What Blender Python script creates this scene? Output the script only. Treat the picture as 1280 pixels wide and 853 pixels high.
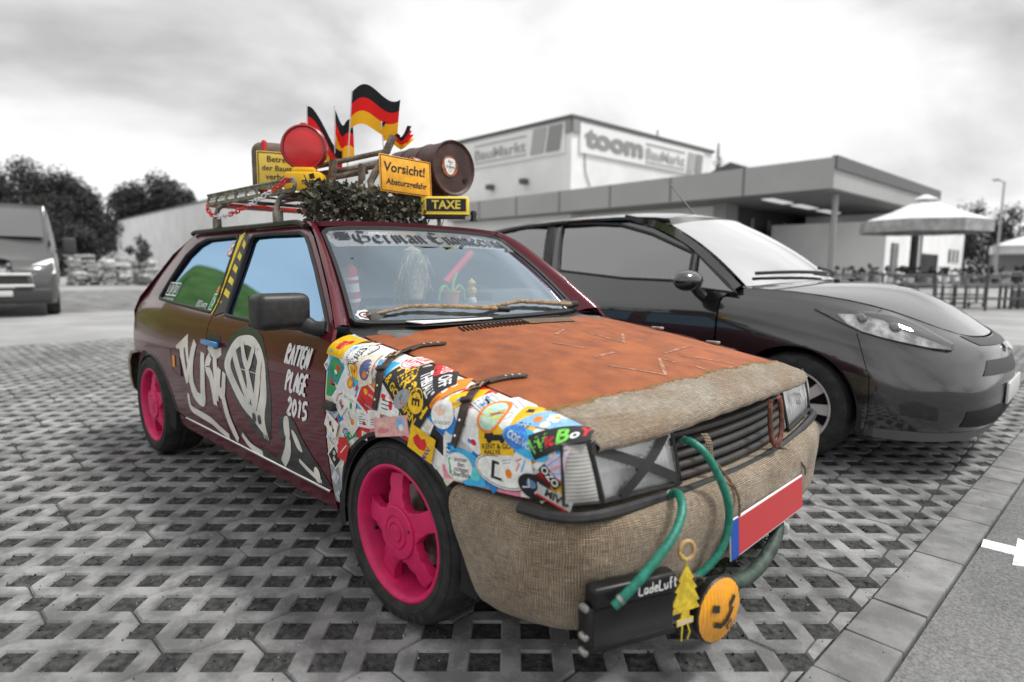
import bpy, bmesh, math, random
from mathutils import Vector, Matrix, Quaternion
from mathutils.geometry import delaunay_2d_cdt
R = math.radians
random.seed(7)
for o in list(bpy.data.objects): bpy.data.objects.remove(o)
SC = bpy.context.scene
COL = SC.collection

# ------------------------------------------------------------------ camera
# world frame: X forward and Y left of the decorated car, origin on the ground under its front axle
CAMPOS = Vector((1.43945, -1.78102, 1.05805)); YAW, PITCH, ROLL = R(134.316), R(-6.9299), R(.4362)
fv = Vector((math.cos(YAW)*math.cos(PITCH), math.sin(YAW)*math.cos(PITCH), math.sin(PITCH)))
r0 = Vector((math.sin(YAW), -math.cos(YAW), 0)); u0 = r0.cross(fv)
rv = r0*math.cos(ROLL)+u0*math.sin(ROLL); uv_ = -r0*math.sin(ROLL)+u0*math.cos(ROLL)
cd = bpy.data.cameras.new('camera'); cam = bpy.data.objects.new('camera', cd); COL.objects.link(cam)
cam.matrix_world = Matrix(((rv.x, uv_.x, -fv.x, CAMPOS.x), (rv.y, uv_.y, -fv.y, CAMPOS.y), (rv.z, uv_.z, -fv.z, CAMPOS.z), (0, 0, 0, 1)))
cd.sensor_width = 36; cd.lens = 36*763.42/1280; cd.clip_start = .05; cd.clip_end = 2000
cd.dof.use_dof = True; cd.dof.focus_distance = 2.15; cd.dof.aperture_fstop = 1.5
SC.camera = cam

# ------------------------------------------------------------------ sky: bright broken overcast
SUN_EL, SUN_AZ = 60, 42      # degrees; azimuth counted from +X towards +Y
w = bpy.data.worlds.new('World'); SC.world = w; w.use_nodes = True
nt = w.node_tree; N = nt.nodes; Lk = nt.links
for n in list(N): N.remove(n)
def wn(t, **k):
    n = N.new(t)
    for a, b in k.items(): setattr(n, a, b)
    return n
sky = wn('ShaderNodeTexSky', sky_type='NISHITA', sun_disc=False, sun_elevation=R(SUN_EL), sun_rotation=R(90-SUN_AZ), altitude=150, air_density=1.2, dust_density=2.5)
bw = wn('ShaderNodeRGBToBW'); Lk.new(sky.outputs[0], bw.inputs[0])
tc = wn('ShaderNodeTexCoord'); sep = wn('ShaderNodeSeparateXYZ'); Lk.new(tc.outputs['Generated'], sep.inputs[0])
zz = wn('ShaderNodeMath', operation='MAXIMUM'); Lk.new(sep.outputs[2], zz.inputs[0]); zz.inputs[1].default_value = 0
za = wn('ShaderNodeMath', operation='ADD'); Lk.new(zz.outputs[0], za.inputs[0]); za.inputs[1].default_value = .42
dv = wn('ShaderNodeVectorMath', operation='DIVIDE'); cz = wn('ShaderNodeCombineXYZ')
for i in range(3): Lk.new(za.outputs[0], cz.inputs[i])
Lk.new(tc.outputs['Generated'], dv.inputs[0]); Lk.new(cz.outputs[0], dv.inputs[1])
mp = wn('ShaderNodeMapping'); mp.inputs['Location'].default_value = (5, 2, 0); mp.inputs['Scale'].default_value = (1, 1.0, .25); Lk.new(dv.outputs[0], mp.inputs[0])
n1 = wn('ShaderNodeTexNoise'); n1.inputs['Scale'].default_value = 1.5; n1.inputs['Detail'].default_value = 6; n1.inputs['Roughness'].default_value = .5; n1.inputs['Distortion'].default_value = .35
Lk.new(mp.outputs[0], n1.inputs[0])
cr = wn('ShaderNodeValToRGB'); e = cr.color_ramp.elements
e[0].position = .28; e[0].color = (.46, .46, .46, 1); e[1].position = .60; e[1].color = (1.08, 1.08, 1.08, 1)
m_ = cr.color_ramp.elements.new(.45); m_.color = (.90, .90, .90, 1)
Lk.new(n1.outputs[0], cr.inputs[0])
cm = wn('ShaderNodeMath', operation='MULTIPLY'); Lk.new(cr.outputs[0], cm.inputs[0]); cm.inputs[1].default_value = 10.0
mx = wn('ShaderNodeMix', data_type='FLOAT'); mx.inputs[0].default_value = .86     # cloud cover over the clear sky
Lk.new(bw.outputs[0], mx.inputs[2]); Lk.new(cm.outputs[0], mx.inputs[3])
bg = wn('ShaderNodeBackground'); bg.inputs[1].default_value = .10; Lk.new(mx.outputs[0], bg.inputs[0])
wo = wn('ShaderNodeOutputWorld'); Lk.new(bg.outputs[0], wo.inputs[0])

# ------------------------------------------------------------------ veiled sun and exposure
sl = bpy.data.lights.new('sun', 'SUN'); sl.energy = 2.8; sl.angle = R(10); sl.color = (1, .985, .96)
so = bpy.data.objects.new('sun', sl); COL.objects.link(so)
sd = Vector((math.cos(R(SUN_AZ))*math.cos(R(SUN_EL)), math.sin(R(SUN_AZ))*math.cos(R(SUN_EL)), math.sin(R(SUN_EL))))
so.rotation_euler = sd.to_track_quat('Z', 'Y').to_euler(); so.location = sd*40
SC.view_settings.view_transform = 'Standard'; SC.view_settings.look = 'None'; SC.view_settings.exposure = .25; SC.view_settings.gamma = 1

# ------------------------------------------------------------------ materials
MATS = {}
def M(name, col=(.5, .5, .5), rough=.5, metal=0, spec=.5, var=0, vs=8, bump=0, bs=60, coat=0, col2=None, cpos=(.42, .6), rvar=0, det=6, trans=0, ior=1.45, emit=0, rnd=0, stretch=None, sheen=0, pos=False, big=0):
    if name in MATS: return MATS[name]
    m = bpy.data.materials.new(name); MATS[name] = m; m.use_nodes = True
    nt = m.node_tree; b = nt.nodes['Principled BSDF']; L = nt.links
    if isinstance(col, (int, float)): col = (col, col, col)
    b.inputs['Base Color'].default_value = (*col, 1); b.inputs['Roughness'].default_value = rough; b.inputs['Metallic'].default_value = metal
    b.inputs['Specular IOR Level'].default_value = spec; b.inputs['Coat Weight'].default_value = coat; b.inputs['Coat Roughness'].default_value = .04
    b.inputs['IOR'].default_value = ior
    if trans: b.inputs['Transmission Weight'].default_value = trans
    if sheen: b.inputs['Sheen Weight'].default_value = sheen
    if emit: b.inputs['Emission Color'].default_value = (*col, 1); b.inputs['Emission Strength'].default_value = emit
    t = nt.nodes.new('ShaderNodeTexCoord'); vec = t.outputs['Object']
    if pos: vec = nt.nodes.new('ShaderNodeNewGeometry').outputs['Position']
    if stretch:
        mpn = nt.nodes.new('ShaderNodeMapping'); mpn.inputs['Scale'].default_value = stretch; L.new(vec, mpn.inputs[0]); vec = mpn.outputs[0]
    if var or col2:
        n = nt.nodes.new('ShaderNodeTexNoise'); n.inputs['Scale'].default_value = vs; n.inputs['Detail'].default_value = det; n.inputs['Roughness'].default_value = .6
        L.new(vec, n.inputs[0])
        r = nt.nodes.new('ShaderNodeValToRGB'); e = r.color_ramp.elements
        e[0].position, e[1].position = cpos
        if col2 is None:
            e[0].color = (*[c*(1-var) for c in col], 1); e[1].color = (*[min(1, c*(1+var)) for c in col], 1)
        else:
            if isinstance(col2, (int, float)): col2 = (col2, col2, col2)
            e[0].color = (*col, 1); e[1].color = (*col2, 1)
        L.new(n.outputs[0], r.inputs[0]); out = r.outputs[0]
        if big:
            nb = nt.nodes.new('ShaderNodeTexNoise'); nb.inputs['Scale'].default_value = 1.1; nb.inputs['Detail'].default_value = 7; nb.inputs['Roughness'].default_value = .65; L.new(vec, nb.inputs[0])
            rb = nt.nodes.new('ShaderNodeValToRGB'); rb.color_ramp.elements[0].position = .36; rb.color_ramp.elements[1].position = .62; q_ = 1-big; rb.color_ramp.elements[0].color = (q_, q_, q_, 1); rb.color_ramp.elements[1].color = (1.1, 1.1, 1.1, 1); L.new(nb.outputs[0], rb.inputs[0])
            mb_ = nt.nodes.new('ShaderNodeMix'); mb_.data_type = 'RGBA'; mb_.blend_type = 'MULTIPLY'; mb_.inputs[0].default_value = 1; L.new(out, mb_.inputs[6]); L.new(rb.outputs[0], mb_.inputs[7]); out = mb_.outputs[2]
        if rnd:
            oi = nt.nodes.new('ShaderNodeObjectInfo'); mr = nt.nodes.new('ShaderNodeMapRange'); mr.inputs[3].default_value = 1-rnd; mr.inputs[4].default_value = 1+rnd
            L.new(oi.outputs['Random'], mr.inputs[0]); hv = nt.nodes.new('ShaderNodeHueSaturation'); L.new(mr.outputs[0], hv.inputs['Value']); L.new(out, hv.inputs['Color']); out = hv.outputs[0]
        L.new(out, b.inputs['Base Color'])
        if rvar:
            mr = nt.nodes.new('ShaderNodeMapRange'); mr.inputs[3].default_value = rough-rvar; mr.inputs[4].default_value = rough+rvar
            L.new(n.outputs[0], mr.inputs[0]); L.new(mr.outputs[0], b.inputs['Roughness'])
    if bump:
        n = nt.nodes.new('ShaderNodeTexNoise'); n.inputs['Scale'].default_value = bs; n.inputs['Detail'].default_value = 5; L.new(vec, n.inputs[0])
        bp = nt.nodes.new('ShaderNodeBump'); bp.inputs['Strength'].default_value = bump; bp.inputs['Distance'].default_value = .01
        L.new(n.outputs[0], bp.inputs['Height']); L.new(bp.outputs[0], b.inputs['Normal'])
    return m
def ink(c):  # print colours for decals
    return M('print_%.3f_%.3f_%.3f' % c, c, .38, spec=.4, var=.10, vs=60, big=.22, bump=.05, bs=40)
def glass_mat(name, tint, refl, ior=1.55, body=(.6, .65, .66)):
    m = bpy.data.materials.new(name); MATS[name] = m; m.use_nodes = True; nt = m.node_tree
    for n in list(nt.nodes): nt.nodes.remove(n)
    o = nt.nodes.new('ShaderNodeOutputMaterial'); mix = nt.nodes.new('ShaderNodeMixShader'); fr = nt.nodes.new('ShaderNodeFresnel'); fr.inputs[0].default_value = ior
    tr = nt.nodes.new('ShaderNodeBsdfTransparent'); tr.inputs[0].default_value = (*body, 1); gl = nt.nodes.new('ShaderNodeBsdfGlossy'); gl.inputs['Roughness'].default_value = .015; gl.inputs[0].default_value = (*tint, 1)
    ml = nt.nodes.new('ShaderNodeMath'); ml.operation = 'MULTIPLY_ADD'; ml.inputs[1].default_value = 1; ml.inputs[2].default_value = refl; ml.use_clamp = True
    nt.links.new(fr.outputs[0], ml.inputs[0]); nt.links.new(ml.outputs[0], mix.inputs[0]); nt.links.new(tr.outputs[0], mix.inputs[1]); nt.links.new(gl.outputs[0], mix.inputs[2]); nt.links.new(mix.outputs[0], o.inputs[0])
    return m
def burlap_mat(name, c1, c2, su=230, dirt=.35):
    m = bpy.data.materials.new(name); MATS[name] = m; m.use_nodes = True; nt = m.node_tree; L = nt.links; b = nt.nodes['Principled BSDF']
    b.inputs['Roughness'].default_value = .95; b.inputs['Specular IOR Level'].default_value = .15; b.inputs['Sheen Weight'].default_value = .25
    uv = nt.nodes.new('ShaderNodeUVMap'); no = nt.nodes.new('ShaderNodeTexNoise'); no.inputs['Scale'].default_value = 14; no.inputs['Detail'].default_value = 3; L.new(uv.outputs[0], no.inputs[0])
    vm = nt.nodes.new('ShaderNodeVectorMath'); vm.operation = 'SCALE'; vm.inputs['Scale'].default_value = .012; L.new(no.outputs['Color'], vm.inputs[0])
    va = nt.nodes.new('ShaderNodeVectorMath'); va.operation = 'ADD'; L.new(uv.outputs[0], va.inputs[0]); L.new(vm.outputs[0], va.inputs[1])
    ws_ = []
    for d, s in (('X', su), ('Y', su*1.1)):
        wv = nt.nodes.new('ShaderNodeTexWave'); wv.wave_type = 'BANDS'; wv.bands_direction = d; wv.inputs['Scale'].default_value = s/6.283; wv.inputs['Distortion'].default_value = 1.2; wv.inputs['Detail'].default_value = 2; wv.inputs['Detail Scale'].default_value = 3
        L.new(va.outputs[0], wv.inputs[0]); ws_.append(wv.outputs['Fac'])
    ad = nt.nodes.new('ShaderNodeMath'); ad.operation = 'MULTIPLY'; L.new(ws_[0], ad.inputs[0]); L.new(ws_[1], ad.inputs[1])
    r = nt.nodes.new('ShaderNodeValToRGB'); r.color_ramp.elements[0].color = (*[c*.22 for c in c1], 1); r.color_ramp.elements[1].color = (*c1, 1); r.color_ramp.elements[0].position = .0; r.color_ramp.elements[1].position = .55; L.new(ad.outputs[0], r.inputs[0])
    n2 = nt.nodes.new('ShaderNodeTexNoise'); n2.inputs['Scale'].default_value = 5; n2.inputs['Detail'].default_value = 7; L.new(uv.outputs[0], n2.inputs[0])
    r2 = nt.nodes.new('ShaderNodeValToRGB'); r2.color_ramp.elements[0].color = (*[c2[i]/c1[i] for i in range(3)], 1); r2.color_ramp.elements[1].color = (1, 1, 1, 1); r2.color_ramp.elements[0].position = .38; r2.color_ramp.elements[1].position = .62; L.new(n2.outputs[0], r2.inputs[0])
    prev = r.outputs[0]
    for sc_ in ((420, 26, 1), (26, 420, 1), (900, 900, 1)):     # slubs and loose threads
        mpn = nt.nodes.new('ShaderNodeMapping'); mpn.inputs['Scale'].default_value = sc_; L.new(va.outputs[0], mpn.inputs[0]); n3 = nt.nodes.new('ShaderNodeTexNoise'); n3.inputs['Scale'].default_value = 1; n3.inputs['Detail'].default_value = 2; L.new(mpn.outputs[0], n3.inputs[0])
        r3 = nt.nodes.new('ShaderNodeValToRGB'); r3.color_ramp.elements[0].position = .33; r3.color_ramp.elements[1].position = .66; r3.color_ramp.elements[0].color = (.45, .43, .40, 1); r3.color_ramp.elements[1].color = (1.18, 1.16, 1.12, 1); L.new(n3.outputs[0], r3.inputs[0])
        m3 = nt.nodes.new('ShaderNodeMix'); m3.data_type = 'RGBA'; m3.blend_type = 'MULTIPLY'; m3.inputs[0].default_value = .8; L.new(prev, m3.inputs[6]); L.new(r3.outputs[0], m3.inputs[7]); prev = m3.outputs[2]
    mm = nt.nodes.new('ShaderNodeMix'); mm.data_type = 'RGBA'; mm.blend_type = 'MULTIPLY'; mm.inputs[0].default_value = 1; L.new(prev, mm.inputs[6]); L.new(r2.outputs[0], mm.inputs[7]); L.new(mm.outputs[2], b.inputs['Base Color'])
    bp = nt.nodes.new('ShaderNodeBump'); bp.inputs['Strength'].default_value = .8; bp.inputs['Distance'].default_value = .004; L.new(ad.outputs[0], bp.inputs['Height'])
    mpw = nt.nodes.new('ShaderNodeMapping'); mpw.inputs['Scale'].default_value = (5, 14, 1); L.new(uv.outputs[0], mpw.inputs[0]); nw = nt.nodes.new('ShaderNodeTexNoise'); nw.inputs['Scale'].default_value = 1; nw.inputs['Detail'].default_value = 3; nw.inputs['Distortion'].default_value = .8; L.new(mpw.outputs[0], nw.inputs[0]); bw_ = nt.nodes.new('ShaderNodeBump'); bw_.inputs['Strength'].default_value = .55; bw_.inputs['Distance'].default_value = .03; L.new(nw.outputs[0], bw_.inputs['Height']); L.new(bw_.outputs[0], bp.inputs['Normal']); L.new(bp.outputs[0], b.inputs['Normal'])
    return m

# ------------------------------------------------------------------ object helpers
def tag(o, label=None, cat=None, group=None, kind=None):
    if label: o['label'] = label
    if cat: o['category'] = cat
    if group: o['group'] = group
    if kind: o['kind'] = kind
    return o
def empty(name, loc=(0, 0, 0), rz=0, parent=None, rot=None):
    o = bpy.data.objects.new(name, None); COL.objects.link(o); o.location = loc; o.rotation_euler = rot or (0, 0, rz); o.parent = parent; o.empty_display_size = .1
    return o
def link_mesh(name, me, parent=None):
    o = bpy.data.objects.new(name, me); COL.objects.link(o); o.parent = parent; return o
def copy_tree(o, parent=None):
    c = o.copy(); COL.objects.link(c); c.parent = parent
    for ch in list(o.children): copy_tree(ch, c)
    return c
class MB:
    """collects shapes, builds ONE mesh object"""
    def __init__(s): s.v = []; s.f = []; s.m = []; s.uv = {}; s.cur = 0
    def add(s, vs, fs, T=None):
        b = len(s.v)
        for p in vs:
            p = Vector(p); s.v.append(T @ p if T else p)
        for f in fs: s.f.append([b+i for i in f]); s.m.append(s.cur)
        return s
    def mat(s, i): s.cur = i; return s
    def box(s, c, d, T=None, tap=(1, 1)):
        x, y, z = d[0]/2, d[1]/2, d[2]/2; c = Vector(c); a, b = tap
        vs = [c+Vector(q) for q in ((-x, -y, -z), (x, -y, -z), (x, y, -z), (-x, y, -z), (-x*a, -y*b, z), (x*a, -y*b, z), (x*a, y*b, z), (-x*a, y*b, z))]
        return s.add(vs, [(3, 2, 1, 0), (4, 5, 6, 7), (0, 1, 5, 4), (1, 2, 6, 5), (2, 3, 7, 6), (3, 0, 4, 7)], T)
    def rbox(s, c, d, r=.01, T=None, seg=2):
        bm = bmesh.new(); bmesh.ops.create_cube(bm, size=1)
        for v in bm.verts: v.co = Vector((v.co.x*d[0], v.co.y*d[1], v.co.z*d[2]))
        bmesh.ops.bevel(bm, geom=bm.edges[:], offset=min(r, min(d)*.49), segments=seg, profile=.5, affect='EDGES')
        bm.verts.index_update(); c = Vector(c)
        s.add([c+v.co for v in bm.verts], [[v.index for v in f.verts] for f in bm.faces], T); bm.free(); return s
    def tube(s, path, r, n=8, T=None, caps=True, closed=False):
        P = [Vector(p) for p in path]; k = len(P); rs = r if isinstance(r, (list, tuple)) else [r]*k
        vs = []; up = None
        for i in range(k):
            if closed: t = (P[(i+1) % k]-P[i-1]).normalized()
            else: t = (P[min(i+1, k-1)]-P[max(i-1, 0)]).normalized()
            if up is None: up = Vector((0, 0, 1)) if abs(t.z) < .9 else Vector((1, 0, 0))
            up = (up-t*up.dot(t)).normalized(); sd = t.cross(up)
            for j in range(n):
                a = 2*math.pi*j/n; vs.append(P[i]+(up*math.cos(a)+sd*math.sin(a))*rs[i])
        fs = []
        for i in range(k if closed else k-1):
            i2 = (i+1) % k
            for j in range(n): fs.append((i*n+j, i2*n+j, i2*n+(j+1) % n, i*n+(j+1) % n))
        if caps and not closed: fs.append(list(range(n))); fs.append([(k-1)*n+j for j in reversed(range(n))])
        return s.add(vs, fs, T)
    def lathe(s, prof, n=32, T=None, arc=None, closed=False):  # prof (r,h); axis local Z
        vs = []; k = len(prof); a0, a1 = arc or (0, 2*math.pi); full = arc is None; m = n if full else n+1
        for j in range(m):
            a = a0+(a1-a0)*j/n; c, si = math.cos(a), math.sin(a)
            for r, h in prof: vs.append((r*c, r*si, h))
        fs = []
        for j in range(n):
            j2 = (j+1) % m
            for i in range(k if closed else k-1):
                i2 = (i+1) % k; fs.append((j*k+i, j2*k+i, j2*k+i2, j*k+i2))
        return s.add(vs, fs, T)
    def prism(s, poly, h0, h1, T=None):
        k = len(poly); vs = [(x, y, h0) for x, y in poly]+[(x, y, h1) for x, y in poly]
        fs = [list(reversed(range(k))), list(range(k, 2*k))]+[(i, (i+1) % k, k+(i+1) % k, k+i) for i in range(k)]
        return s.add(vs, fs, T)
    def grid(s, rows, T=None, flip=False, closed=False, uv=None):
        n = len(rows[0]); vs = [p for r_ in rows for p in r_]; fs = []
        b = len(s.v)
        for i in range(len(rows)-1):
            for j in range(n if closed else n-1):
                j2 = (j+1) % n; q = (i*n+j, i*n+j2, (i+1)*n+j2, (i+1)*n+j)
                fs.append(tuple(reversed(q)) if flip else q)
        if uv:
            for i, r_ in enumerate(uv):
                for j, p in enumerate(r_): s.uv[b+i*n+j] = p
        return s.add(vs, fs, T)
    def build(s, name, mats, parent=None, angle=38, smooth=True):
        me = bpy.data.meshes.new(name); me.from_pydata([tuple(p) for p in s.v], [], s.f)
        for m in (mats if isinstance(mats, (list, tuple)) else [mats]): me.materials.append(m)
        me.polygons.foreach_set('material_index', s.m)
        if s.uv:
            ul = me.uv_layers.new(name='UVMap')
            for lp in me.loops: ul.data[lp.index].uv = s.uv.get(lp.vertex_index, (0, 0))
        if smooth:
            me.polygons.foreach_set('use_smooth', [True]*len(me.polygons)); me.set_sharp_from_angle(angle=R(angle))
        me.update()
        return link_mesh(name, me, parent)
def TR(loc=(0, 0, 0), rx=0, ry=0, rz=0, sc=1):
    return Matrix.Translation(loc) @ Matrix.Rotation(rz, 4, 'Z') @ Matrix.Rotation(ry, 4, 'Y') @ Matrix.Rotation(rx, 4, 'X') @ Matrix.Scale(sc, 4)
def FR(o, x, y, z=None):  # frame from origin and two axis vectors
    x = Vector(x).normalized(); y = Vector(y); y = (y-x*x.dot(y)).normalized(); z = x.cross(y)
    return Matrix(((x.x, y.x, z.x, o[0]), (x.y, y.y, z.y, o[1]), (x.z, y.z, z.z, o[2]), (0, 0, 0, 1)))
def spline(P, n=8, closed=False):
    P = [Vector(p) for p in P]; k = len(P); out = []
    for i in range(k if closed else k-1):
        if closed: a, b, c, d = P[i-1], P[i], P[(i+1) % k], P[(i+2) % k]
        else: a, b, c, d = P[max(i-1, 0)], P[i], P[i+1], P[min(i+2, k-1)]
        for j in range(n):
            t = j/n; out.append(.5*((2*b)+(c-a)*t+(2*a-5*b+4*c-d)*t*t+(3*b-a-3*c+d)*t**3))
    if not closed: out.append(P[-1])
    return out
def s2(P, n=6, closed=False): return [(p.x, p.y) for p in spline([(a, b, 0) for a, b in P], n, closed)]
# ---- 2D outline -> triangles laid on a curved surface
def resample(o, step):
    out = []
    for i in range(len(o)):
        a, b = o[i], o[(i+1) % len(o)]; d = math.hypot(b[0]-a[0], b[1]-a[1]); k = max(1, int(math.ceil(d/step)))
        for j in range(k): out.append((a[0]+(b[0]-a[0])*j/k, a[1]+(b[1]-a[1])*j/k))
    return out
def inside(p, o):
    x, y = p; c = False
    for i in range(len(o)):
        x1, y1 = o[i]; x2, y2 = o[i-1]
        if (y1 > y) != (y2 > y) and x < (x2-x1)*(y-y1)/(y2-y1)+x1: c = not c
    return c
def near(p, o, d):
    for q in o:
        if abs(q[0]-p[0]) < d and abs(q[1]-p[1]) < d: return True
    return False
def cdt(outline, holes=(), step=.04):
    loops = [resample(outline, step)]+[resample(h, step) for h in holes]
    pts = []; edges = []
    for l in loops:
        b = len(pts); pts += l; edges += [(b+i, b+(i+1) % len(l)) for i in range(len(l))]
    bd = list(pts)
    xs = [p[0] for p in loops[0]]; ys = [p[1] for p in loops[0]]
    y = min(ys)+step*.5; row = 0
    while y < max(ys):
        x = min(xs)+(step*.5 if row % 2 else step)
        while x < max(xs):
            if inside((x, y), loops[0]) and not any(inside((x, y), h) for h in loops[1:]) and not near((x, y), bd, step*.4): pts.append((x, y))
            x += step
        y += step*.87; row += 1
    r_ = delaunay_2d_cdt([Vector(p) for p in pts], edges, [], 0, 1e-6)
    vs, fs = r_[0], r_[2]; out = []
    for f in fs:
        c = (sum(vs[i].x for i in f)/3, sum(vs[i].y for i in f)/3)
        if inside(c, loops[0]) and not any(inside(c, h) for h in loops[1:]):
            a, b, d = (vs[i] for i in f)
            out.append(tuple(f) if (b-a).cross(d-a) > 0 else tuple(reversed(f)))
    return [(v.x, v.y) for v in vs], out
def snormal(S, u, v, sg, e=.002):
    a = Vector(S(u+e, v))-Vector(S(u-e, v)); b = Vector(S(u, v+e))-Vector(S(u, v-e)); n = a.cross(b)
    return n.normalized()*sg if n.length > 1e-12 else Vector((0, 0, 1))
def panel(name, outline, S, mat, parent, holes=(), step=.05, thick=.014, off=0, sg=1, mirror=False, uv=False):
    """sheet with rim: outline in (u,v) mapped by S; sg=+1 when du x dv points outwards"""
    P, F = cdt(outline, holes, step); vs = []; ns = []
    for u, v in P:
        n = snormal(S, u, v, sg); p = Vector(S(u, v))+n*off; vs.append(p); ns.append(n)
    if sg < 0: F = [tuple(reversed(f)) for f in F]
    nv = len(vs); fs = [list(f) for f in F]; allv = list(vs); alln = list(ns)
    if thick:
        ec = {}
        for f in F:
            for i in range(3): ec[(f[i], f[(i+1) % 3])] = 1
        bnd = [e_ for e_ in ec if (e_[1], e_[0]) not in ec]; mp_ = {}
        for a, b in bnd:
            for q in (a, b):
                if (q, 0) not in mp_:
                    mp_[(q, 0)] = len(allv); allv.append(vs[q]); alln.append(None); mp_[(q, 1)] = len(allv); allv.append(vs[q]-ns[q]*thick); alln.append(None)
            fs.append([mp_[(b, 0)], mp_[(a, 0)], mp_[(a, 1)], mp_[(b, 1)]])
    if mirror:
        allv = [Vector((p.x, -p.y, p.z)) for p in allv]; alln = [None if n is None else Vector((n.x, -n.y, n.z)) for n in alln]; fs = [list(reversed(f)) for f in fs]
    me = bpy.data.meshes.new(name); me.from_pydata([tuple(p) for p in allv], [], fs); me.materials.append(mat)
    me.polygons.foreach_set('use_smooth', [True]*len(me.polygons)); me.update()
    if uv:
        ul = me.uv_layers.new(name='UVMap')
        for lp in me.loops:
            i = lp.vertex_index; ul.data[lp.index].uv = P[i] if i < nv else (0, 0)
    vn = [me.vertices[i].normal.copy() if n is None else n for i, n in enumerate(alln)]
    me.normals_split_custom_set_from_vertices([tuple(n) for n in vn])
    return link_mesh(name, me, parent)
# ---- flat print shapes in local 2D metres: (verts, faces, colour)
def sh_poly(o, c, step=.03): v, f = cdt(o, (), step); return (v, f, c)
def sh_ring(o, hole, c, step=.03): v, f = cdt(o, (hole,), step); return (v, f, c)
def circ(cx, cy, rx, ry=None, n=28, a0=0): ry = ry or rx; return [(cx+rx*math.cos(a0+2*math.pi*i/n), cy+ry*math.sin(a0+2*math.pi*i/n)) for i in range(n)]
def rect(x0, y0, x1, y1): return [(x0, y0), (x1, y0), (x1, y1), (x0, y1)]
def sh_stroke(P, w, c, taper=False):
    vs = []; fs = []; k = len(P); ws_ = w if isinstance(w, (list, tuple)) else [w]*k
    for i in range(k):
        a = P[max(i-1, 0)]; b = P[min(i+1, k-1)]; dx, dy = b[0]-a[0], b[1]-a[1]; d = math.hypot(dx, dy) or 1; nx, ny = -dy/d*ws_[i]/2, dx/d*ws_[i]/2
        vs += [(P[i][0]+nx, P[i][1]+ny), (P[i][0]-nx, P[i][1]-ny)]
    for i in range(k-1): fs.append((2*i, 2*i+1, 2*i+3, 2*i+2))
    return (vs, fs, c)
_TX = {}
def sh_text(t, size, c, cx=0, cy=0, rot=0, wide=1, bold=.0, shear=0):
    k = (t, bold, shear)
    if k not in _TX:
        cu = bpy.data.curves.new('t', 'FONT'); cu.body = t; cu.size = 1; cu.align_x = 'CENTER'; cu.align_y = 'CENTER'; cu.offset = bold; cu.shear = shear; cu.resolution_u = 3
        ob = bpy.data.objects.new('t', cu); COL.objects.link(ob); dg = bpy.context.evaluated_depsgraph_get(); me = ob.evaluated_get(dg).to_mesh()
        _TX[k] = ([(v.co.x, v.co.y) for v in me.vertices], [tuple(p.vertices) for p in me.polygons]); ob.evaluated_get(dg).to_mesh_clear(); bpy.data.objects.remove(ob); bpy.data.curves.remove(cu)
    V, F = _TX[k]; ca, sa = math.cos(rot), math.sin(rot); out = []
    for x, y in V:
        x *= size*wide; y *= size; out.append((cx+x*ca-y*sa, cy+x*sa+y*ca))
    return (out, [f for f in F], c)
def tess(V, F, mx_):
    V = list(V); T = []
    for f in F:
        for i in range(1, len(f)-1): T.append((f[0], f[i], f[i+1]))
    for it in range(6):
        mid = {}; out = []; ch = False
        def m(a, b):
            k = (min(a, b), max(a, b))
            if math.hypot(V[a][0]-V[b][0], V[a][1]-V[b][1]) <= mx_: return None
            if k not in mid: mid[k] = len(V); V.append(((V[a][0]+V[b][0])/2, (V[a][1]+V[b][1])/2))
            return mid[k]
        for a, b, c in T:
            x, y, z = m(a, b), m(b, c), m(c, a); n = sum(q is not None for q in (x, y, z))
            if n == 0: out.append((a, b, c)); continue
            ch = True
            if n == 3: out += [(a, x, z), (x, b, y), (z, y, c), (x, y, z)]
            else:
                P = [a]+([x] if x is not None else [])+[b]+([y] if y is not None else [])+[c]+([z] if z is not None else [])
                s = next(i for i, q in enumerate(P) if q not in (a, b, c)); P = P[s:]+P[:s]
                for i in range(1, len(P)-1): out.append((P[0], P[i], P[i+1]))
        T = out
        if not ch: break
    return V, T
def decal(name, parent, S, shapes, cu=0, cv=0, rot=0, off=.0012, sg=1, gap=.00035, fine=0, sc=1):
    mb = MB(); cols = []; ca, sa = math.cos(rot), math.sin(rot)
    for k, (V, F, c) in enumerate(shapes):
        if c not in cols: cols.append(c)
        if fine: V, F = tess(V, F, fine/sc)
        mb.mat(cols.index(c)); pts = []
        for x, y in V:
            x *= sc; y *= sc
            u, v = cu+x*ca-y*sa, cv+x*sa+y*ca; n = snormal(S, u, v, sg); pts.append(Vector(S(u, v))+n*(off+k*gap))
        mb.add(pts, [f if sg > 0 else tuple(reversed(f)) for f in F])
    return mb.build(name, [c if isinstance(c, bpy.types.Material) else ink(c) for c in cols], parent)
def pch(xs,ys):
    n=len(xs); h=[xs[i+1]-xs[i] for i in range(n-1)]; d=[(ys[i+1]-ys[i])/h[i] for i in range(n-1)]
    m=[d[0]]+[0 if d[i-1]*d[i]<=0 else 2*d[i-1]*d[i]/(d[i-1]+d[i]) for i in range(1,n-1)]+[d[-1]]
    def f(x):
        if x<=xs[0]: return ys[0]+m[0]*(x-xs[0])
        if x>=xs[-1]: return ys[-1]+m[-1]*(x-xs[-1])
        i=0
        while x>xs[i+1]: i+=1
        t=(x-xs[i])/h[i]; a=1-t
        return ys[i]*a*a*(1+2*t)+ys[i+1]*t*t*(3-2*t)+h[i]*t*a*(m[i]*a-m[i+1]*t)
    return f
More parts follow.
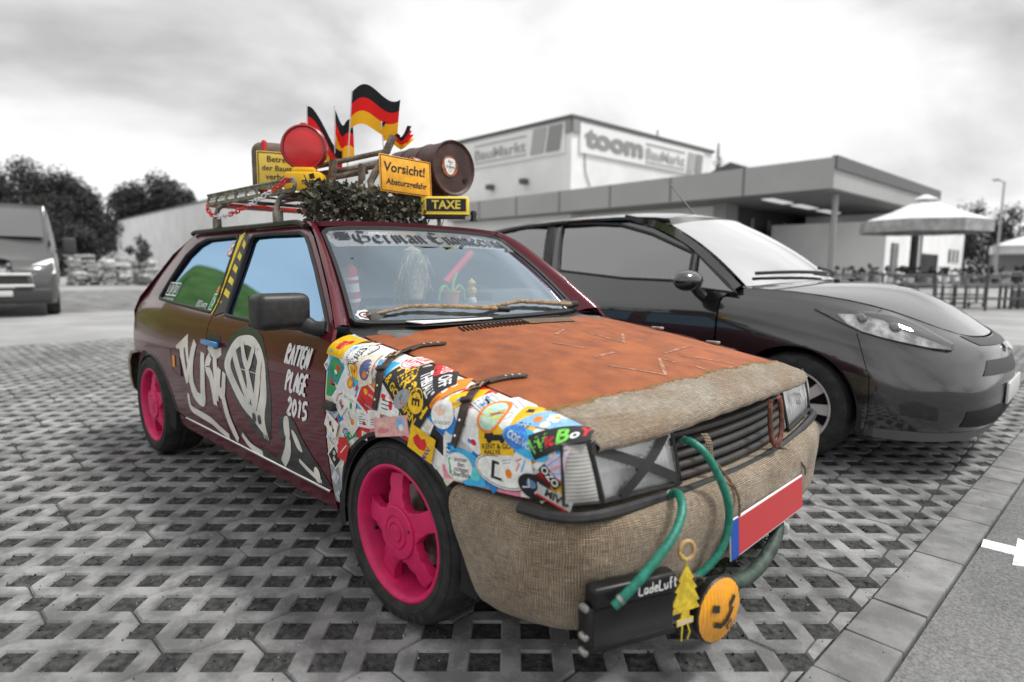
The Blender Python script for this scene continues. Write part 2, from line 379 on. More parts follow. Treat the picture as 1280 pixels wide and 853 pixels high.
# ---- hatchback (the decorated car): X forward, Y to its left, origin on the ground under the front axle
HW=pch([.10,.18,.25,.35,.50,.62,.70,.78,.83,.86,.90,1.0,1.1,1.2,1.25,1.32],[.70,.745,.765,.782,.795,.796,.789,.775,.757,.735,.715,.668,.62,.568,.535,.48])
def taper(x):
    f=.055*min(x/.6,2)**2 if x>0 else 0
    b=.05*min((-2.0-x)/.8,2)**2 if x<-2.0 else 0
    return f+b
def side(x,z): return (x,-(HW(z)-taper(x)),z)
ZE=pch([-.48,-.33,-.15,.22,.43,.57,.66],[.838,.817,.796,.742,.707,.682,.664])
FA=.055
def yedge(x): return .668-.03*max(0,x)**2
def fender(x,v):
    z0=ZE(x)-FA
    if v<=z0: return side(x,v)
    th=min((v-z0)/FA,math.pi/2); y0=-side(x,z0)[1]; ye=yedge(x)
    return (x,-(y0-(y0-ye)*(1-math.cos(th))),z0+FA*math.sin(th))
def vtop(x): return ZE(x)-FA+FA*math.pi/2
def hood_rear(y): return -.25-.11*(abs(y)/.66)**3
def hood_front(y): return .685-.035*(abs(y)/.66)**2-.03*(abs(y)/.66)**6
def hood(x,y):
    q=abs(y)/.66
    return (x,y,ZE(x)+.038*(1-q**2.2)-.012*max(0,(x-.45)/.2)**2)
def ws(u,t): # u lateral metres at base scale (-.632...632), t 0..1 up
    k=u/.632; q=abs(k)**2.4
    bx,bz=-.305-.168*q,.852-.004*q
    tx,tz=-.845-.065*q,1.222-.015*q
    y=u*(1-t)+u*(.508/.632)*t
    b=.018*math.sin(math.pi*t)
    return (bx+(tx-bx)*t+b*.6,y,bz+(tz-bz)*t+b*.8)
def roof(x,y):
    q=abs(y)/.535
    zc=1.285-.05*((x+1.5)/.75)**2
    if x<-2.05: zc-=.10*(x+2.05)**2
    return (x,y,zc-(zc-1.236)*q**2.3)

# ---- second car surfaces (local frame, same axes)
FS=[[(-.455,.815,.20),(-.455,.848,.33),(-.455,.860,.48),(-.455,.857,.62),(-.455,.842,.76),(-.455,.80,.87),(-.40,.715,.945)],
[(-.15,.815,.20),(-.15,.85,.33),(-.15,.862,.48),(-.15,.860,.62),(-.15,.84,.75),(-.15,.79,.86),(-.12,.69,.935)],
[(.13,.82,.2),(.13,.852,.33),(.13,.865,.48),(.13,.862,.60),(.13,.838,.72),(.14,.775,.83),(.16,.665,.90)],
[(.35,.82,.2),(.36,.85,.33),(.36,.857,.47),(.36,.848,.58),(.36,.818,.69),(.36,.75,.785),(.36,.63,.855)],
[(.52,.78,.2),(.54,.81,.33),(.54,.815,.46),(.53,.80,.56),(.52,.765,.66),(.52,.69,.74),(.51,.57,.80)],
[(.66,.68,.2),(.70,.70,.32),(.70,.705,.45),(.69,.69,.54),(.67,.65,.63),(.65,.575,.70),(.62,.48,.75)],
[(.76,.50,.2),(.81,.52,.32),(.815,.52,.44),(.80,.50,.53),(.775,.47,.61),(.75,.42,.67),(.70,.36,.715)],
[(.80,.25,.2),(.86,.26,.32),(.87,.26,.44),(.855,.25,.53),(.83,.235,.61),(.80,.21,.662),(.745,.18,.70)],
[(.81,0,.2),(.87,0,.32),(.885,0,.44),(.87,0,.53),(.845,0,.61),(.815,0,.662),(.755,0,.695)]]
def cr4(a,b,c,d,t): return .5*((2*b)+(c-a)*t+(2*a-5*b+4*c-d)*t*t+(3*b-a-3*c+d)*t**3)
def crow(P,t,sym=False):
    n=len(P)-1; i=max(0,min(n-1,int(math.floor(t)))); f=t-i; out=[]
    for k in range(3):
        g=lambda j:P[j][k]
        a=g(i-1) if i>0 else 2*g(0)-g(1)
        if i<n-1: d=g(i+2)
        elif sym: d=g(n-1)*(-1 if k==1 else 1)
        else: d=2*g(n)-g(n-1)
        out.append(cr4(a,g(i),g(i+1),d,f))
    return out
def ffront(s,v):
    p=crow([crow(st,v) for st in FS],s,True); return (p[0],-p[1],p[2])
FHW=pch([.15,.2,.33,.48,.62,.76,.87,.95,1.0,1.1,1.2,1.3,1.38,1.46],[.79,.815,.848,.86,.857,.842,.80,.765,.742,.70,.655,.605,.555,.47])
def fside(x,z):
    b=.12*min((-2.2-x)/.9,1.6)**2 if x<-2.2 else 0
    return (x,-(FHW(z)-b),z)
def finv(x,z):
    s=0
    while s<8 and crow([st[2] for st in FS],s)[0]<x: s+=.02
    v=0
    while v<6 and ffront(s,v)[2]<z: v+=.02
    return (s,v)
def fws(u,t):
    k=abs(u)/.69; q=k**2.2
    bx,bz=-.11-.25*q,.992-.048*q; tx,tz=-.80-.17*q,1.405-.05*q
    b=.03*math.sin(math.pi*t); y=u*(1-t)+u*.565/.69*t
    return (bx+(tx-bx)*t+b*.5,y,bz+(tz-bz)*t+b*.85)
def fhood(a,b):
    k=abs(b); sg=1 if b>=0 else -1
    q=(k*.715/.69)**2.2
    R0=(-.10-.25*q-.02*k,.715*k,.990-.048*k**2.2)
    F0=crow([st[6] for st in FS],8-2.6*k,True)
    S0=crow([st[6] for st in FS],5.4*a); R1=(-.40,.715,.945); F1=crow([st[6] for st in FS],5.4)
    p=[R0[i]*(1-a)+F0[i]*a+(S0[i]-(R1[i]*(1-a)+F1[i]*a))*k**2 for i in range(3)]
    p[2]+=(.108*math.sin(math.pi*max(0,a)**1.15))*(1-k*k)
    return (p[0],p[1]*sg,p[2])
FRZ=pch([-3.0,-2.75,-2.3,-1.8,-1.4,-1.1,-.9,-.75],[1.36,1.405,1.455,1.475,1.478,1.462,1.43,1.385])
def froof(x,y):
    z=FRZ(x); k=abs(y)/.57; return (x,y,z-.058*k**2.4)

# ------------------------------------------------------------------ base palette
BLK = M('black_plastic', .018, .45, var=.3, vs=30, bump=.05, bs=300)
RUB = M('tyre_rubber', .022, .75, var=.35, vs=18, bump=.08, bs=250)
SEAL = M('rubber_seal', .015, .55)
DARK = M('dark_cavity', .012, .9)
CHROME = M('chrome', .75, .15, metal=1)
STEEL = M('worn_steel', (.33, .32, .30), .45, metal=.8, var=.35, vs=30, bump=.1)
CONC = M('paver_concrete', .225, .92, spec=.25, var=.28, vs=9, bump=.35, bs=140, rnd=.10, det=9, pos=True, big=.28)
KERBM = M('kerb_concrete', .21, .92, spec=.25, var=.16, vs=9, bump=.3, bs=170, rnd=.10, det=9, pos=True, big=.2)
SOIL = M('soil', .030, .98, spec=.1, col2=.115, vs=38, cpos=(.35, .75), bump=1, bs=70, det=10, pos=True, big=.3)
ASPH = M('asphalt', .12, .93, spec=.25, col2=.25, vs=120, cpos=(.35, .68), bump=.5, bs=160, det=4, big=.25)
LOT = M('lot_asphalt', .30, .93, spec=.2, var=.12, vs=.6, bump=.2, bs=90, det=9)
LOTD = M('lot_paving', .19, .95, spec=.2, var=.3, vs=2.2, bump=.3, bs=60, det=10)
PAINT = M('road_paint', .78, .8, col2=.30, vs=45, cpos=(.56, .66), bump=.3)
def sheet(name, poly, z, mat, kind='structure'):
    o = MB().add([(x, y, z) for x, y in poly], [list(range(len(poly)))]).build(name, mat, smooth=False); return tag(o, kind=kind)
sheet('ground', [(-700, -700), (700, -700), (700, 700), (-700, 700)], -.06, LOT)
def kx(y, o=0): return .957+.041*y+o      # kerb line
KN = -1.6
sheet('road', [(kx(KN, .165), KN-8), (60, KN-8), (60, 60), (kx(9, .165)+2, 60), (kx(9, .165), 9), (kx(KN, .165), KN)], -.004, ASPH)
sheet('parking_lane', [(-200, -40), (-8.55, -40), (-8.55, 60), (-200, 60)], -.004, LOT)
sheet('paved_strip', [(-27.5, -6), (-14.6, -6), (-14.6, 3), (-17, 9), (-27.5, 9)], 0, LOTD)
sheet('forecourt', [(-8.55, 9.2), (kx(9, .165), 9.2), (kx(9, .165)+2, 60), (-8.55, 60)], -.004, LOT)
tag(MB().prism([(0, -.045), (.10, -.045), (.10, -.15), (.42, 0), (.10, .15), (.10, .045), (0, .045)], 0, .003, TR((1.168, 1.143, -.004), rz=R(2))).build('road_arrow', PAINT), kind='structure')
# paver bed with lattice stones
bed = sheet('paver_bed', [(-8.55, -8), (kx(-8, .1), -8), (kx(9.2, .1), 9.2), (-8.55, 9.2)], -.0062, SOIL)
HD_ = .0595
def paver_mesh():
    g = .0022; out = []
    def edge(a, b, nrm):  # boundary walk with half-diamond notches at every .2 m
        n = int(round(math.hypot(b[0]-a[0], b[1]-a[1])/.1)); dx, dy = (b[0]-a[0])/n/.1, (b[1]-a[1])/n/.1
        for i in range(0, n+1, 2):
            cx, cy = a[0]+dx*.1*i, a[1]+dy*.1*i
            if i > 0: out.append((cx-dx*(HD_-g)+nrm[0]*g, cy-dy*(HD_-g)+nrm[1]*g))
            if 0 < i < n: out.append((cx+nrm[0]*HD_, cy+nrm[1]*HD_))
            if i < n: out.append((cx+dx*(HD_-g)+nrm[0]*g, cy+dy*(HD_-g)+nrm[1]*g))
    edge((0, 0), (.4, 0), (0, 1)); edge((.4, 0), (.4, .6), (-1, 0)); edge((.4, .6), (0, .6), (0, -1)); edge((0, .6), (0, 0), (1, 0))
    holes = []
    for i in range(1, 4):
        for j in range(1, 6):
            if (i+j) % 2 == 0: c = (i*.1, j*.1); holes.append([(c[0]-HD_, c[1]), (c[0], c[1]-HD_), (c[0]+HD_, c[1]), (c[0], c[1]+HD_)])
    def inset(l, d, inward):
        k = len(l); o = []
        for i in range(k):
            a, b, c = l[i-1], l[i], l[(i+1) % k]; t1 = (b[0]-a[0], b[1]-a[1]); t2 = (c[0]-b[0], c[1]-b[1]); l1 = math.hypot(*t1) or 1; l2 = math.hypot(*t2) or 1
            n = (-(t1[1]/l1)-(t2[1]/l2), t1[0]/l1+t2[0]/l2); q = math.hypot(*n) or 1; o.append((b[0]+n[0]/q*d*inward, b[1]+n[1]/q*d*inward))
        return o
    top = inset(out, .006, 1); ht = [inset(h, .006, -1) for h in holes]
    r_ = delaunay_2d_cdt([Vector(p) for l in [top]+ht for p in l], sum([[(b+i, b+(i+1) % len(l)) for i in range(len(l))] for b, l in zip([0]+[len(top)+4*k for k in range(len(ht))], [top]+ht)], []), [], 0, 1e-6)
    mb = MB(); fs = []
    for f in r_[2]:
        c = (sum(r_[0][i].x for i in f)/3, sum(r_[0][i].y for i in f)/3)
        if inside(c, top) and not any(inside(c, h) for h in ht):
            a, b, d = (r_[0][i] for i in f); fs.append(f if (b-a).cross(d-a) > 0 else list(reversed(f)))
    mb.add([(v.x-.2, v.y-.3, 0) for v in r_[0]], fs)
    for l0, l1 in zip([top]+ht, [out]+holes):
        k = len(l0); vs = [(x-.2, y-.3, 0) for x, y in l0]+[(x-.2, y-.3, -.007) for x, y in l1]+[(x-.2, y-.3, -.05) for x, y in l1]
        mb.add(vs, [(q, q+k, (i+1) % k+k+(q//k)*k, (i+1) % k+(q//k)*k) for i in range(k) for q in (i, i+k)])
    return mb
pm = paver_mesh(); proto = pm.build('paver', CONC, bed, angle=20); PME = proto.data; bpy.data.objects.remove(proto)
def px_of(p):
    d = Vector(p)-CAMPOS; z = d.dot(fv)
    return None if z < .3 else (640+763.4*d.dot(rv)/z, 426.5-763.4*d.dot(uv_)/z, z)
cells = []
X0, Y0 = -.70+.42, -1.13
for i in range(-22, 5):
    for j in range(-12, 18):
        cx = X0+.4*i+.2; cy = Y0+.6*j+.3+(.2 if i % 3 == 1 else (.4 if i % 3 == 2 else 0))
        if cx < -8.5 or cy > 9.2 or cx-.2 > kx(cy, .02): continue
        q = px_of((cx, cy, 0)); 
        vis = q is not None and -80 < q[0] < 1360 and q[1] < 980
        hid = -2.2 < cx < .3 and -.2 < cy < 9 and False
        cells.append((0 if vis else 1, (Vector((cx, cy, 0))-CAMPOS).length, cx, cy))
cells.sort(); rest = []
for k, (nv_, d, cx, cy) in enumerate(cells):
    T = TR((cx, cy, random.uniform(0, .003)), R(max(-.25, min(.25, random.gauss(0, .13)))), R(max(-.25, min(.25, random.gauss(0, .13)))), R(random.gauss(0, .2)))
    if k < 300 and not nv_:
        me = PME
        if cx+.2 > kx(cy):
            bm = bmesh.new(); bm.from_mesh(PME); bmesh.ops.transform(bm, matrix=T, verts=bm.verts)
            bmesh.ops.bisect_plane(bm, geom=bm.verts[:]+bm.edges[:]+bm.faces[:], plane_co=(kx(0), 0, 0), plane_no=(1, -.041, 0), clear_outer=True)
            bmesh.ops.transform(bm, matrix=T.inverted(), verts=bm.verts); me = PME.copy(); bm.to_mesh(me); bm.free()
        o = link_mesh('paver', me, bed); o.matrix_local = T
    elif not nv_ or d < 9: rest.append(T)
mb = MB(); V0 = pm.v; F0 = pm.f
for T in rest: mb.add(V0, F0, T)
far = mb.build('distant_pavers', CONC, bed, angle=20); far['kind'] = 'stuff'
# moss and weeds in the openings near the camera
mb = MB(); rg = random.Random(3)
for k in range(16000):
    d = rg.uniform(.6, 5.2)**1; 
    x = rg.uniform(-5.5, 1.0); y = rg.uniform(-3.2, 4.5)
    i, j = round((x-X0)/.1), round((y-Y0)/.1)
    if (i+j) % 2: i += 1
    cx, cy = X0+.1*i, Y0+.1*j
    a, b = rg.uniform(-1, 1), rg.uniform(-1, 1); dx, dy = (a+b)*.5*.070, (a-b)*.5*.070
    px, py = cx+dx, cy+dy
    if px > kx(py, -.02): continue
    h = rg.uniform(.004, .015); r_ = rg.uniform(.003, .009); t = rg.uniform(0, 6.28); lx, ly = rg.gauss(0, .008), rg.gauss(0, .008)
    c, s_ = math.cos(t)*r_, math.sin(t)*r_
    mb.add([(px-c, py-s_, -.0065), (px+c, py+s_, -.0065), (px+lx+s_*.4, py+ly-c*.4, -.0065+h*.75), (px-s_, py+c, -.0065)], [(0, 1, 2), (1, 3, 2), (3, 0, 2)])
tag(mb.build('moss', M('moss', .045, .95, var=.5, vs=40), None), 'dark moss and weeds growing in the openings of the lattice pavers', kind='stuff')
mb = MB(); rg = random.Random(13)      # grit and crumbs lying on the stones
for k in range(5200):
    x = rg.uniform(-4.2, 2.2); y = rg.uniform(-2.6, 3.6); r_ = rg.uniform(.0012, .0042)*(1.6 if rg.random() < .06 else 1); z = .0005 if x > kx(y, .17) else .0045
    if x > kx(y, .17): z = -.004
    p = [Vector((x+r_*rg.uniform(.6, 1.2)*math.cos(a), y+r_*rg.uniform(.6, 1.2)*math.sin(a), z-.002)) for a in (0, 2.1, 4.2)]; mb.mat(rg.choice([0, 0, 1])); mb.add(p+[Vector((x, y, z+r_*.8))], [(0, 1, 3), (1, 2, 3), (2, 0, 3)])
tag(mb.build('grit', [M('grit_dark', .06, .95), M('grit_pale', .34, .95)], smooth=False), 'loose grit and crumbs scattered over the paving', kind='stuff')
# kerb stones
ks = MB().add([(kx(KN, .004), KN, -.012), (kx(KN, .155), KN, -.012), (kx(9, .155), 9, -.012), (kx(9, .004), 9, -.012)], [(0, 1, 2, 3)]).build('kerb', SOIL, smooth=False); tag(ks, kind='structure')
km = MB().rbox((0, 0, -.06), (.152, .243, .12), .006).build('kerb_stone', KERBM, ks); kme = km.data; bpy.data.objects.remove(km)
y = KN
while y < 9:
    o = link_mesh('kerb_stone', kme, ks); o.location = (kx(y+.12, .08), y+.12, .004+random.uniform(-.002, .002)); o.rotation_euler = (R(random.gauss(0, .3)), R(random.gauss(0, .4)), R(-2.35+random.gauss(0, .3))); y += .2465
# grass bank on the far side of the lane, behind and beside the camera (it shows in the car windows)
GRS = M('bank_grass', (.045, .075, .018), .95, spec=.1, col2=(.14, .19, .045), vs=.5, cpos=(.35, .65), bump=.6, bs=12, det=10)
rows = []
for i in range(30):
    x = -75+i*2.0; rw = []
    for j in range(11):
        t = j/10; yy = -9-t*20; rw.append((x, yy, (t*t*(3-2*t))*(5.2+1.1*math.sin(x*.11)+.6*math.sin(x*.31+1))+.15*math.sin(x*1.3+j)-.02))
    rows.append(rw)
tag(MB().grid(rows, flip=True).build('grass_bank', GRS), kind='structure')
rows = []
for i in range(29):
    rw = []
    for j in range(37):
        a = 2*math.pi*j/36; f = i/28; x = -33+16*f*math.cos(a); y = -13+12.3*f*math.sin(a); g_ = min(1, max(0, (f-.42)/.58)); rw.append((x, y, 9.6*(.5+.5*math.cos(math.pi*g_))+.25*math.sin(x*.9+y)*(1-f)-.02))
    rows.append(rw)
tag(MB().grid(rows, flip=False).build('grass_mound', GRS), kind='structure')

# ================================================================== the decorated hatchback
CAR = tag(empty('hatchback_car'), 'maroon two-door hatchback with rusty bonnet, sticker-covered front wing and pink wheels', 'car')
MAROON = M('maroon_paint', (.085, .006, .014), .24, spec=.30, var=.10, vs=1.5, coat=.36, bump=.006, bs=9)
RUST = M('rusty_bonnet', (.21, .056, .018), .60, spec=.3, col2=(.36, .108, .036), vs=11, cpos=(.32, .68), rvar=.18, bump=.22, bs=150, det=14, big=.25)
PINK = M('pink_paint', (.44, .014, .085), .45, spec=.4, col2=(.62, .018, .12), vs=16, cpos=(.3, .6), bump=.04, bs=70)
GLS = glass_mat('side_glass', (.46, .72, 1.0), .46, 1.6, (.20, .26, .28))  # blue in the reflection colour stands in for mirrored blue sky
WSG = glass_mat('windscreen_glass', (.72, .87, 1.0), .25, 1.5, (.88, .94, .96))  # milder sky blue put into this reflection colour too
BUR = burlap_mat('burlap_bumper', (.97, .82, .64), (.68, .53, .38), 330)
BUR2 = burlap_mat('burlap_bonnet', (.98, .89, .76), (.74, .55, .37), 330)
def arc(cx, cz, rx, rz, a0, a1, n): return [(cx+rx*math.cos(R(a0+(a1-a0)*i/n)), cz+rz*math.sin(R(a0+(a1-a0)*i/n))) for i in range(n+1)]
def gside(x, z): return (x, -(.7405-.495*(z-.85)-taper(x)), z)   # flat window glass
# --- outlines in (x, z) on the flank
fo = [(-.382, .262), (-.382, .42), (-.384, .70), (-.392, vtop(-.392)-.001)]+[(x, vtop(x)-.002) for x in [-.36+.05*i for i in range(20)] if x < .585]+[(.592, .712), (.602, .672), (.597, .60), (.612, .525), (.46, .508), (.262, .500)]
fo += arc(0, .278, .315, .298, 42, 176, 16)+[(-.305, .262)]
d_rear = [(-1.228, .298), (-1.335, .44), (-1.438, .655), (-1.466, .76), (-1.45, .825), (-1.505, 1.214)]
door_o = [(-.388, .298), (-.388, .822), (-.405, .848), (-.56, .975), (-.70, 1.082), (-.83, 1.172), (-.90, 1.205), (-.965, 1.2165), (-1.25, 1.219), (-1.505, 1.214)][::1]+d_rear[::-1][1:]
door_g = [(-.435, .838), (-.56, .937), (-.70, 1.045), (-.835, 1.14), (-.89, 1.172), (-.96, 1.19), (-1.25, 1.193), (-1.405, 1.19), (-1.425, 1.17), (-1.335, .855), (-1.315, .838), (-.85, .828)]
sh = lambda p, d: (p[0]+d, p[1])
quart_o = [sh(p, -.007) for p in d_rear]+[(-1.512, 1.234), (-2.195, 1.234), (-2.43, 1.118), (-2.63, .962), (-2.745, .855), (-2.79, .78), (-2.80, .60), (-2.765, .50), (-2.70, .47)]+arc(-2.31, .262, .355, .305, 20+150, 10, 16)[1:]+[(-1.93, .30), (-1.80, .295)]
quart_g = [(-1.482, .842), (-1.515, .99), (-1.572, 1.185), (-1.60, 1.196), (-1.98, 1.19), (-2.09, 1.165), (-2.195, 1.105), (-2.29, .97), (-2.335, .885), (-2.32, .868), (-1.85, .852)]
sill_o = [(-.385, .228), (-.385, .290), (-1.80, .287), (-1.93, .292), (-1.95, .24), (-1.85, .228)]
for mir in (False, True):
    sfx = dict(mirror=mir)
    fe = panel('front_wing', fo, fender, MAROON, CAR, step=.035, **sfx)
    dr = panel('door', door_o, side, MAROON, CAR, holes=[door_g], step=.05, **sfx)
    qp = panel('rear_quarter', quart_o, side, MAROON, CAR, holes=[quart_g], step=.05, **sfx)
    sp = panel('sill', sill_o, side, MAROON, CAR, step=.06, **sfx)
    dg = panel('door_window', door_g, gside, GLS, dr, step=.08, thick=0, off=-.010, **sfx)
    qg = panel('side_window', quart_g, gside, GLS, qp, step=.08, thick=0, off=-.010, **sfx)
    my = -1 if mir else 1
    def ring3(name, o, r_, par, off=.0, S=side):
        P = [Vector(S(u, v))+snormal(S, u, v, 1)*off for u, v in resample(o, .05)]
        if mir: P = [Vector((p.x, -p.y, p.z)) for p in P]
        return MB().tube(P, r_, 6, closed=True).build(name, SEAL, par)
    ring3('window_seal', door_g, .0085, dr); ring3('window_seal', quart_g, .0085, qp)
    # chrome strip on the sill, drip rail, black arch lips
    P = [Vector(side(-.40-i*.075, .293))+Vector((0, -.003, 0)) for i in range(20)]
    MB().tube([(p.x, p.y*my, p.z) for p in P], .0045, 6).build('sill_strip', CHROME, sp)
    P = [Vector(side(-.93, 1.214))+Vector((.01, -.012, 0))]+[Vector(side(x, 1.229))+Vector((0, -.016, .004)) for x in (-1.0, -1.2, -1.5, -1.8, -2.05, -2.19)]+[Vector(side(-2.225, 1.222))+Vector((0, -.016, 0))]
    MB().tube([(p.x, p.y*my, p.z) for p in spline(P, 3)], .0125, 6).build('drip_rail', BLK, CAR)
    for c_, a in (((0, .278, .313, .296), (40, 178)), ((-2.31, .262, .353, .303), (8, 172))):
        P = [Vector(side(x, z))+Vector((0, .006, 0)) for x, z in arc(*c_, *a, 22)]
        MB().tube([(p.x, p.y*my, p.z) for p in P], .011, 6).build('arch_lip', BLK, CAR)
    for wx in (0, -2.335):   # wheel housings
        MB().lathe([(.345, -.40), (.345, .0), (.29, .012)], 24, FR((wx, -.775*my, .27), (1, 0, 0), (0, 0, 1)) if not mir else FR((wx, .775, .27), (-1, 0, 0), (0, 0, 1)), arc=(R(-12), R(192))).build('wheel_housing', DARK, CAR)
    if not mir: WING, DOOR, QUART, RWIN, DWIN = fe, dr, qp, qg, dg
    # A pillar between screen and door frame
    outer = [(-.398, .846), (-.55, .972), (-.70, 1.086), (-.83, 1.177), (-.93, 1.222), (-1.0, 1.231)]
    rows = []; ts = [-.02, .28, .58, .84, 1.0, 1.04]
    for (x, z), t in zip(outer, ts):
        a = Vector(side(x, z)); b = Vector(ws(-.640, t)); a += Vector((.004, 0, .004)); m = (a+b)/2+Vector((.02, -.012, .014)); rw = [a, a*.6+m*.4+Vector((.006, -.004, .004)), m, b*.6+m*.4+Vector((.004, -.002, .004)), b]
        rows.append([(p.x, p.y*my, p.z) for p in rw])
    sm = []
    for k in range(5): sm.append(spline([r_[k] for r_ in rows], 5))
    MB().grid([[sm[k][i] for k in range(5)] for i in range(len(sm[0]))], flip=mir).build('windscreen_pillar', MAROON, CAR, angle=70)
# --- roof, bonnet, screen
def roof_s(x, y): return roof(x, y)
ro = [(-.905-.012, -.532), (-.89, -.49), (-.862, -.30), (-.85, 0), (-.862, .30), (-.89, .49), (-.917, .532), (-1.5, .540), (-2.19, .536), (-2.22, .45), (-2.235, 0), (-2.22, -.45), (-2.19, -.536), (-1.5, -.540)]
ROOFP = panel('roof', ro, roof_s, MAROON, CAR, step=.07, thick=.02)
ho = [(hood_rear(y)+.003, y) for y in [-.655+.0655*i for i in range(21)]]; 
hs = [(x, yedge(x)-.004) for x in (-.30, -.2, -.1, 0, .1, .2, .3, .4, .5, .58)]
hf = [(hood_front(y), y) for y in [.63-.063*i for i in range(21)]]
HOOD = panel('bonnet', [(hood_rear(.655)+.003, .657)]+[p for p in hs]+hf+[(x, -y) for x, y in reversed(hs)]+[(hood_rear(.655)+.003, -.657)]+ho[1:-1], hood, RUST, CAR, step=.045, thick=.022)
wo_ = [(-.622, .012), (-.632, .05), (-.632, .93), (-.60, .985)]+[(-.5+.1*i, .992) for i in range(11)]+[(.60, .985), (.632, .93), (.632, .05), (.622, .012)]+[(.5-.1*i, .005) for i in range(11)]
WSC = panel('windscreen', wo_, ws, WSG, CAR, step=.08, thick=0)
P = [Vector(ws(u, t))+snormal(ws, u, t, 1)*.002 for u, t in resample(wo_, .06)]
MB().tube(P, .011, 6, closed=True).build('windscreen_seal', SEAL, WSC)
# header between screen and roof, scuttle between screen and bonnet
rows = [[Vector(ws(u, 1.0))+Vector((0, 0, -.004)), Vector(ws(u, 1.02))+Vector((-.012, 0, .012)), Vector(roof(-.86-.055*(abs(u)/.632)**2.4, u*.81))+Vector((0, 0, -.002))] for u in [-.64+.064*i for i in range(21)]]
MB().grid(rows).build('roof_header', MAROON, CAR, angle=60)
rows = [[Vector(ws(u, -.01))+Vector((0, 0, -.008)), Vector((hood_rear(u)-.03, u*1.02, ZE(hood_rear(u))-.010+.034*(1-(abs(u)/.66)**2))), Vector((hood_rear(u)+.03, u*1.02, ZE(hood_rear(u))-.03))] for u in [-.65+.065*i for i in range(21)]]
MB().grid(rows, flip=True).build('scuttle', BLK, CAR, angle=60)
# --- rear end
rp = []
for y in [-.735+.147*i for i in range(11)]:
    q = abs(y)/.735; b = -.045*(1-q*q)
    ys = lambda k: y*k
    rp.append([(-2.215+b*.3, y*.735, 1.236+.02*(1-q)), (-2.43+b, y*.83, 1.115), (-2.62+b, y*.91, .965), (-2.74+b, y*.97, .865), (-2.795+b, y, .78), (-2.805+b, y, .60), (-2.77+b, y, .48), (-2.72, y*.98, .30)])
MB().grid(rp).build('tailgate', MAROON, CAR, angle=50)
MB().grid([[(-2.255-.045*(1-(abs(y)/.5)**2)*.3, y, 1.222), (-2.61-.05*(1-(abs(y)/.6)**2), y*1.15, .985)] for y in [-.48+.12*i for i in range(9)]]).build('rear_window', GLS, CAR)
for s_ in (-1, 1):
    MB().rbox((-2.815, s_*.60, .70), (.05, .24, .14), .015).build('tail_light', M('tail_red', (.25, .01, .012), .2, coat=1), CAR)
def bumper_loft(name, plan, prof, mat, lump=.0028, zlow=None, seg=8, parent=CAR, cut=0):
    pts = [(p.x, p.y) for p in spline([(a, b, 0) for a, b in plan], seg)]; rows = []; uvs = []; L_ = 0; LT = sum(math.hypot(pts[i][0]-pts[i-1][0], pts[i][1]-pts[i-1][1]) for i in range(1, len(pts)))
    for i, p in enumerate(pts):
        a = pts[max(i-1, 0)]; b = pts[min(i+1, len(pts)-1)]; t = Vector((b[0]-a[0], b[1]-a[1], 0)).normalized(); n = Vector((t.y, -t.x, 0))
        if i: L_ += math.hypot(p[0]-pts[i-1][0], p[1]-pts[i-1][1])
        rw = []; uvr = []; vl = 0; pv = None
        for k, (o_, z) in enumerate(prof):
            zl = zlow(p[1]) if zlow else prof[-1][1]; z0 = prof[0][1]; zz_ = z0+(z-z0)*(z0-zl)/(z0-prof[-1][1])
            d = o_+lump*(math.sin(L_*13+k*.25)+.5*math.sin(L_*31-k*.4)+.6*math.sin(L_*7+k*.35))*min(1, k/4)
            q = Vector((p[0]+cut*(.5-zz_)*.32*max(0, 1-min(L_, LT-L_)/.16), p[1], zz_))+n*d; vl += (q-pv).length if pv else 0; pv = q; rw.append(q); uvr.append((L_, vl))
        rows.append(rw); uvs.append(uvr)
    return MB().grid(rows, uv=uvs, flip=True).build(name, mat, parent, angle=80)
hp = [(.262, -.800), (.36, -.800), (.47, -.793), (.575, -.762), (.645, -.705), (.695, -.60), (.735, -.40), (.752, -.2), (.757, 0)]
plan = hp+[(a, -b) for a, b in reversed(hp[:-1])]
prof = [(p.x, p.y) for p in spline([(-.075, .494, 0), (-.03, .493, 0), (.002, .478, 0), (.016, .44, 0), (.017, .38, 0), (.010, .32, 0), (.004, .27, 0), (-.008, .215, 0), (-.03, .175, 0), (-.07, .155, 0)], 3)]
def zl_front(y): q = min(1, max(0, (abs(y)-.42)/.22)); return .228-.042*q*q*(3-2*q)
BUMP = bumper_loft('front_bumper', plan, prof, BUR, zlow=zl_front, cut=1)
hpr = [(-2.66, .795), (-2.75, .785), (-2.83, .73), (-2.87, .60), (-2.89, .3), (-2.895, 0)]
bumper_loft('rear_bumper', hpr+[(a, -b) for a, b in reversed(hpr[:-1])], [(-.06, .545), (0, .535), (.012, .49), (.01, .40), (0, .33), (-.04, .27)], BUR)
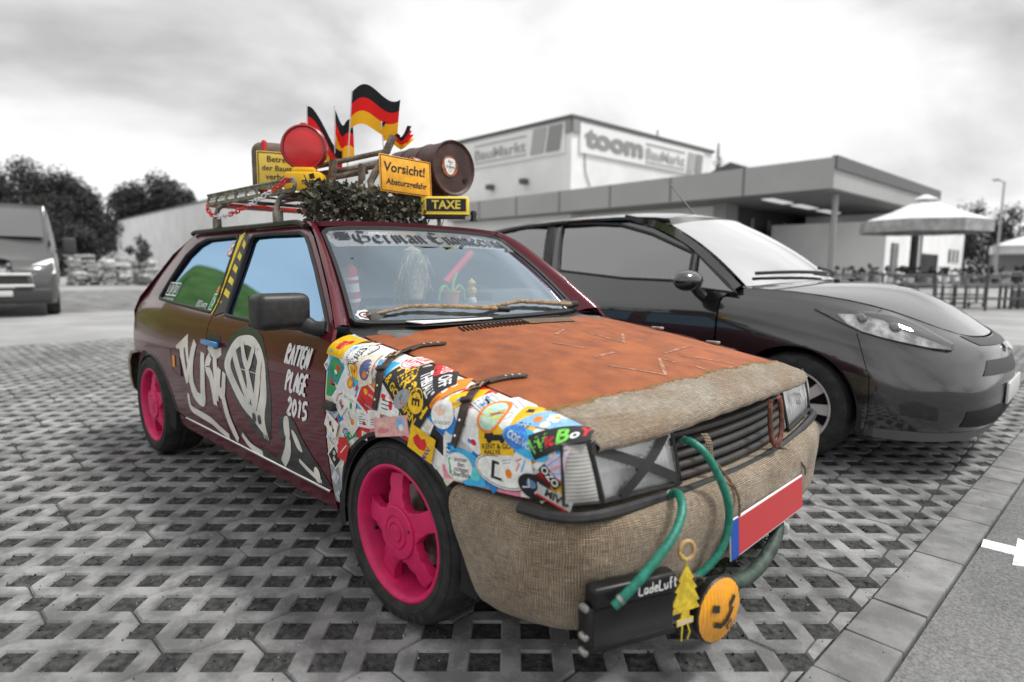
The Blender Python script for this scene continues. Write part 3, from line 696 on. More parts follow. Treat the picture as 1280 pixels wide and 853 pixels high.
# --- front face
def blin(c, s, t, bul=0):
    tl, tr, br, bl = (Vector(p) for p in c); p = tl*(1-s)*(1-t)+tr*s*(1-t)+br*s*t+bl*(1-s)*t
    n = (tr-tl).cross(bl-tl).normalized()*-1
    return p+n*bul*math.sin(math.pi*min(1, max(0, s)))**.6*math.sin(math.pi*min(1, max(0, t)))**.6 if bul else p
LQ = [(.617, -.682, .657), (.648, -.372, .640), (.682, -.372, .503), (.650, -.668, .524)]
IQ = [(.588, -.7475, .662), (.613, -.687, .660), (.646, -.672, .522), (.606, -.757, .527)]
LENS = glass_mat('lamp_lens', (1, 1, 1), .10, 1.5, (.97, .97, .97))
REFL = M('lamp_reflector', .92, .35, metal=0, var=.15, vs=9)
INDM = M('indicator_lens', (.34, .33, .31), .18, spec=.6, var=.15, vs=8, coat=.6)
LAMPS = []
for my in (1, -1):
    def mm(p): return (p[0], p[1]*my, p[2])
    hl = MB()
    rows = [[mm(blin(LQ, s/24, t/10, .012)+Vector((-.028*math.sin(math.pi*s/24)*math.sin(math.pi*t/10)-.012, 0, 0))) for t in range(11)] for s in range(25)]
    hl.grid(rows, flip=my < 0); h = hl.build('headlight', REFL, CAR, angle=80)
    rows = []
    for s in range(61):
        fl = .0030*math.sin(s*1.9) if 6 < s < 54 else 0
        rows.append([mm(blin(LQ, s/60, t/10, .014)+Vector((fl*math.sin(math.pi*t/10), 0, 0))) for t in range(11)])
    MB().grid(rows, flip=my < 0).build('lens', LENS, h, angle=80)
    MB().tube([mm(blin(LQ, a, b)) for a, b in resample([(0, 0), (1, 0), (1, 1), (0, 1)], .1)], .006, 6, closed=True).build('lamp_frame', BLK, h)
    MB().lathe([(.0, .0), (.016, .004), (.022, .012), (.022, .03)], 16, FR(mm((.625, -.53, .585)), (0, 1, 0), (0, 0, 1))).build('bulb_shield', CHROME, h)
    rows = []
    for t in range(49):
        rb = .0013*math.sin(t*2.1)
        rows.append([mm(blin(IQ, s/10, t/48, .016)+Vector((rb*.7, -rb*.7, 0))) for s in range(11)])
    iq = MB().grid(rows, flip=my > 0).build('indicator_lamp', INDM, CAR, angle=80)
    MB().tube([mm(blin(IQ, a, b)) for a, b in resample([(0, 0), (1, 0), (1, 1), (0, 1)], .12)], .004, 6, closed=True).build('lamp_frame', BLK, iq)
    if my == 1:
        for (a, b) in (((.0, .07), (.98, .93)), ((.90, .03), (.20, .97))):   # tape cross over the lens
            dvv = Vector((b[0]-a[0], (b[1]-a[1])*.45)).normalized(); nx = Vector((-dvv.y, dvv.x/.45))*.045; rr = []
            for k in range(13):
                f = k/12; c_ = (a[0]+(b[0]-a[0])*f, a[1]+(b[1]-a[1])*f); rr.append([blin(LQ, c_[0]-nx.x, c_[1]-nx.y, .014)+Vector((.0045, -.002, 0)), blin(LQ, c_[0]+nx.x, c_[1]+nx.y, .014)+Vector((.0045, -.002, 0))])
            MB().grid(rr).build('tape', M('black_tape', .02, .6), h)
    LAMPS.append(h)
def gx(y): return .652+.032*(1-(y/.37)**2)
GR = MB().grid([[(gx(y)-.055, y, .66), (gx(y)-.045, y, .49)] for y in [-.37+.074*i for i in range(11)]], flip=True).build('grille', DARK, CAR)
SLAT = M('grille_slat', .035, .5, var=.5, vs=14, col2=(.075, .055, .04), cpos=(.45, .8))
for k in range(6):
    z = .508+k*.0265; rows = []
    for y in [-.366+.061*i for i in range(13)]:
        x = gx(y)-.012+(.625-z)*.26; rows.append([(x-.03, y, z+.012), (x-.004, y, z+.0105), (x, y, z+.006), (x, y, z-.003), (x-.004, y, z-.007), (x-.03, y, z-.009)])
    MB().grid(rows, flip=True).build('slat', SLAT, GR, angle=50)
MB().tube([(gx(y)+.004+(0 if abs(y) < .37 else 0), y, .664) for y in [-.37+.037*i for i in range(21)]], .011, 6).build('grille_top_bar', BLK, GR)
pt = [(.50, -.792, .502), (.60, -.765, .500), (.655, -.70, .500), (.682, -.55, .495), (.705, -.36, .487), (.722, -.15, .484), (.725, 0, .483)]
P = spline(pt+[(a, -b, c) for a, b, c in reversed(pt[:-1])], 4)
MB().tube(P, .014, 8).build('bumper_trim', BLK, CAR)
MB().box((.47, 0, .50), (.10, 1.38, .28)).build('front_panel', DARK, CAR)
# lower shell, floor, engine bay (dark)
MB().box((-1.3, 0, .235), (2.1, 1.46, .03)).box((.15, 0, .45), (.75, 1.16, .40)).box((-2.45, 0, .36), (.55, 1.1, .22)).build('floor_pan', DARK, CAR)
# --- burlap over the bonnet's leading edge
rows = []; uvs = []
for i in range(57):
    y = -.668+1.336*i/56; q = abs(y)/.66; fray = .006*math.sin(i*2.7)+.004*math.sin(i*5.1)
    xb = .552-.075*max(0, -y/.66)**2-.02*max(0, y/.66)**2+.005*math.sin(i*.55)+fray*.6; xf = hood_front(min(.66, abs(y)))+.008; rw = []; uvr = []
    for k in range(10):
        f = k/7
        if k <= 7: x = xb+(xf-xb)*f; p = Vector(hood(x, max(-.66, min(.66, y)))); p.y = y; p.z += .008+.0015*math.sin(i*.45+k)*math.sin(k*.8)-(.012 if q > .985 else 0)
        elif k == 8: p = Vector((xf+.010, y, hood(xf, max(-.66, min(.66, y)))[2]-.012))
        else: p = Vector((xf+.004, y, hood(xf, max(-.66, min(.66, y)))[2]-.024+.0015*math.sin(i*1.3)))
        rw.append(p); uvr.append((y, k*.025))
    rows.append(rw); uvs.append(uvr)
CLOTH = MB().grid(rows, uv=uvs, flip=True).build('bonnet_burlap', BUR2, HOOD, angle=80)
mb = MB(); rg = random.Random(5)   # frayed threads along the cut edge
for k in range(330):
    i = rg.uniform(0, 56); y = -.668+1.336*i/56; q = rows[int(i)][0]
    if rg.random() < .35: y = rg.uniform(-.67, -.5)
    xb = rows[max(0, min(56, int((y+.668)/1.336*56)))][0]; a = rg.gauss(math.pi, .6); l = rg.uniform(.008, .028); z = hood(xb.x, max(-.66, min(.66, y)))[2]
    p0 = Vector((xb.x+.006, y, z+.007)); p1 = p0+Vector((math.cos(a)*l*.6, math.sin(a)*l*.6, .003)); p2 = p0+Vector((math.cos(a)*l, math.sin(a+.4)*l, -.002))
    mb.tube([p0, p1, p2], .0009, 3, caps=False)
tag(mb.build('frayed_threads', M('jute_thread', (.36, .22, .09), .9), CLOTH), kind='stuff')
# --- wheels
def wheel(parent, loc, flip):
    w_ = empty('wheel', loc, 0, parent, rot=(R(90), 0, R(180) if flip else 0))
    ty = MB(); prof = [(.202, -.006), (.206, .004), (.214, .0075), (.232, .011), (.250, .009), (.262, .001), (.270, -.012), (.2755, -.028)]
    tread = [(.2765, -.034), (.278, -.056), (.278, -.062), (.270, -.064), (.270, -.072), (.278, -.074), (.279, -.094), (.271, -.096), (.271, -.104), (.279, -.106), (.278, -.132), (.270, -.134), (.270, -.142), (.278, -.144), (.2755, -.172), (.262, -.196), (.235, -.205), (.204, -.194)]
    pr_ = prof+tread; n = 156; vs = []
    for j in range(n):
        a = 2*math.pi*j/n; g = .005 if j % 3 == 0 else 0
        for k, (r_, h_) in enumerate(pr_):
            rr = r_-(g if 7 <= k <= 10 or 21 <= k <= 23 else (g*.7 if 13 <= k <= 14 or 17 <= k <= 19 else (g*.3 if k == 6 else 0)))
            vs.append((rr*math.cos(a), rr*math.sin(a), h_))
    kk = len(pr_); ty.add(vs, [(j*kk+i, ((j+1) % n)*kk+i, ((j+1) % n)*kk+i+1, j*kk+i+1) for j in range(n) for i in range(kk-1)])
    # raised rings on the sidewall
    ty.lathe([(.226, .0095), (.2275, .0125), (.229, .0105)], 64); ty.lathe([(.2555, .0065), (.257, .0085), (.2585, .0045)], 64)
    ty.build('tyre', RUB, w_, angle=28)
    em = MB()
    for a0 in (R(100), R(280)):
        for i, ch_ in enumerate('FALKEN'):
            v_, f_, _c = sh_text(ch_, .026, None, bold=.02); a = a0-R(9.5)*(i-2.5)
            em.add([((.2405+y)*math.cos(a)+x*math.sin(a), (.2405+y)*math.sin(a)-x*math.cos(a), .0128) for x, y in v_], f_)
    em.build('tyre_lettering', M('tyre_emboss', .035, .6), w_)['kind'] = 'stuff'
    MB().lathe([(.2035, -.004), (.206, .002), (.203, .0055), (.197, .0045), (.191, -.001), (.186, -.014), (.178, -.05), (.172, -.075), (.170, -.10), (.178, -.17), (.2, -.19)], 64).build('rim', PINK, w_, angle=60)
    st = []
    for k in range(5):
        a0 = R(90+72*k+9)
        for da, r_ in ((-36, .083), (-24, .094), (-13.5, .128), (-10.5, .176), (10.5, .176), (13.5, .128), (24, .094)): st.append((r_*math.cos(a0+R(da)), r_*math.sin(a0+R(da))))
    bm = bmesh.new(); vv = [bm.verts.new((x, y, 0)) for x, y in st]; cv = bm.verts.new((0, 0, 0)); n5 = len(vv)
    for i in range(n5): bm.faces.new((cv, vv[i], vv[(i+1) % n5]))
    bmesh.ops.subdivide_edges(bm, edges=bm.edges[:], cuts=2, use_grid_fill=True)
    bmesh.ops.recalc_face_normals(bm, faces=bm.faces)
    if sum(f.normal.z for f in bm.faces) < 0: bmesh.ops.reverse_faces(bm, faces=bm.faces)
    for v in bm.verts: r_ = v.co.length; v.co.z = -.030-.022*(r_/.176)**2
    ext = bmesh.ops.extrude_face_region(bm, geom=bm.faces[:])
    top = [e_ for e_ in ext['geom'] if isinstance(e_, bmesh.types.BMVert)]; tf = [e_ for e_ in ext['geom'] if isinstance(e_, bmesh.types.BMFace)]
    for v in top: v.co.z += .028
    bed_ = [e_ for e_ in bm.edges if len(e_.link_faces) == 2 and sum(f in set(tf) for f in e_.link_faces) == 1]
    bmesh.ops.bevel(bm, geom=bed_, offset=.006, segments=3, profile=.5, affect='EDGES')
    me = bpy.data.meshes.new('spokes'); bm.normal_update(); bm.to_mesh(me); bm.free(); me.materials.append(PINK); me.polygons.foreach_set('use_smooth', [True]*len(me.polygons)); me.set_sharp_from_angle(angle=R(45)); link_mesh('spokes', me, w_)
    MB().lathe([(.080, -.016), (.0795, -.0015), (.076, .001), (.052, .0015), (.050, -.002), (.047, -.002), (.045, .003), (.032, .004), (.030, .0005), (.0275, .0005), (.0255, .006), (.012, .0075), (0, .0075)], 40).build('hub_cap', PINK, w_, angle=30)
    MB().tube([(.062, .022, .0), (.062, .022, .003)], .0042, 8).build('lock_hole', DARK, w_)
    MB().tube([(-.155*math.cos(R(15)), -.155*math.sin(R(15)), -.06), (-.158*math.cos(R(15)), -.158*math.sin(R(15)), -.025)], .006, 8).build('valve', BLK, w_)
    MB().lathe([(.0, -.09), (.125, -.09), (.125, -.105), (0, -.105)], 32).build('brake_disc', STEEL, w_)
    return w_
W1 = wheel(CAR, (0, -.788, .278), False)
for wx, fl in ((-2.335, False), (0, True), (-2.335, True)):
    c_ = copy_tree(W1, CAR); c_.location = (wx, .788 if fl else -.788, .278); c_.rotation_euler = (R(90), R(random.uniform(0, 72)) if 0 else 0, R(180) if fl else 0)
# --- number plate
pl_ = empty('number_plate', (.7825, -.022, .345), 0, CAR, rot=(0, R(-4), 0))
MB().rbox((0, 0, 0), (.005, .52, .11), .002).build('plate_backing', M('plate_white', .75, .4), pl_)
MB().box((.0032, .021, 0), (.001, .468, .100)).build('plate_field', M('plate_red', (.47, .035, .04), .45), pl_)
MB().box((.0032, -.2365, 0), (.001, .044, .106)).build('plate_stripe', M('plate_blue', (.005, .06, .35), .4), pl_)
# --- door mirror, handle, fuel flap, repeater
mr = MB().rbox((-.535, -.868, .905), (.10, .185, .120), .028, seg=4).build('door_mirror', BLK, CAR, angle=60)
MB().tube(spline([(-.52, -.80, .865), (-.48, -.77, .845), (-.455, -.745, .845)], 4), [.030]*3+[.026]*6, 10).build('mirror_foot', BLK, mr)
MB().prism([(-.405, .842), (-.44, .848), (-.565, .948), (-.56, .85)], -.006, .006, FR((0, -.742, 0), (1, 0, 0), (0, .22, 1))).build('mirror_base', BLK, mr)
MB().grid([[(-.588, -.95, .855), (-.588, -.79, .855)], [(-.588, -.95, .955), (-.588, -.79, .955)]], flip=True).build('mirror_glass', CHROME, mr)
hp_ = Vector(side(-1.375, .712))
panel('handle_recess', [(-1.455, .69), (-1.30, .69), (-1.29, .715), (-1.31, .752), (-1.42, .752), (-1.455, .73)], side, BLK, DOOR, step=.03, thick=.002, off=.0015)
MB().rbox(hp_+Vector((0, -.018, .002)), (.185, .014, .024), .006).build('handle', M('handle_blue', (.03, .22, .55), .25, coat=.5), DOOR)
fl = panel('fuel_flap', s2([(-1.935, .632), (-1.81, .640), (-1.795, .515), (-1.90, .528)], 1, True), side, MAROON, QUART, step=.05, thick=.003, off=.0035)
P = [Vector(side(u, v))+Vector((0, -.002, 0)) for u, v in resample([(-1.938, .635), (-1.806, .643), (-1.791, .512), (-1.904, .525)], .03)]
MB().tube(P, .0035, 5, closed=True).build('flap_gap', SEAL, QUART)
panel('side_reflector', rect(-1.90, .548, -1.865, .605), side, M('amber', (.75, .28, .01), .3), QUART, step=.03, thick=.002, off=.0075)
MB().rbox(Vector(side(-.33, .607))+Vector((0, -.012, 0)), (.062, .026, .026), .005).build('side_repeater', BLK, WING)
# --- cabin
CAB = M('cabin_trim', .10, .8, var=.2, vs=12); SEATM = M('seat_fabric', (.10, .105, .12), .95, var=.25, vs=20)
MB().rbox((-.62, 0, .72), (.30, 1.30, .22), .05, seg=3).rbox((-.40, 0, .79), (.30, 1.20, .08), .03).rbox((-.56, 0, .855), (.24, 1.16, .09), .03).rbox((-.68, .36, .90), (.16, .38, .10), .04).build('dashboard', CAB, CAR)
sw = FR((-.84, .36, .80), (0, 1, 0), (-.45, 0, .9))
MB().lathe([(.185, 0), (.179, .011), (.168, .011), (.163, 0), (.168, -.011), (.179, -.011)], 28, sw, closed=True).box((0, 0, 0), (.33, .045, .02), sw).lathe([(0, .03), (.06, .025), (.065, 0)], 16, sw).build('steering_wheel', BLK, CAR)
for sy in (-.36, .36):
    st_ = empty('front_seat', (-1.25, sy, .28), 0, CAR)
    MB().rbox((.08, 0, .16), (.50, .48, .15), .05, seg=3).build('seat_cushion', SEATM, st_)
    MB().rbox((0, 0, .28), (.13, .46, .58), .05, TR((-.22, 0, .15), ry=R(-14)), seg=3).build('seat_back', SEATM, st_)
    MB().rbox((0, 0, .66), (.09, .26, .17), .035, TR((-.22, 0, .15), ry=R(-14)), seg=3).build('headrest', SEATM, st_)
MB().rbox((-2.05, 0, .50), (.45, 1.15, .16), .05).rbox((0, 0, .25), (.13, 1.15, .52), .05, TR((-2.22, 0, .48), ry=R(-16))).build('rear_bench', SEATM, CAR)
MB().box((-1.3, -.735, .55), (1.8, .02, .50)).box((-1.3, .735, .55), (1.8, .02, .50)).box((-2.35, 0, .80), (.35, 1.2, .02)).build('cabin_lining', CAB, CAR)

# ================================================================== stickers, graffiti and lettering on the hatchback
WHT = (.78, .78, .76); BK = (.015, .015, .017); YEL = (.80, .48, .01); RED = (.62, .02, .025); BLU = (.02, .22, .62); LBL = (.05, .42, .75); GRN = (.02, .30, .10); ORA = (.75, .22, .015); PNK = (.75, .25, .34); GRY = (.30, .32, .34); CRM = (.70, .66, .52); LGR = (.55, .58, .60)
LAY = []
def stick(shapes, x, v, deg=0, sc=1):
    V0_ = shapes[0][0]; a = R(deg); W_ = [(x+sc*(p[0]*math.cos(a)-p[1]*math.sin(a)), v+sc*(p[0]*math.sin(a)+p[1]*math.cos(a))) for p in V0_]; xs = [p[0] for p in W_]; ys = [p[1] for p in W_]; bb = (min(xs), max(xs), min(ys), max(ys)); o = .0006
    for b, t in LAY:
        if b[0] < bb[1] and bb[0] < b[1] and b[2] < bb[3] and bb[2] < b[3]: o = max(o, t)
    LAY.append((bb, o+.00008+len(shapes)*.00006))
    return decal('sticker', WING, fender, shapes, x, v, a, off=o, gap=.00006, sc=sc, fine=.013)
rg = random.Random(11)
PAL = [WHT, WHT, WHT, WHT, WHT, WHT, CRM, LGR, YEL, RED, LBL, BLU, GRN, PNK, ORA, BK, GRY, WHT, (.68, .72, .74), (.72, .70, .66)]
def filler(w_, h_):
    kind = rg.random(); base = rg.choice(PAL); sh_ = []
    if kind < .62: o = rect(-w_/2, -h_/2, w_/2, h_/2)
    elif kind < .85: o = circ(0, 0, w_/2, h_/2, 22)
    else: o = [(-w_/2, -h_/2), (w_*.35, -h_/2), (w_/2, h_*.2), (w_*.2, h_/2), (-w_/2, h_*.35)]
    sh_.append(sh_poly(o, base, .04))
    if kind < .62 and rg.random() < .5: sh_.append(sh_poly(rect(-w_*.44, -h_*.42, w_*.44, h_*.42), rg.choice(PAL), .04))
    for k in range(rg.randint(2, 5)):
        c = rg.choice([c for c in PAL+[BK, RED, BLU] if c != base]); cx, cy = rg.uniform(-.28, .28)*w_, rg.uniform(-.28, .28)*h_; q = rg.random(); s_ = min(w_, h_)
        if q < .35: sh_.append(sh_poly(circ(cx, cy, s_*rg.uniform(.06, .18), s_*rg.uniform(.06, .18), 12), c, .04))
        elif q < .6: sh_.append(sh_poly([(cx+s_*.2*math.cos(t)*rg.uniform(.3, 1), cy+s_*.2*math.sin(t)*rg.uniform(.3, 1)) for t in [i*.9 for i in range(7)]], c, .04))
        else: sh_.append(sh_stroke([(cx-.2*w_, cy), (cx, cy+rg.uniform(-.1, .1)*h_), (cx+.2*w_, cy+rg.uniform(-.08, .08)*h_)], s_*rg.uniform(.04, .12), c))
    for k in range(rg.randint(0, 4)):   # lines of small print
        y_ = -h_*.3+k*h_*.13; sh_.append(sh_stroke([(-w_*.33, y_), (w_*rg.uniform(-.1, .33), y_)], h_*.035, BK if base != BK else WHT))
    return sh_
fpoly = [(u, v) for u, v in resample(fo, .03)]
pts_ = []
u = -.40
while u < .64:
    v = .24
    while v < .89:
        p = (u+rg.uniform(-.02, .02), v+rg.uniform(-.018, .018))
        if inside(p, fo): pts_.append(p)
        v += .06
    u += .066
rg.shuffle(pts_)
def clip_ok(p, r_):   # keep whole stickers on the panel
    return all(inside((p[0]+r_*.92*math.cos(a), p[1]+r_*.92*math.sin(a)), fo) for a in [i*math.pi/6 for i in range(12)])
def fit(p, w_, h_):
    s_ = 1.0
    while s_ > .3 and not clip_ok(p, .5*math.hypot(w_, h_)*s_): s_ *= .86
    return s_
# first a ground of plain sticker paper following the panel edge, then single stickers over it
def inset_poly(o, d):
    k = len(o); out = []
    for i in range(k):
        a, b, c = o[i-1], o[i], o[(i+1) % k]; t1 = Vector((b[0]-a[0], b[1]-a[1])); t2 = Vector((c[0]-b[0], c[1]-b[1])); t1.normalize(); t2.normalize(); n = Vector((-(t1.y+t2.y), t1.x+t2.x))
        if n.length < 1e-6: n = Vector((-t1.y, t1.x))
        n.normalize(); out.append((b[0]+n.x*d, b[1]+n.y*d))
    return out
area = sum(fo[i-1][0]*fo[i][1]-fo[i][0]*fo[i-1][1] for i in range(len(fo)))
fin = inset_poly(fo, .005 if area > 0 else -.005)
cuts = [-.40, -.31, -.22, -.12, -.03, .06, .14, .23, .31, .40, .48, .56, .65]; vc = [.2, .40, .53, .62, .70, .78, .9]
def clip_half(o, ax, val, keep_gt):
    out = []
    for i in range(len(o)):
        a, b = o[i-1], o[i]; ia = (a[ax] >= val) == keep_gt; ib = (b[ax] >= val) == keep_gt
        if ia != ib: t = (val-a[ax])/(b[ax]-a[ax]); out.append((a[0]+(b[0]-a[0])*t, a[1]+(b[1]-a[1])*t))
        if ib: out.append(b)
    return out
for i in range(len(cuts)-1):
    for j in range(len(vc)-1):
        o = fin; a, b = cuts[i]+rg.uniform(-.012, .012), cuts[i+1]+.012
        for ax, val, kg in ((0, a, True), (0, b, False), (1, vc[j], True), (1, vc[j+1]+.004, False)): o = clip_half(o, ax, val, kg) if o else o
        if not o or len(o) < 3: continue
        ar = abs(sum(o[q-1][0]*o[q][1]-o[q][0]*o[q-1][1] for q in range(len(o))))/2
        if ar < 3e-4: continue
        c = rg.choice([WHT, WHT, CRM, LGR, (.68, .72, .74), WHT, YEL, LBL, PNK, GRY, RED])
        try: stick([sh_poly(o, c, .035)], 0, 0)
        except Exception: pass
for p in pts_:
    w_, h_ = rg.uniform(.06, .125), rg.uniform(.05, .09); s_ = fit(p, w_, h_); stick(filler(w_, h_), p[0], p[1], rg.uniform(-55, 55), s_)
# the larger, readable ones (centre x, height along the panel, turn)
def two(t, n=1): return t
stick([sh_poly(rect(-.05, -.035, .05, .035), YEL), sh_poly(circ(.0, .0, .022, .014, 14), RED), sh_poly(circ(.018, .012, .012, .009, 12), RED), sh_poly(circ(-.025, -.022, .006, .006, 10), LBL)], -.335, .800, -5)
stick([sh_poly(circ(0, 0, .045, .030), BK), sh_poly(circ(0, 0, .043, .028), WHT), sh_ring([(-.013, -.017), (.006, -.017), (.013, -.009), (.013, .009), (.006, .017), (-.013, .017)], [(-.008, -.012), (.004, -.012), (.008, -.007), (.008, .007), (.004, .012), (-.008, .012)], BK)], -.222, .786, 22)
stick([sh_poly(rect(-.037, -.045, .037, .045), CRM), sh_poly(circ(0, .0, .028, .03, 18), (.12, .10, .25)), sh_poly(circ(.004, .008, .015, .013, 14), BLU), sh_poly(circ(-.002, -.012, .012, .01, 12), ORA)], -.15, .742, 18)
stick([sh_poly(rect(-.072, -.040, .072, .040), BK), sh_poly(rect(-.070, -.001, -.005, .038), RED), sh_text('VANS', .026, WHT, -.038, .019, bold=.01), sh_text('OFF', .030, WHT, .034, .019, bold=.02), sh_text('THE', .030, WHT, -.012, -.013, bold=.02, wide=.9), sh_text('WALL"', .030, WHT, .030, -.013, bold=.02, wide=.72)], .122, .752, -33)
stick([sh_poly(rect(-.105, -.05, .105, .05), BK), sh_text('HIRSCH', .058, YEL, .0, .020, bold=.03, wide=.95), sh_text('& GO REIFEN', .034, YEL, -.01, -.026, bold=.02, wide=.9)], .065, .700, -36)
stick([sh_poly(circ(0, 0, .036, .036), BK), sh_poly(circ(0, 0, .033, .033), YEL), sh_text('E', .044, BK, 0, 0, bold=.04)], .112, .690, -90)
stick([sh_poly(circ(0, 0, .036, .028), WHT), sh_ring(circ(0, 0, .034, .026), circ(0, 0, .032, .024), RED), sh_text('ZUM', .020, RED, 0, .010, bold=.02), sh_text('WITZ', .026, RED, 0, -.010, bold=.03)], .002, .789, -8)
stick([sh_poly(circ(0, 0, .040, .023), GRY), sh_text('fire', .016, RED, .0, -.008, rot=.3), sh_text('gas', .016, BK, 0, .008, rot=.3)], .050, .688, 35)
stick([sh_poly(rect(-.085, -.028, .085, .028), (.72, .38, .36)), sh_poly(circ(.05, .006, .022, .02, 14), (.25, .42, .66)), sh_poly(circ(.052, -.005, .012, .01, 12), WHT), sh_text('HEIMAT', .017, CRM, -.035, .008, wide=.9), sh_poly(circ(-.04, -.010, .03, .008, 14), (.62, .20, .22))], .003, .602, 13)
stick([sh_poly(rect(-.052, -.036, .052, .036), YEL), sh_poly([(-.036, .0), (-.02, .02), (0, .012), (.012, .02), (.024, .004), (.018, -.014), (-.004, -.02), (-.026, -.014)], RED), sh_text('MAN', .021, (.03, .03, .25), .026, -.020, rot=1.2, bold=.03)], .142, .582, -16)
stick([sh_poly(circ(0, 0, .042, .036), WHT), sh_poly(circ(-.008, .012, .02, .014, 14), (.80, .55, .42)), sh_text('ES RESCHT!', .012, BK, .0, -.02)], .222, .672, 5)
stick([sh_poly([(-.055, -.025), (.02, -.055), (.088, -.045), (.072, .02), (.03, .035), (-.03, .04)], LBL), sh_poly(circ(-.02, .0, .02, .03, 14), BLU), sh_poly(circ(.05, -.02, .02, .018, 14), (.10, .60, .62))], .288, .560, 0)
stick([sh_poly(circ(0, 0, .049, .037), LGR), sh_poly(circ(0, 0, .048, .036), WHT), sh_text('immer', .0175, BK, .010, .019, bold=.015), sh_text('den', .0175, BK, .010, .006, bold=.015), sh_text('nötigen', .0175, BK, .010, -.007, bold=.015), sh_text('Überblick', .0175, BK, .006, -.0205, bold=.015), sh_stroke([(-.032, -.022), (-.030, 0), (-.034, .016), (-.026, .020)], [.006, .006, .004, .006], (.05, .40, .22))], .282, .548, 6)
stick([sh_poly(circ(0, 0, .085, .043), BK), sh_poly(circ(0, 0, .083, .041), WHT), sh_ring(circ(0, 0, .079, .0375), circ(0, 0, .077, .0355), BK), sh_ring([(-.030, -.023), (.008, -.023), (.024, -.012), (.024, .012), (.008, .023), (-.030, .023)], [(-.020, -.016), (.005, -.016), (.015, -.008), (.015, .008), (.005, .016), (-.020, .016)], BK)], .423, .565, -4)
stick([sh_poly(rect(-.048, -.034, .048, .034), WHT), sh_poly(circ(-.024, -.016, .010, .012, 12), ORA), sh_stroke([(.0, -.01), (.012, .008), (.004, .014), (.022, .02)], .003, RED), sh_stroke([(.014, -.012), (.022, .0), (.030, .016)], .004, LBL), sh_stroke([(-.038, .016), (-.01, .018)], .002, GRY), sh_stroke([(-.038, .009), (-.012, .011)], .002, GRY)], .466, .586, 12)
stick([sh_poly(rect(-.052, -.038, .052, .038), YEL), sh_poly([(-.035, .004), (-.03, .022), (-.01, .022), (-.004, .012), (.03, .012), (.036, -.002), (-.02, -.004)], BK), sh_poly(circ(-.02, -.002, .008, .008, 10), BK), sh_poly(circ(.02, -.002, .008, .008, 10), BK), sh_text('KENT & GO', .017, BK, .0, -.017, bold=.03), sh_text('RALLYE', .015, BK, -.014, -.031, bold=.03)], .405, .642, 10)
stick([sh_poly(rect(-.045, -.035, .045, .035), WHT), sh_ring(circ(.015, -.012, .009, .009, 16), circ(.015, -.012, .007, .007, 16), GRY), sh_stroke([(-.03, .015), (.02, .017)], .002, GRY), sh_stroke([(-.03, .006), (.012, .007)], .002, GRY)], .405, .712, -24)
stick([sh_poly(rect(-.03, -.035, .03, .035), YEL), sh_poly(rect(-.018, .012, .0, .024), BK), sh_text('GO', .022, BK, 0, -.022, bold=.03)], .462, .700, 14)
stick([sh_poly(circ(0, 0, .036, .038), ORA), sh_poly(circ(0, 0, .029, .031), (.45, .66, .60)), sh_poly([(-.026, -.004), (-.012, .022), (.0, .004), (.018, .018), (.024, -.010), (.0, -.024)], (.58, .62, .08)), sh_stroke([(-.004, .0), (.024, .006)], .007, (.35, .12, .05))], .375, .690, 10)
stick([sh_poly([(-.055, -.03), (-.03, .025), (.03, .04), (.075, .018), (.04, -.012)], (.22, .45, .72)), *[sh_poly(circ(.010+.014*math.cos(a), .014+.010*math.sin(a), .008, .006, 10), WHT) for a in [i*1.05 for i in range(6)]], sh_poly(circ(.010, .014, .006, .005, 10), YEL), sh_poly(circ(-.018, -.005, .010, .008, 12), ORA), sh_poly(circ(.010, -.010, .012, .008, 12), CRM)], .505, .700, -10)
stick([sh_poly(circ(0, 0, .068, .027), LBL), sh_poly(circ(-.03, .001, .032, .024), (.05, .20, .62)), sh_text('COSWORTH', .0195, WHT, 0, 0, bold=.02, wide=.95)], .490, .645, -18)
stick([sh_poly(rect(-.062, -.027, .062, .027), (.02, .02, .022)), sh_text('W', .044, (.18, .60, .08), -.044, 0, bold=.03, wide=.85), sh_text('it', .034, RED, -.017, -.002, bold=.03), sh_text('B', .046, (.18, .60, .08), .008, 0, bold=.03), sh_text('o', .032, WHT, .031, -.002, bold=.03), sh_text('Y', .040, RED, .049, .002, bold=.03, wide=.9)], .562, .667, 28)
stick([sh_poly([(-.03, -.012), (.036, -.03), (.042, .04), (.0, .02)], (.62, .50, .62)), sh_stroke([(-.02, -.01), (.03, .03)], .003, LBL), sh_stroke([(-.01, -.015), (.034, .01)], .003, PNK), sh_stroke([(0, -.018), (.036, -.01)], .003, LBL)], .562, .608, 0)
stick([sh_poly(circ(0, 0, .045, .030), BK), sh_poly(circ(-.008, .004, .014, .010, 14), (.10, .20, .36)), sh_stroke([(-.03, -.012), (-.012, -.004), (-.018, .014)], .004, LGR), sh_stroke([(.005, -.014), (.014, .0), (.008, .016)], .004, LGR)], .520, .550, -10)
stick([sh_poly(rect(-.030, -.012, .030, .012), BK), sh_text('OZO', .024, WHT, 0, 0, bold=.02)], .561, .583, -42)
stick([sh_poly(rect(-.046, -.014, .046, .014), (.45, .46, .46)), sh_text('MIVV', .024, BK, .004, .002, bold=.05, wide=1.1), sh_stroke([(-.046, -.0125), (.046, -.0125)], .005, RED)], .574, .535, -17)
stick([sh_poly([(-.045, -.06), (.02, -.055), (.04, .02), (.01, .05), (-.04, .03)], RED), sh_stroke([(-.02, -.03), (.02, .02)], .005, WHT)], -.262, .482, -12, .8)
stick([sh_poly(rect(-.04, -.024, .04, .024), WHT), sh_text('BEAT THE BUG', .010, BK, 0, .006), sh_poly(circ(.012, -.011, .008, .012, 10), GRN)], -.22, .640, -10)
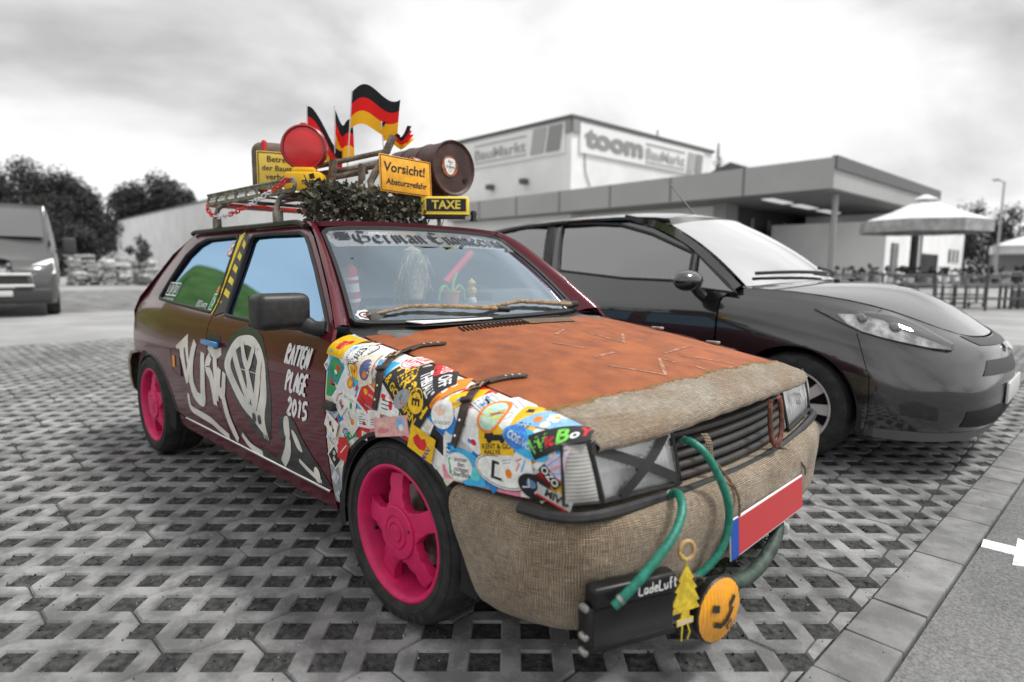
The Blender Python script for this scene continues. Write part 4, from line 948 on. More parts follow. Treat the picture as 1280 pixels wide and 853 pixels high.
stick([sh_poly(circ(0, 0, .018, .018, 18), ORA), sh_poly(circ(0, 0, .011, .011, 14), YEL)], -.222, .695, 0)
# --- paint on door and rear quarter: silver letters, the round face badge, year crew tag
SIL = M('silver_graffiti', (.66, .64, .59), .42, metal=.0, var=.22, vs=7, cpos=(.3, .7)); GDK = M('dark_graffiti', (.020, .021, .024), .4, coat=.4); GWH = M('white_graffiti', (.74, .74, .75), .4)
def gra(par, shapes, off=.0012): return decal('graffiti', par, side, shapes, off=off, gap=.0005)
def stk(P, w_, c=SIL, n=6): 
    Q = s2(P, n); k = len(Q); ww = [w_*(.75+.25*math.sin(math.pi*i/(k-1))) for i in range(k)]
    return sh_stroke(Q, ww, c)
gra(QUART, [sh_poly([(-1.86, .655), (-1.70, .728), (-1.672, .60), (-1.70, .50), (-1.585, .415), (-1.565, .44), (-1.65, .53), (-1.73, .48), (-1.79, .60)], SIL),
            sh_poly([(-1.745, .655), (-1.725, .662), (-1.70, .58), (-1.72, .545)], MAROON),
            stk([(-1.595, .70), (-1.655, .56), (-1.63, .455), (-1.53, .435), (-1.505, .53), (-1.49, .66)], .062)])
gra(DOOR, [stk([(-1.40, .655), (-1.442, .60), (-1.40, .56), (-1.375, .49), (-1.375, .435)], .055),
           stk([(-1.43, .697), (-1.35, .668), (-1.275, .687)], .042), stk([(-1.345, .675), (-1.338, .56), (-1.345, .46)], .05),
           stk([(-1.29, .612), (-1.315, .53), (-1.27, .50), (-1.24, .60)], .046), stk([(-1.27, .51), (-1.235, .40), (-1.165, .315)], .05)])
gra(QUART, [stk([(-1.725, .435), (-1.72, .365), (-1.60, .352), (-1.47, .345), (-1.37, .325), (-1.27, .308)], .035)])
gra(DOOR, [sh_poly(s2([(-1.09, .805), (-.99, .81), (-.89, .775), (-.82, .68), (-.79, .54), (-.82, .42), (-.87, .36), (-.97, .395), (-1.08, .46), (-1.19, .54), (-1.262, .64), (-1.19, .755)], 5, True), GDK, .05),
           sh_poly(s2([(-1.05, .775), (-.96, .772), (-.88, .73), (-.835, .66), (-.83, .56), (-.86, .47), (-.86, .40), (-.90, .405), (-.97, .44), (-1.07, .48), (-1.17, .555), (-1.235, .64), (-1.15, .745)], 5, True), SIL, .05),
           sh_poly(s2([(-1.05, .735), (-.975, .732), (-.915, .69), (-.885, .625), (-.89, .555), (-.94, .50), (-1.02, .515), (-1.11, .575), (-1.17, .645), (-1.12, .708)], 5, True), GDK, .05),
           stk([(-1.15, .71), (-1.07, .61), (-1.00, .51)], .046, SIL), stk([(-1.00, .51), (-.985, .59), (-1.005, .655)], .04, SIL), stk([(-1.005, .655), (-.965, .56), (-.945, .49)], .04, SIL), stk([(-.945, .49), (-.905, .59), (-.885, .69)], .044, SIL),
           stk([(-1.065, .745), (-1.025, .68), (-.985, .66), (-.95, .738)], .036, SIL),
           sh_poly(circ(-.955, .455, .014, .02, 12), GDK), sh_poly(circ(-.905, .455, .012, .02, 12), GDK),
           *[sh_stroke([(-.885+.018*k, .435), (-.872+.018*k, .385)], .006, SIL) for k in range(3)]], .0009)
gra(DOOR, [sh_poly(s2([(-1.14, .36), (-1.09, .375), (-1.02, .33), (-.86, .332), (-.80, .30), (-1.05, .299)], 3, True), GDK, .05), stk([(-1.115, .352), (-1.04, .315), (-.93, .308)], .03),
           sh_poly(s2([(-.74, .45), (-.70, .512), (-.62, .508), (-.56, .45), (-.50, .40), (-.42, .34), (-.42, .302), (-.80, .302), (-.72, .38)], 4, True), GDK, .05),
           sh_poly(s2([(-.69, .50), (-.655, .51), (-.65, .46), (-.665, .42), (-.695, .44)], 4, True), SIL, .04), sh_poly(s2([(-.635, .465), (-.60, .455), (-.565, .40), (-.605, .405)], 4, True), SIL, .04),
           stk([(-.665, .43), (-.69, .37), (-.745, .312)], .045), stk([(-.60, .36), (-.53, .335), (-.45, .315)], .02), sh_poly(circ(-.475, .335, .022, .03, 14), SIL)], .0009)
def tag_letters(word, x0, x1, z0, z1, w_):
    G = {'R': [[(0, 0), (0, 1), (.7, .8), (0, .5), (.8, 0)]], 'A': [[(0, 0), (.45, 1), (.85, 0)], [(.15, .4), (.7, .45)]], 'T': [[(0, .95), (.95, 1)], [(.5, 1), (.45, 0)]], 'E': [[(.8, 1), (.1, .9), (.1, .1), (.8, 0)], [(.1, .5), (.65, .55)]], 'N': [[(.05, 0), (.1, 1), (.75, 0), (.85, 1.05)]],
         'P': [[(.1, -.05), (.1, 1), (.8, .8), (.15, .45)]], 'L': [[(.15, 1), (.1, 0), (.7, .05)]], 'G': [[(.85, .85), (.3, 1), (.05, .5), (.3, 0), (.85, .15), (.8, .5), (.5, .5)]], '2': [[(.05, .75), (.4, 1), (.75, .7), (.1, 0), (.9, .05)]], '0': [[(.4, 1), (.05, .5), (.4, 0), (.8, .5), (.4, 1)]], '1': [[(.2, .8), (.5, 1), (.45, 0)]], '5': [[(.85, 1), (.15, .95), (.15, .55), (.7, .5), (.75, .15), (.1, 0)]]}
    out = []; k = len(word)
    for i, ch in enumerate(word):
        a = x0+(x1-x0)*i/k; b = (x1-x0)/k*.88
        for s_ in G[ch]: out.append(sh_stroke(s2([(a+b*p[0]+.02*(p[1]-.5), z0+(z1-z0)*p[1]) for p in s_], 3), w_, GWH))
    return out
gra(DOOR, tag_letters('RATTEN', -.672, -.488, .705, .772, .0135)); gra(DOOR, tag_letters('PLAGE', -.660, -.495, .612, .680, .0135)); gra(DOOR, tag_letters('2015', -.655, -.500, .522, .585, .0135))
# --- window stickers and blackletter on the screen
TAPEY = M('tape_yellow', (.72, .58, .02), .5, var=.1); TAPEB = M('tape_black', .02, .5)
strip = [(-1.452, .835), (-1.478, .835), (-1.578, 1.20), (-1.545, 1.212)]
decal('hazard_tape', QUART, side, [sh_poly([(-1.462, .832), (-1.484, .838), (-1.568, 1.19), (-1.528, 1.214)], TAPEY, .05)]+[sh_poly([(-1.463-.0148*k, .842+.052*k), (-1.487-.0120*k, .878+.052*k), (-1.491-.0120*k, .900+.052*k), (-1.467-.0148*k, .868+.052*k)], TAPEB, .05) for k in range(6)], off=.0015)
decal('hazard_tape', DOOR, side, [sh_poly([(-1.342, .850), (-1.445, .828), (-1.500, 1.205), (-1.432, 1.178)], TAPEB, .06)]+[sh_poly([(-1.364-.0145*k, .852+.055*k), (-1.442-.0083*k, .868+.056*k), (-1.446-.0083*k, .894+.056*k), (-1.370-.0145*k, .878+.055*k)], TAPEY, .06) for k in range(6)], off=.0015)
gw = lambda sh_, x, z, d=0: decal('window_sticker', RWIN, gside, sh_, x, z, R(d), off=-.007)
gw([sh_ring(circ(0, 0, .035, .035), circ(0, 0, .028, .028), RED), sh_poly(circ(0, 0, .028, .028), WHT), sh_stroke([(-.02, -.02), (.02, .02)], .007, RED), sh_stroke([(-.012, .012), (.0, -.012), (.012, .012)], .004, BK)], -1.625, 1.135)
gw([sh_ring(rect(-.03+.066*k-.066, -.035, .03+.066*k-.066, .035), rect(-.024+.066*k-.066, -.029, .024+.066*k-.066, .029), WHT) for k in range(3)]+[sh_stroke([(-.07+.066*k, -.02), (-.062+.066*k, .02)], .012, WHT) for k in range(3)]+[sh_text('hand wash only', .030, WHT, 0, -.052)], -2.19, .928)
gw([sh_text('@Dusty', .042, WHT, 0, 0)], -1.68, .872); gw([sh_poly(rect(-.032, -.038, .032, .038), WHT), sh_poly(rect(-.027, -.033, .027, .033), GRN), sh_stroke([(-.01, .02), (.008, .0), (-.008, -.018)], .008, WHT), sh_poly(rect(-.024, .042, .024, .072), ORA)], -1.545, .888)
decal('window_sticker', DWIN, gside, [sh_stroke([(-.012, .03-.02*k), (.012, .034-.02*k)], .012, WHT) for k in range(4)], -.512, .862, 0, off=-.007)
def nib(P, w_=.0085, a=R(42)):
    dx, dy = math.cos(a)*w_/2, math.sin(a)*w_/2; vs = []; fs = []
    for i in range(len(P)-1):
        b = len(vs); p, q = P[i], P[i+1]; vs += [(p[0]-dx, p[1]-dy), (p[0]+dx, p[1]+dy), (q[0]+dx, q[1]+dy), (q[0]-dx, q[1]-dy)]; fs.append((b, b+1, b+2, b+3))
    return vs, fs
BL = {'G': ([[(.75, .95), (.35, 1.05), (.05, .75), (.05, .3), (.35, 0), (.8, .2), (.8, .55), (.5, .6)], [(.35, .85), (.3, .2)]], 1.0), 'E': ([[(.8, .95), (.35, 1.05), (.05, .7), (.1, .25), (.4, 0), (.8, .15)], [(.3, .85), (.32, .2)], [(.3, .55), (.7, .6)]], .98),
      'e': ([[(.15, .35), (.5, .55), (.3, .7), (.05, .5), (.05, .12), (.25, 0), (.5, .1)]], .6), 'r': ([[(.02, .6), (.14, .68), (.14, .05), (.24, 0)], [(.14, .55), (.4, .68)]], .5), 'n': ([[(.02, .6), (.12, .68), (.12, .05), (.2, 0)], [(.12, .55), (.38, .68), (.42, .08), (.52, 0)]], .65), 'm': ([[(.02, .6), (.12, .68), (.12, .05), (.2, 0)], [(.12, .55), (.36, .68), (.38, .05)], [(.38, .55), (.62, .68), (.66, .08), (.76, 0)]], .9),
      'a': ([[(.08, .6), (.3, .7), (.42, .58), (.42, .08), (.52, 0)], [(.42, .38), (.1, .3), (.08, .1), (.24, 0), (.42, .12)]], .62), 'g': ([[(.42, .62), (.2, .7), (.06, .5), (.06, .2), (.22, .05), (.42, .2)], [(.42, .68), (.42, -.15), (.2, -.3), (.02, -.2)]], .6), 'i': ([[(.02, .6), (.12, .68), (.12, .05), (.22, 0)], [(.1, .88), (.16, .94)]], .34)}
def blackletter(txt, h_, c):
    x = 0; V = []; F = []
    for ch in txt:
        if ch == ' ': x += .32*h_; continue
        for s_ in BL[ch][0]:
            v_, f_ = nib([(x+p[0]*h_, p[1]*h_) for p in s_], h_*.19); b = len(V); V += v_; F += [tuple(b+i for i in f) for f in f_]
        x += BL[ch][1]*h_
    return [(p[0]-x/2, p[1]) for p in V], F, c
INKW = M('screen_lettering', (.035, .04, .05), .8, spec=.1)
def wsm(u, m): return ws(u, m/.654)
REFLP = bpy.data.materials.new('reflection_paint'); REFLP.use_nodes = True; ntf = REFLP.node_tree; pbf = ntf.nodes['Principled BSDF']; pbf.inputs['Base Color'].default_value = (.62, .64, .66, 1); pbf.inputs['Alpha'].default_value = .24; pbf.inputs['Roughness'].default_value = .3
decal('painted_reflection', WSC, wsm, [sh_poly([(-.60, .495), (-.625, .56), (-.625, .62), (-.58, .640), (0, .644), (.58, .640), (.625, .62), (.625, .56), (.60, .495)], REFLP, .03)], 0, 0, 0, off=.0012)  # translucent pale band painting in the bright reflection behind the lettering
decal('screen_lettering', WSC, wsm, [blackletter('German Engineering', .094, INKW)], .02, .522, 0, off=.004, fine=.02)['kind'] = 'stuff'
kk = [(-.012, -.012), (-.030, -.036), (.030, -.036), (.012, -.012), (.036, -.030), (.036, .030), (.012, .012), (.030, .036), (-.030, .036), (-.012, .012), (-.036, .030), (-.036, -.030)]
decal('screen_cross', WSC, wsm, [sh_poly(kk, INKW)], -.55, .585, 0, off=.002)
decal('window_sticker', WSC, wsm, [sh_poly([(.030*math.cos(i*.4488)*(1 if i % 2 else .82), .030*math.sin(i*.4488)*(1 if i % 2 else .82)) for i in range(14)], WHT), sh_ring(circ(0, 0, .018, .016), circ(0, 0, .013, .011), BK), sh_poly(circ(0, 0, .005, .005, 8), RED)], -.588, .052, 0, off=.002)
decal('window_sticker', WSC, wsm, [sh_poly(rect(-.02, -.018, .02, .018), WHT), sh_poly(rect(-.02, -.018, .02, -.006), YEL)], .588, .035, R(-20), off=.002)
# --- bonnet scratches, vents
SCR = M('bare_metal_scratch', (.30, .145, .085), .65, var=.35, vs=30)
SC_ = [[(-.05, .03), (0, -.075)], [(.08, -.19), (.175, -.135)], [(.02, .09), (.185, .09), (.075, .24)], [(.257, -.075), (.268, -.195)], [(.345, -.232), (.489, -.135), (.372, .024), (.425, .04)], [(.338, .12), (.29, .39)], [(.375, .157), (.518, .29)], [(.483, .07), (.565, .07)], [(.528, .236), (.575, .11)]]
for s_ in SC_: decal('scratch', HOOD, hood, [sh_stroke(resample(s_+s_[::-1], .03)[:len(resample(s_+s_[::-1], .03))//2+1], .013, SCR)], off=.0012)
vm = empty('bonnet_vent', (0, 0, 0), 0, HOOD)
for k in range(17):
    f = k/16; x0 = -.262+.018*f; y = -.335+.315*f; a = Vector(hood(x0+.02, y))+Vector((0, 0, .0022)); b = Vector(hood(x0+.075, y-.022))+Vector((0, 0, .0022))
    MB().tube([a, b], .0042, 5).build('vent_slot', DARK, HOOD)
bpy.data.objects.remove(vm)
MATJ = burlap_mat('jute_mat', (.50, .33, .14), (.34, .20, .08), 260)
rows = [[Vector(hood(-.245+.08*j/3+.01*(i/10), .0+.27*i/10-.03*j/3))+Vector((0, 0, .004)) for j in range(4)] for i in range(11)]
MB().grid(rows, uv=[[(i*.027, j*.027) for j in range(4)] for i in range(11)], flip=True).build('jute_patch', MATJ, HOOD)
for x_, z_ in ((-.02, .005), (.25, .004)):    # catches on the far bonnet edge
    MB().rbox(Vector(hood(x_, .655))+Vector((0, .004, .008)), (.06, .022, .012), .004).build('bonnet_catch', STEEL, HOOD)

# ================================================================== things strapped to the front and to the bonnet
GREENH = M('green_hose', (.012, .165, .115), .35, spec=.5, var=.2, vs=60, bump=.15, bs=400)
def thing(name, label, cat, loc, rz=0, group=None, rot=None): return tag(empty(name, loc, rz, None, rot), label, cat, group)
def hose(pts, r_, label, mat=GREENH):
    P = spline(pts, 10); h_ = tag(MB().tube(P, r_, 12).build('hose', mat), label, 'hose')
    for i in (4, len(P)-5):
        d = (P[i+1]-P[i-1]).normalized(); MB().tube([P[i]-d*.004, P[i]+d*.004], r_*1.16, 12).build('clamp', STEEL, h_)
    return h_
hose([(.69, -.455, .488), (.728, -.470, .512), (.765, -.513, .497), (.778, -.562, .462), (.775, -.62, .425), (.758, -.690, .375), (.732, -.735, .330)], .0108, 'green garden hose running from the headlight trim down to the black cooler')
hose([(.665, -.350, .607), (.70, -.354, .611), (.745, -.345, .575), (.785, -.322, .48), (.792, -.318, .40), (.785, -.345, .34), (.765, -.39, .295), (.745, -.42, .275)], .0102, 'green garden hose looping out of the grille past the number plate')
hose([(.71, .20, .255), (.755, .12, .265), (.775, .05, .235), (.78, -.06, .20), (.775, -.18, .195), (.76, -.30, .225), (.74, -.40, .25)], .020, 'thick dark green hose sagging below the number plate', M('dark_hose', (.035, .055, .042), .6, var=.4, vs=25, bump=.2))
# intercooler with hand lettered tank
ICF = FR((.722, -.652, .285), (.080, .195, -.002), (-.03, 0, 1))
ic = thing('charge_cooler', 'black charge air cooler with white hand lettering hung under the burlap bumper', 'cooler', ICF.translation); ic.matrix_world = ICF
MB().rbox((0, .052, .0), (.225, .05, .045), .010, seg=3).build('end_tank', M('cooler_black', .012, .35, spec=.3, var=.2, vs=20), ic)
MB().box((0, -.016, 0), (.215, .086, .026)).build('core', DARK, ic)
fin_m = MB().box((0, -.016, 0), (.0016, .084, .034)).build('fin', M('fin_black', .06, .5, var=.4), ic)
for k in range(40):
    f = fin_m if k == 0 else fin_m.copy()
    if k: COL.objects.link(f); f.parent = ic
    f.location = (-.105+.21*k/39, 0, 0)
MB().rbox((0, -.064, 0), (.225, .016, .04), .004).build('bottom_rail', M('cooler_black'), ic)
MB().rbox((-.118, -.018, 0), (.018, .105, .04), .004).build('side_rail', M('cooler_black'), ic)
LF = lambda x, y: (x, y, .0228)
hw_ = {'L': [[(.1, 1), (0, .05), (.6, 0)]], 'a': [[(.5, .5), (.2, .55), (.05, .25), (.2, 0), (.48, .2), (.5, .55), (.52, 0)]], 'd': [[(.5, .2), (.25, 0), (.05, .2), (.2, .5), (.48, .4), (.55, 1), (.52, 0)]], 'e': [[(.08, .28), (.5, .35), (.3, .58), (.05, .3), (.2, 0), (.52, .08)]], 'l': [[(.15, 1), (.1, .1), (.35, 0)]], 'u': [[(.05, .55), (.1, .05), (.4, .05), (.5, .55), (.52, 0)]], 'f': [[(.5, .9), (.3, 1), (.22, .7), (.2, -.1)], [(.02, .5), (.45, .55)]], 't': [[(.25, .95), (.22, .1), (.45, 0)], [(.05, .62), (.5, .68)]]}
sh_ = []; x = -.002
for ch in 'LadeLuft':
    for s_ in hw_[ch]: sh_.append(sh_stroke(s2([(x+p[0]*.0185, .042+p[1]*.024) for p in s_], 3), .0034, (.80, .80, .80)))
    x += {'l': .010, 'f': .0115, 't': .0115}.get(ch, .0135)
decal('lettering', ic, LF, sh_, .01, 0, R(3), off=.0006)
for a, b in ((-.128, .035), (-.128, -.03), (-.128, -.065)): MB().lathe([(0, .012), (.007, .010), (.009, .0), (.009, -.01)], 10, TR((a, b, .01))).build('bolt', STEEL, ic)
# wooden ring, tree shaped tag, yellow lamp with tape face, horseshoe, wire
tag(MB().lathe([(.022+.0055*math.cos(a), .0055*math.sin(a)) for a in [i*math.pi/4 for i in range(8)]], 28, FR((.770, -.492, .388), (.35, .94, 0), (-.1, 0, 1)), closed=True).build('wooden_ring', M('ring_wood', (.42, .27, .13), .6, var=.2, vs=30)), 'small wooden ring hanging in front of the burlap bumper', 'ring')
fr_ = thing('tree_tag', 'yellow tree-shaped air freshener tag dangling between cooler and yellow lamp', 'air freshener', (.782, -.512, .36)); fr_.matrix_world = FR((.782, -.512, .36), (.30, .95, 0), (0, .05, 1))
tre = [(0, .005), (.014, -.018), (.024, -.032), (.018, -.036), (.034, -.058), (.026, -.062), (.044, -.092), (.034, -.094), (.046, -.112), (.012, -.112), (.014, -.128), (.026, -.132), (.026, -.146), (-.026, -.146), (-.026, -.132), (-.014, -.128), (-.012, -.112), (-.046, -.112), (-.034, -.094), (-.044, -.092), (-.026, -.062), (-.034, -.058), (-.018, -.036), (-.024, -.032), (-.014, -.018)]
MB().prism(tre[::-1], -.0012, .0012).build('card', M('card_yellow', (.60, .44, .03), .6, var=.2, vs=40), fr_)
MB().prism([(.024, -.133), (.024, -.144), (-.024, -.144), (-.024, -.133)][::-1], -.0016, .0016).build('card_base', M('card_beige', (.55, .45, .33), .7), fr_)
MB().tube(spline([(-.012, .030, -.012), (-.004, .018, .002), (0, .003, 0)], 4), .0016, 6).build('string', M('string_yellow', (.65, .50, .03), .7), fr_)
for q in (-.008, .008): MB().tube([(q, -.146, 0), (q*1.6, -.165, .004), (q*1.2, -.185, 0)], .002, 6).build('tassel', M('string_yellow'), fr_)
yl = thing('fog_lamp', 'round yellow lamp with a winking tape face hanging below the bumper', 'lamp', (.80, -.378, .207)); yl.matrix_world = FR((.800, -.378, .205), (.18, .98, -.05), (.0, 0.05, 1))
MB().lathe([(0, -.055), (.045, -.05), (.075, -.025), (.084, -.004), (.086, .004), (.083, .008)], 32).build('housing', BLK, yl)
AMB = M('amber_lens', (.78, .33, .008), .16, spec=.6, coat=1, var=.12, vs=14)
mb = MB(); rr = []
for i in range(57):
    x = -.082+.164*i/56; hh = math.sqrt(max(0, .0822**2-x*x)); row = []
    for j in range(13):
        y = -hh+2*hh*j/12; row.append((x, y, .008+.016*(1-(x*x+y*y)/.0822**2)+.0012*math.sin(i*1.6)))
    rr.append(row)
mb.grid(rr, flip=True).build('lens', AMB, yl, angle=80)
yf = lambda x, y: (x, y, .026-.014*((x*x+y*y)/.0822**2))
TB = M('black_tape')
decal('tape_face', yl, yf, [sh_poly([(-.048, .012), (-.046, .030), (-.022, .024), (-.024, .006)], TB), sh_poly([(.012, .022), (.036, .040), (.044, .030), (.020, .010)], TB), sh_poly([(-.040, -.028), (-.012, -.038), (.014, -.024), (.034, .008), (.022, .012), (.004, -.012), (-.014, -.022), (-.038, -.014)][::-1], TB), sh_ring([(.006, -.034), (.026, -.018), (.036, -.040), (.020, -.052)], [(.014, -.036), (.026, -.026), (.030, -.038), (.020, -.045)], TB)], off=.001)
hs_ = [(-.040, .075, 0), (-.050, .03, 0), (-.048, -.025, 0), (-.026, -.060, 0), (0, -.070, 0), (.026, -.060, 0), (.048, -.025, 0), (.050, .03, 0), (.036, .072, 0)]
tag(MB().tube(spline(hs_, 6), .012, 8, FR((.742, .095, .592), (-.05, .97, 0), (-.10, 0, 1)) @ Matrix.Diagonal((1, 1, .6, 1))).build('horseshoe', M('rusty_iron', (.12, .038, .022), .75, var=.5, vs=40, bump=.4, bs=200)), 'rusty horseshoe fixed upright on the black grille', 'horseshoe')
TWN = M('twine', (.14, .09, .055), .9, var=.3, vs=60)
def twine(pts, label):
    P = spline(pts, 14); mb = MB()
    for s_ in (0, math.pi): mb.tube([p+Vector((.0, .0028*math.cos(i*.7+s_), .0028*math.sin(i*.7+s_))) for i, p in enumerate(P)], .0026, 5)
    return tag(mb.build('twine', TWN), label, 'twine')
twine([(.70, -.262, .555), (.737, -.245, .515), (.775, -.232, .46), (.782, -.228, .40)], 'twisted brown twine tying the number plate to the grille centre')
twine([(.715, .125, .520), (.752, .20, .475), (.776, .265, .42), (.775, .285, .39)], 'thin brown twine from the horseshoe to the number plate corner')
tag(MB().grid([[Vector((.688+.01*math.sin(i*.8), -.285+.022*i/3-.011*(j/6), .618-.085*(j/6)))+Vector((.006*math.sin(j*.9)+.022*(j/6), .036*(j/6), 0)) for j in range(7)] for i in range(4)], uv=[[(i*.01, j*.01) for j in range(7)] for i in range(4)]).build('burlap_strip', BUR2), 'small beige burlap strip hooked over the grille slats', 'cloth strip')
tag(MB().tube(spline([Vector((.765+.012*math.sin(k*1.7), -.44+.035*math.cos(k*2.1)+.0, .275+.04*math.sin(k*2.1))) for k in range(26)], 4), .003, 5).build('wire_coil', M('wire_brown', (.09, .07, .055), .7)), 'tangled dark wire coil behind the tree-shaped tag', 'wire')
mb = MB(); rg = random.Random(9)
for k in range(420):
    y = rg.uniform(-.42, .25); x = .70+rg.uniform(-.02, .04); z = .245-rg.uniform(0, .05); a = rg.uniform(0, 6.28); l = rg.uniform(.01, .035)
    p = Vector((x, y, z)); q = p+Vector((math.cos(a)*l, math.sin(a)*l, rg.uniform(-.8, .3)*l)); n = Vector((rg.gauss(0, 1), rg.gauss(0, 1), rg.gauss(0, 1))).normalized()*.004
    mb.add([p-n, p+n, q], [(0, 1, 2)])
tag(mb.build('moss_trim', M('moss_green', (.035, .055, .018), .95, var=.4)), 'green moss stuffed along the lower edge of the front bumper', kind='stuff')
tag(MB().lathe([(0, .03), (.014, .026), (.018, .01), (.013, -.012), (.006, -.02)], 12, TR((.715, .30, .175), rx=R(20))).build('glass_bulb', M('bulb_glass', (.7, .72, .74), .1, metal=.4)), 'small shiny bulb hanging under the far end of the bumper', 'bulb')
# leather straps with buckles over wing and bonnet
LEA = M('strap_leather', (.045, .028, .022), .5, spec=.4, var=.35, vs=25, bump=.15, bs=180)
def strap(fp, hp2, label):
    P = [Vector(fender(u, v))+snormal(fender, u, v, 1)*.0105 for u, v in fp]; Q = [Vector(hood(a, b))+Vector((0, 0, .006)) for a, b in hp2]
    C = spline(P+Q, 6); t = tag(empty('leather_strap', C[0]), label, 'strap'); rows = []
    for i, p in enumerate(C):
        d = (C[min(i+1, len(C)-1)]-C[max(i-1, 0)]).normalized(); up = Vector((0, -.75, .66)) if i < len(C)*.5 else Vector((0, -.2, .98)); sd = d.cross(up).normalized(); up = sd.cross(d); wd = .0155*(1 if i < len(C)-3 else (len(C)-i)/4+.2)
        rows.append([p-C[0]+sd*wd-up*.002, p-C[0]+sd*wd*.9+up*.0016, p-C[0]-sd*wd*.9+up*.0016, p-C[0]-sd*wd-up*.002])
    MB().grid(rows, closed=True, flip=False).build('band', LEA, t, angle=50)
    bi = len(C)*38//100
    for nm, w2, k in (('buckle', .021, bi), ('keeper', .0185, bi-5)):
        p = C[k]-C[0]; d = (C[k+1]-C[k-1]).normalized(); up = Vector((0, -.8, .6)); sd = d.cross(up).normalized(); up = sd.cross(d); T = FR(p+up*.004, sd, d)
        if nm == 'buckle': MB().tube([(-w2, -.012, 0), (w2, -.012, 0), (w2, .012, 0), (-w2, .012, 0)], .0026, 6, T, closed=True).tube([(0, -.012, .001), (0, .015, .003)], .002, 5, T).build(nm, M('buckle_brass', (.36, .28, .17), .35, metal=.9), t)
        else: MB().rbox((0, 0, .001), (w2*2, .016, .011), .003, T).build(nm, LEA, t)
    for k in (3, 7, len(C)-5, len(C)-8, len(C)-11):
        p = C[k]-C[0]; up = Vector((0, -.85, .5)) if k < 12 else Vector((0, -.1, 1)); MB().lathe([(0, .0025), (.0035, .002), (.0045, 0)], 8, FR(p+up.normalized()*.0028, (1, 0, 0), Vector((0, up.z, -up.y)))).build('rivet', CHROME, t)
    return t
strap([(-.078, .640), (-.066, .70), (-.066, .745), (-.088, .79), (-.105, .822)], [(-.118, -.655), (-.128, -.60), (-.115, -.555), (-.097, -.515)], 'dark leather strap with buckle near the windscreen end of the wing')
strap([(.268, .602), (.288, .66), (.288, .705), (.262, .745), (.245, .770)], [(.238, -.650), (.245, -.60), (.258, -.56), (.276, -.525)], 'dark leather strap with buckle near the middle of the wing')
# branches used as wipers
BAR = M('branch_bark', (.21, .135, .075), .9, col2=(.36, .26, .16), vs=60, bump=.6, bs=120)
def branch(pts, rs, label):
    P = spline([Vector(ws(u, t))+Vector((.4, 0, .9))*o for u, t, o in pts], 6); k = len(P); rr = [rs[0]+(rs[1]-rs[0])*i/(k-1)+.0014*math.sin(i*1.9) for i in range(k)]
    b = thing('branch_wiper', label, 'wiper', P[0]); MB().tube([p-P[0] for p in P], rr, 8).build('branch', BAR, b); MB().tube([P[-4]-P[0], P[-1]-P[0]+(P[-1]-P[-4])*.4], rs[1]*1.25, 10).build('mount', BLK, b); return b
branch([(-.585, .055, .012), (-.50, .082, .015), (-.43, .103, .018), (-.29, .088, .020), (-.13, .058, .022), (-.03, .030, .026)], (.0045, .0105), 'brown branch used as a wiper on the extinguisher side of the windscreen')
branch([(-.15, .060, .020), (-.02, .085, .018), (.10, .102, .02), (.25, .080, .02), (.42, .040, .024), (.56, .010, .030)], (.006, .0125), 'brown branch used as a wiper in front of the toy duck')
# ---- things inside the cabin
exr = thing('fire_extinguisher', 'red fire extinguisher mounted upright behind the windscreen pillar', 'extinguisher', (-.47, -.53, .86)); exr.matrix_world = FR((-.735, -.465, .872), (1, 0, 0), (0, 1, .10)) @ TR(sc=.68)
MB().lathe([(0, 0), (.040, .002), (.043, .012), (.043, .235), (.036, .262), (.018, .275), (.016, .29), (0, .29)], 24).build('cylinder', M('extinguisher_red', (.55, .015, .02), .25, coat=.6), exr)
for h_, t_ in ((.06, .02), (.19, .02), (.12, .05)): MB().lathe([(.0434, h_), (.0438, h_), (.0438, h_+t_), (.0434, h_+t_)], 24).build('band', M('band_white', .7, .5), exr)
MB().rbox((.015, 0, .305), (.07, .022, .03), .006).build('valve_head', BLK, exr)
wig = thing('fur_hanging', 'pale shaggy fur hanging in the middle of the windscreen', 'fur', (-.70, -.175, .845)); mb = MB(); rg = random.Random(21)
for k in range(520):
    t = rg.random(); a = rg.uniform(0, 6.28); r0_ = .075*(.35+.65*math.sin(math.pi*min(1, t*.9+.12))); p = Vector((math.cos(a)*r0_*.5-.10*t, math.sin(a)*r0_, .25*(1-t)+.02)); q = p+Vector((rg.gauss(0, .012), rg.gauss(0, .018), -rg.uniform(.04, .10))); n = Vector((rg.gauss(0, 1), rg.gauss(0, 1), 0)).normalized()*.004
    mb.add([p-n, p+n, q], [(0, 1, 2)])
mb.lathe([(0, .30), (.04, .28), (.055, .18), (.045, .07), (0, .03)], 14, TR((-.04, 0, 0))).build('fur', M('fur_pale', (.50, .40, .28), .95, var=.35, vs=40), wig)
pot = thing('flower_pot', 'small orange pot with green leaves on the dashboard', 'pot', (-.555, -.105, .90)); pot.scale = (.75, .75, .75)
MB().lathe([(0, 0), (.034, 0), (.046, .065), (.050, .065), (.050, .075), (.044, .075), (.038, .06), (0, .06)], 20).build('pot', M('pot_orange', (.75, .26, .07), .5), pot)
for s_ in (-1, 1): MB().tube(spline([(0, .01*s_, .06), (0, .05*s_, .10), (0, .085*s_, .07), (0, .095*s_, .02)], 5), [.008]*6+[.012]*5+[.008]*5, 8).build('leaf', M('leaf_green', (.16, .42, .05), .5), pot)
MB().tube([(0, 0, .06), (-.01, .02, .13), (-.02, .05, .17)], .010, 8).build('stem', M('leaf_green'), pot)
rc = thing('red_rod', 'bright red rod leaning behind the dashboard', 'rod', (-.70, -.02, .985)); MB().tube([(0, 0, 0), (0, .155, .135)], .018, 10).build('rod', M('rod_red', (.80, .02, .04), .4), rc)
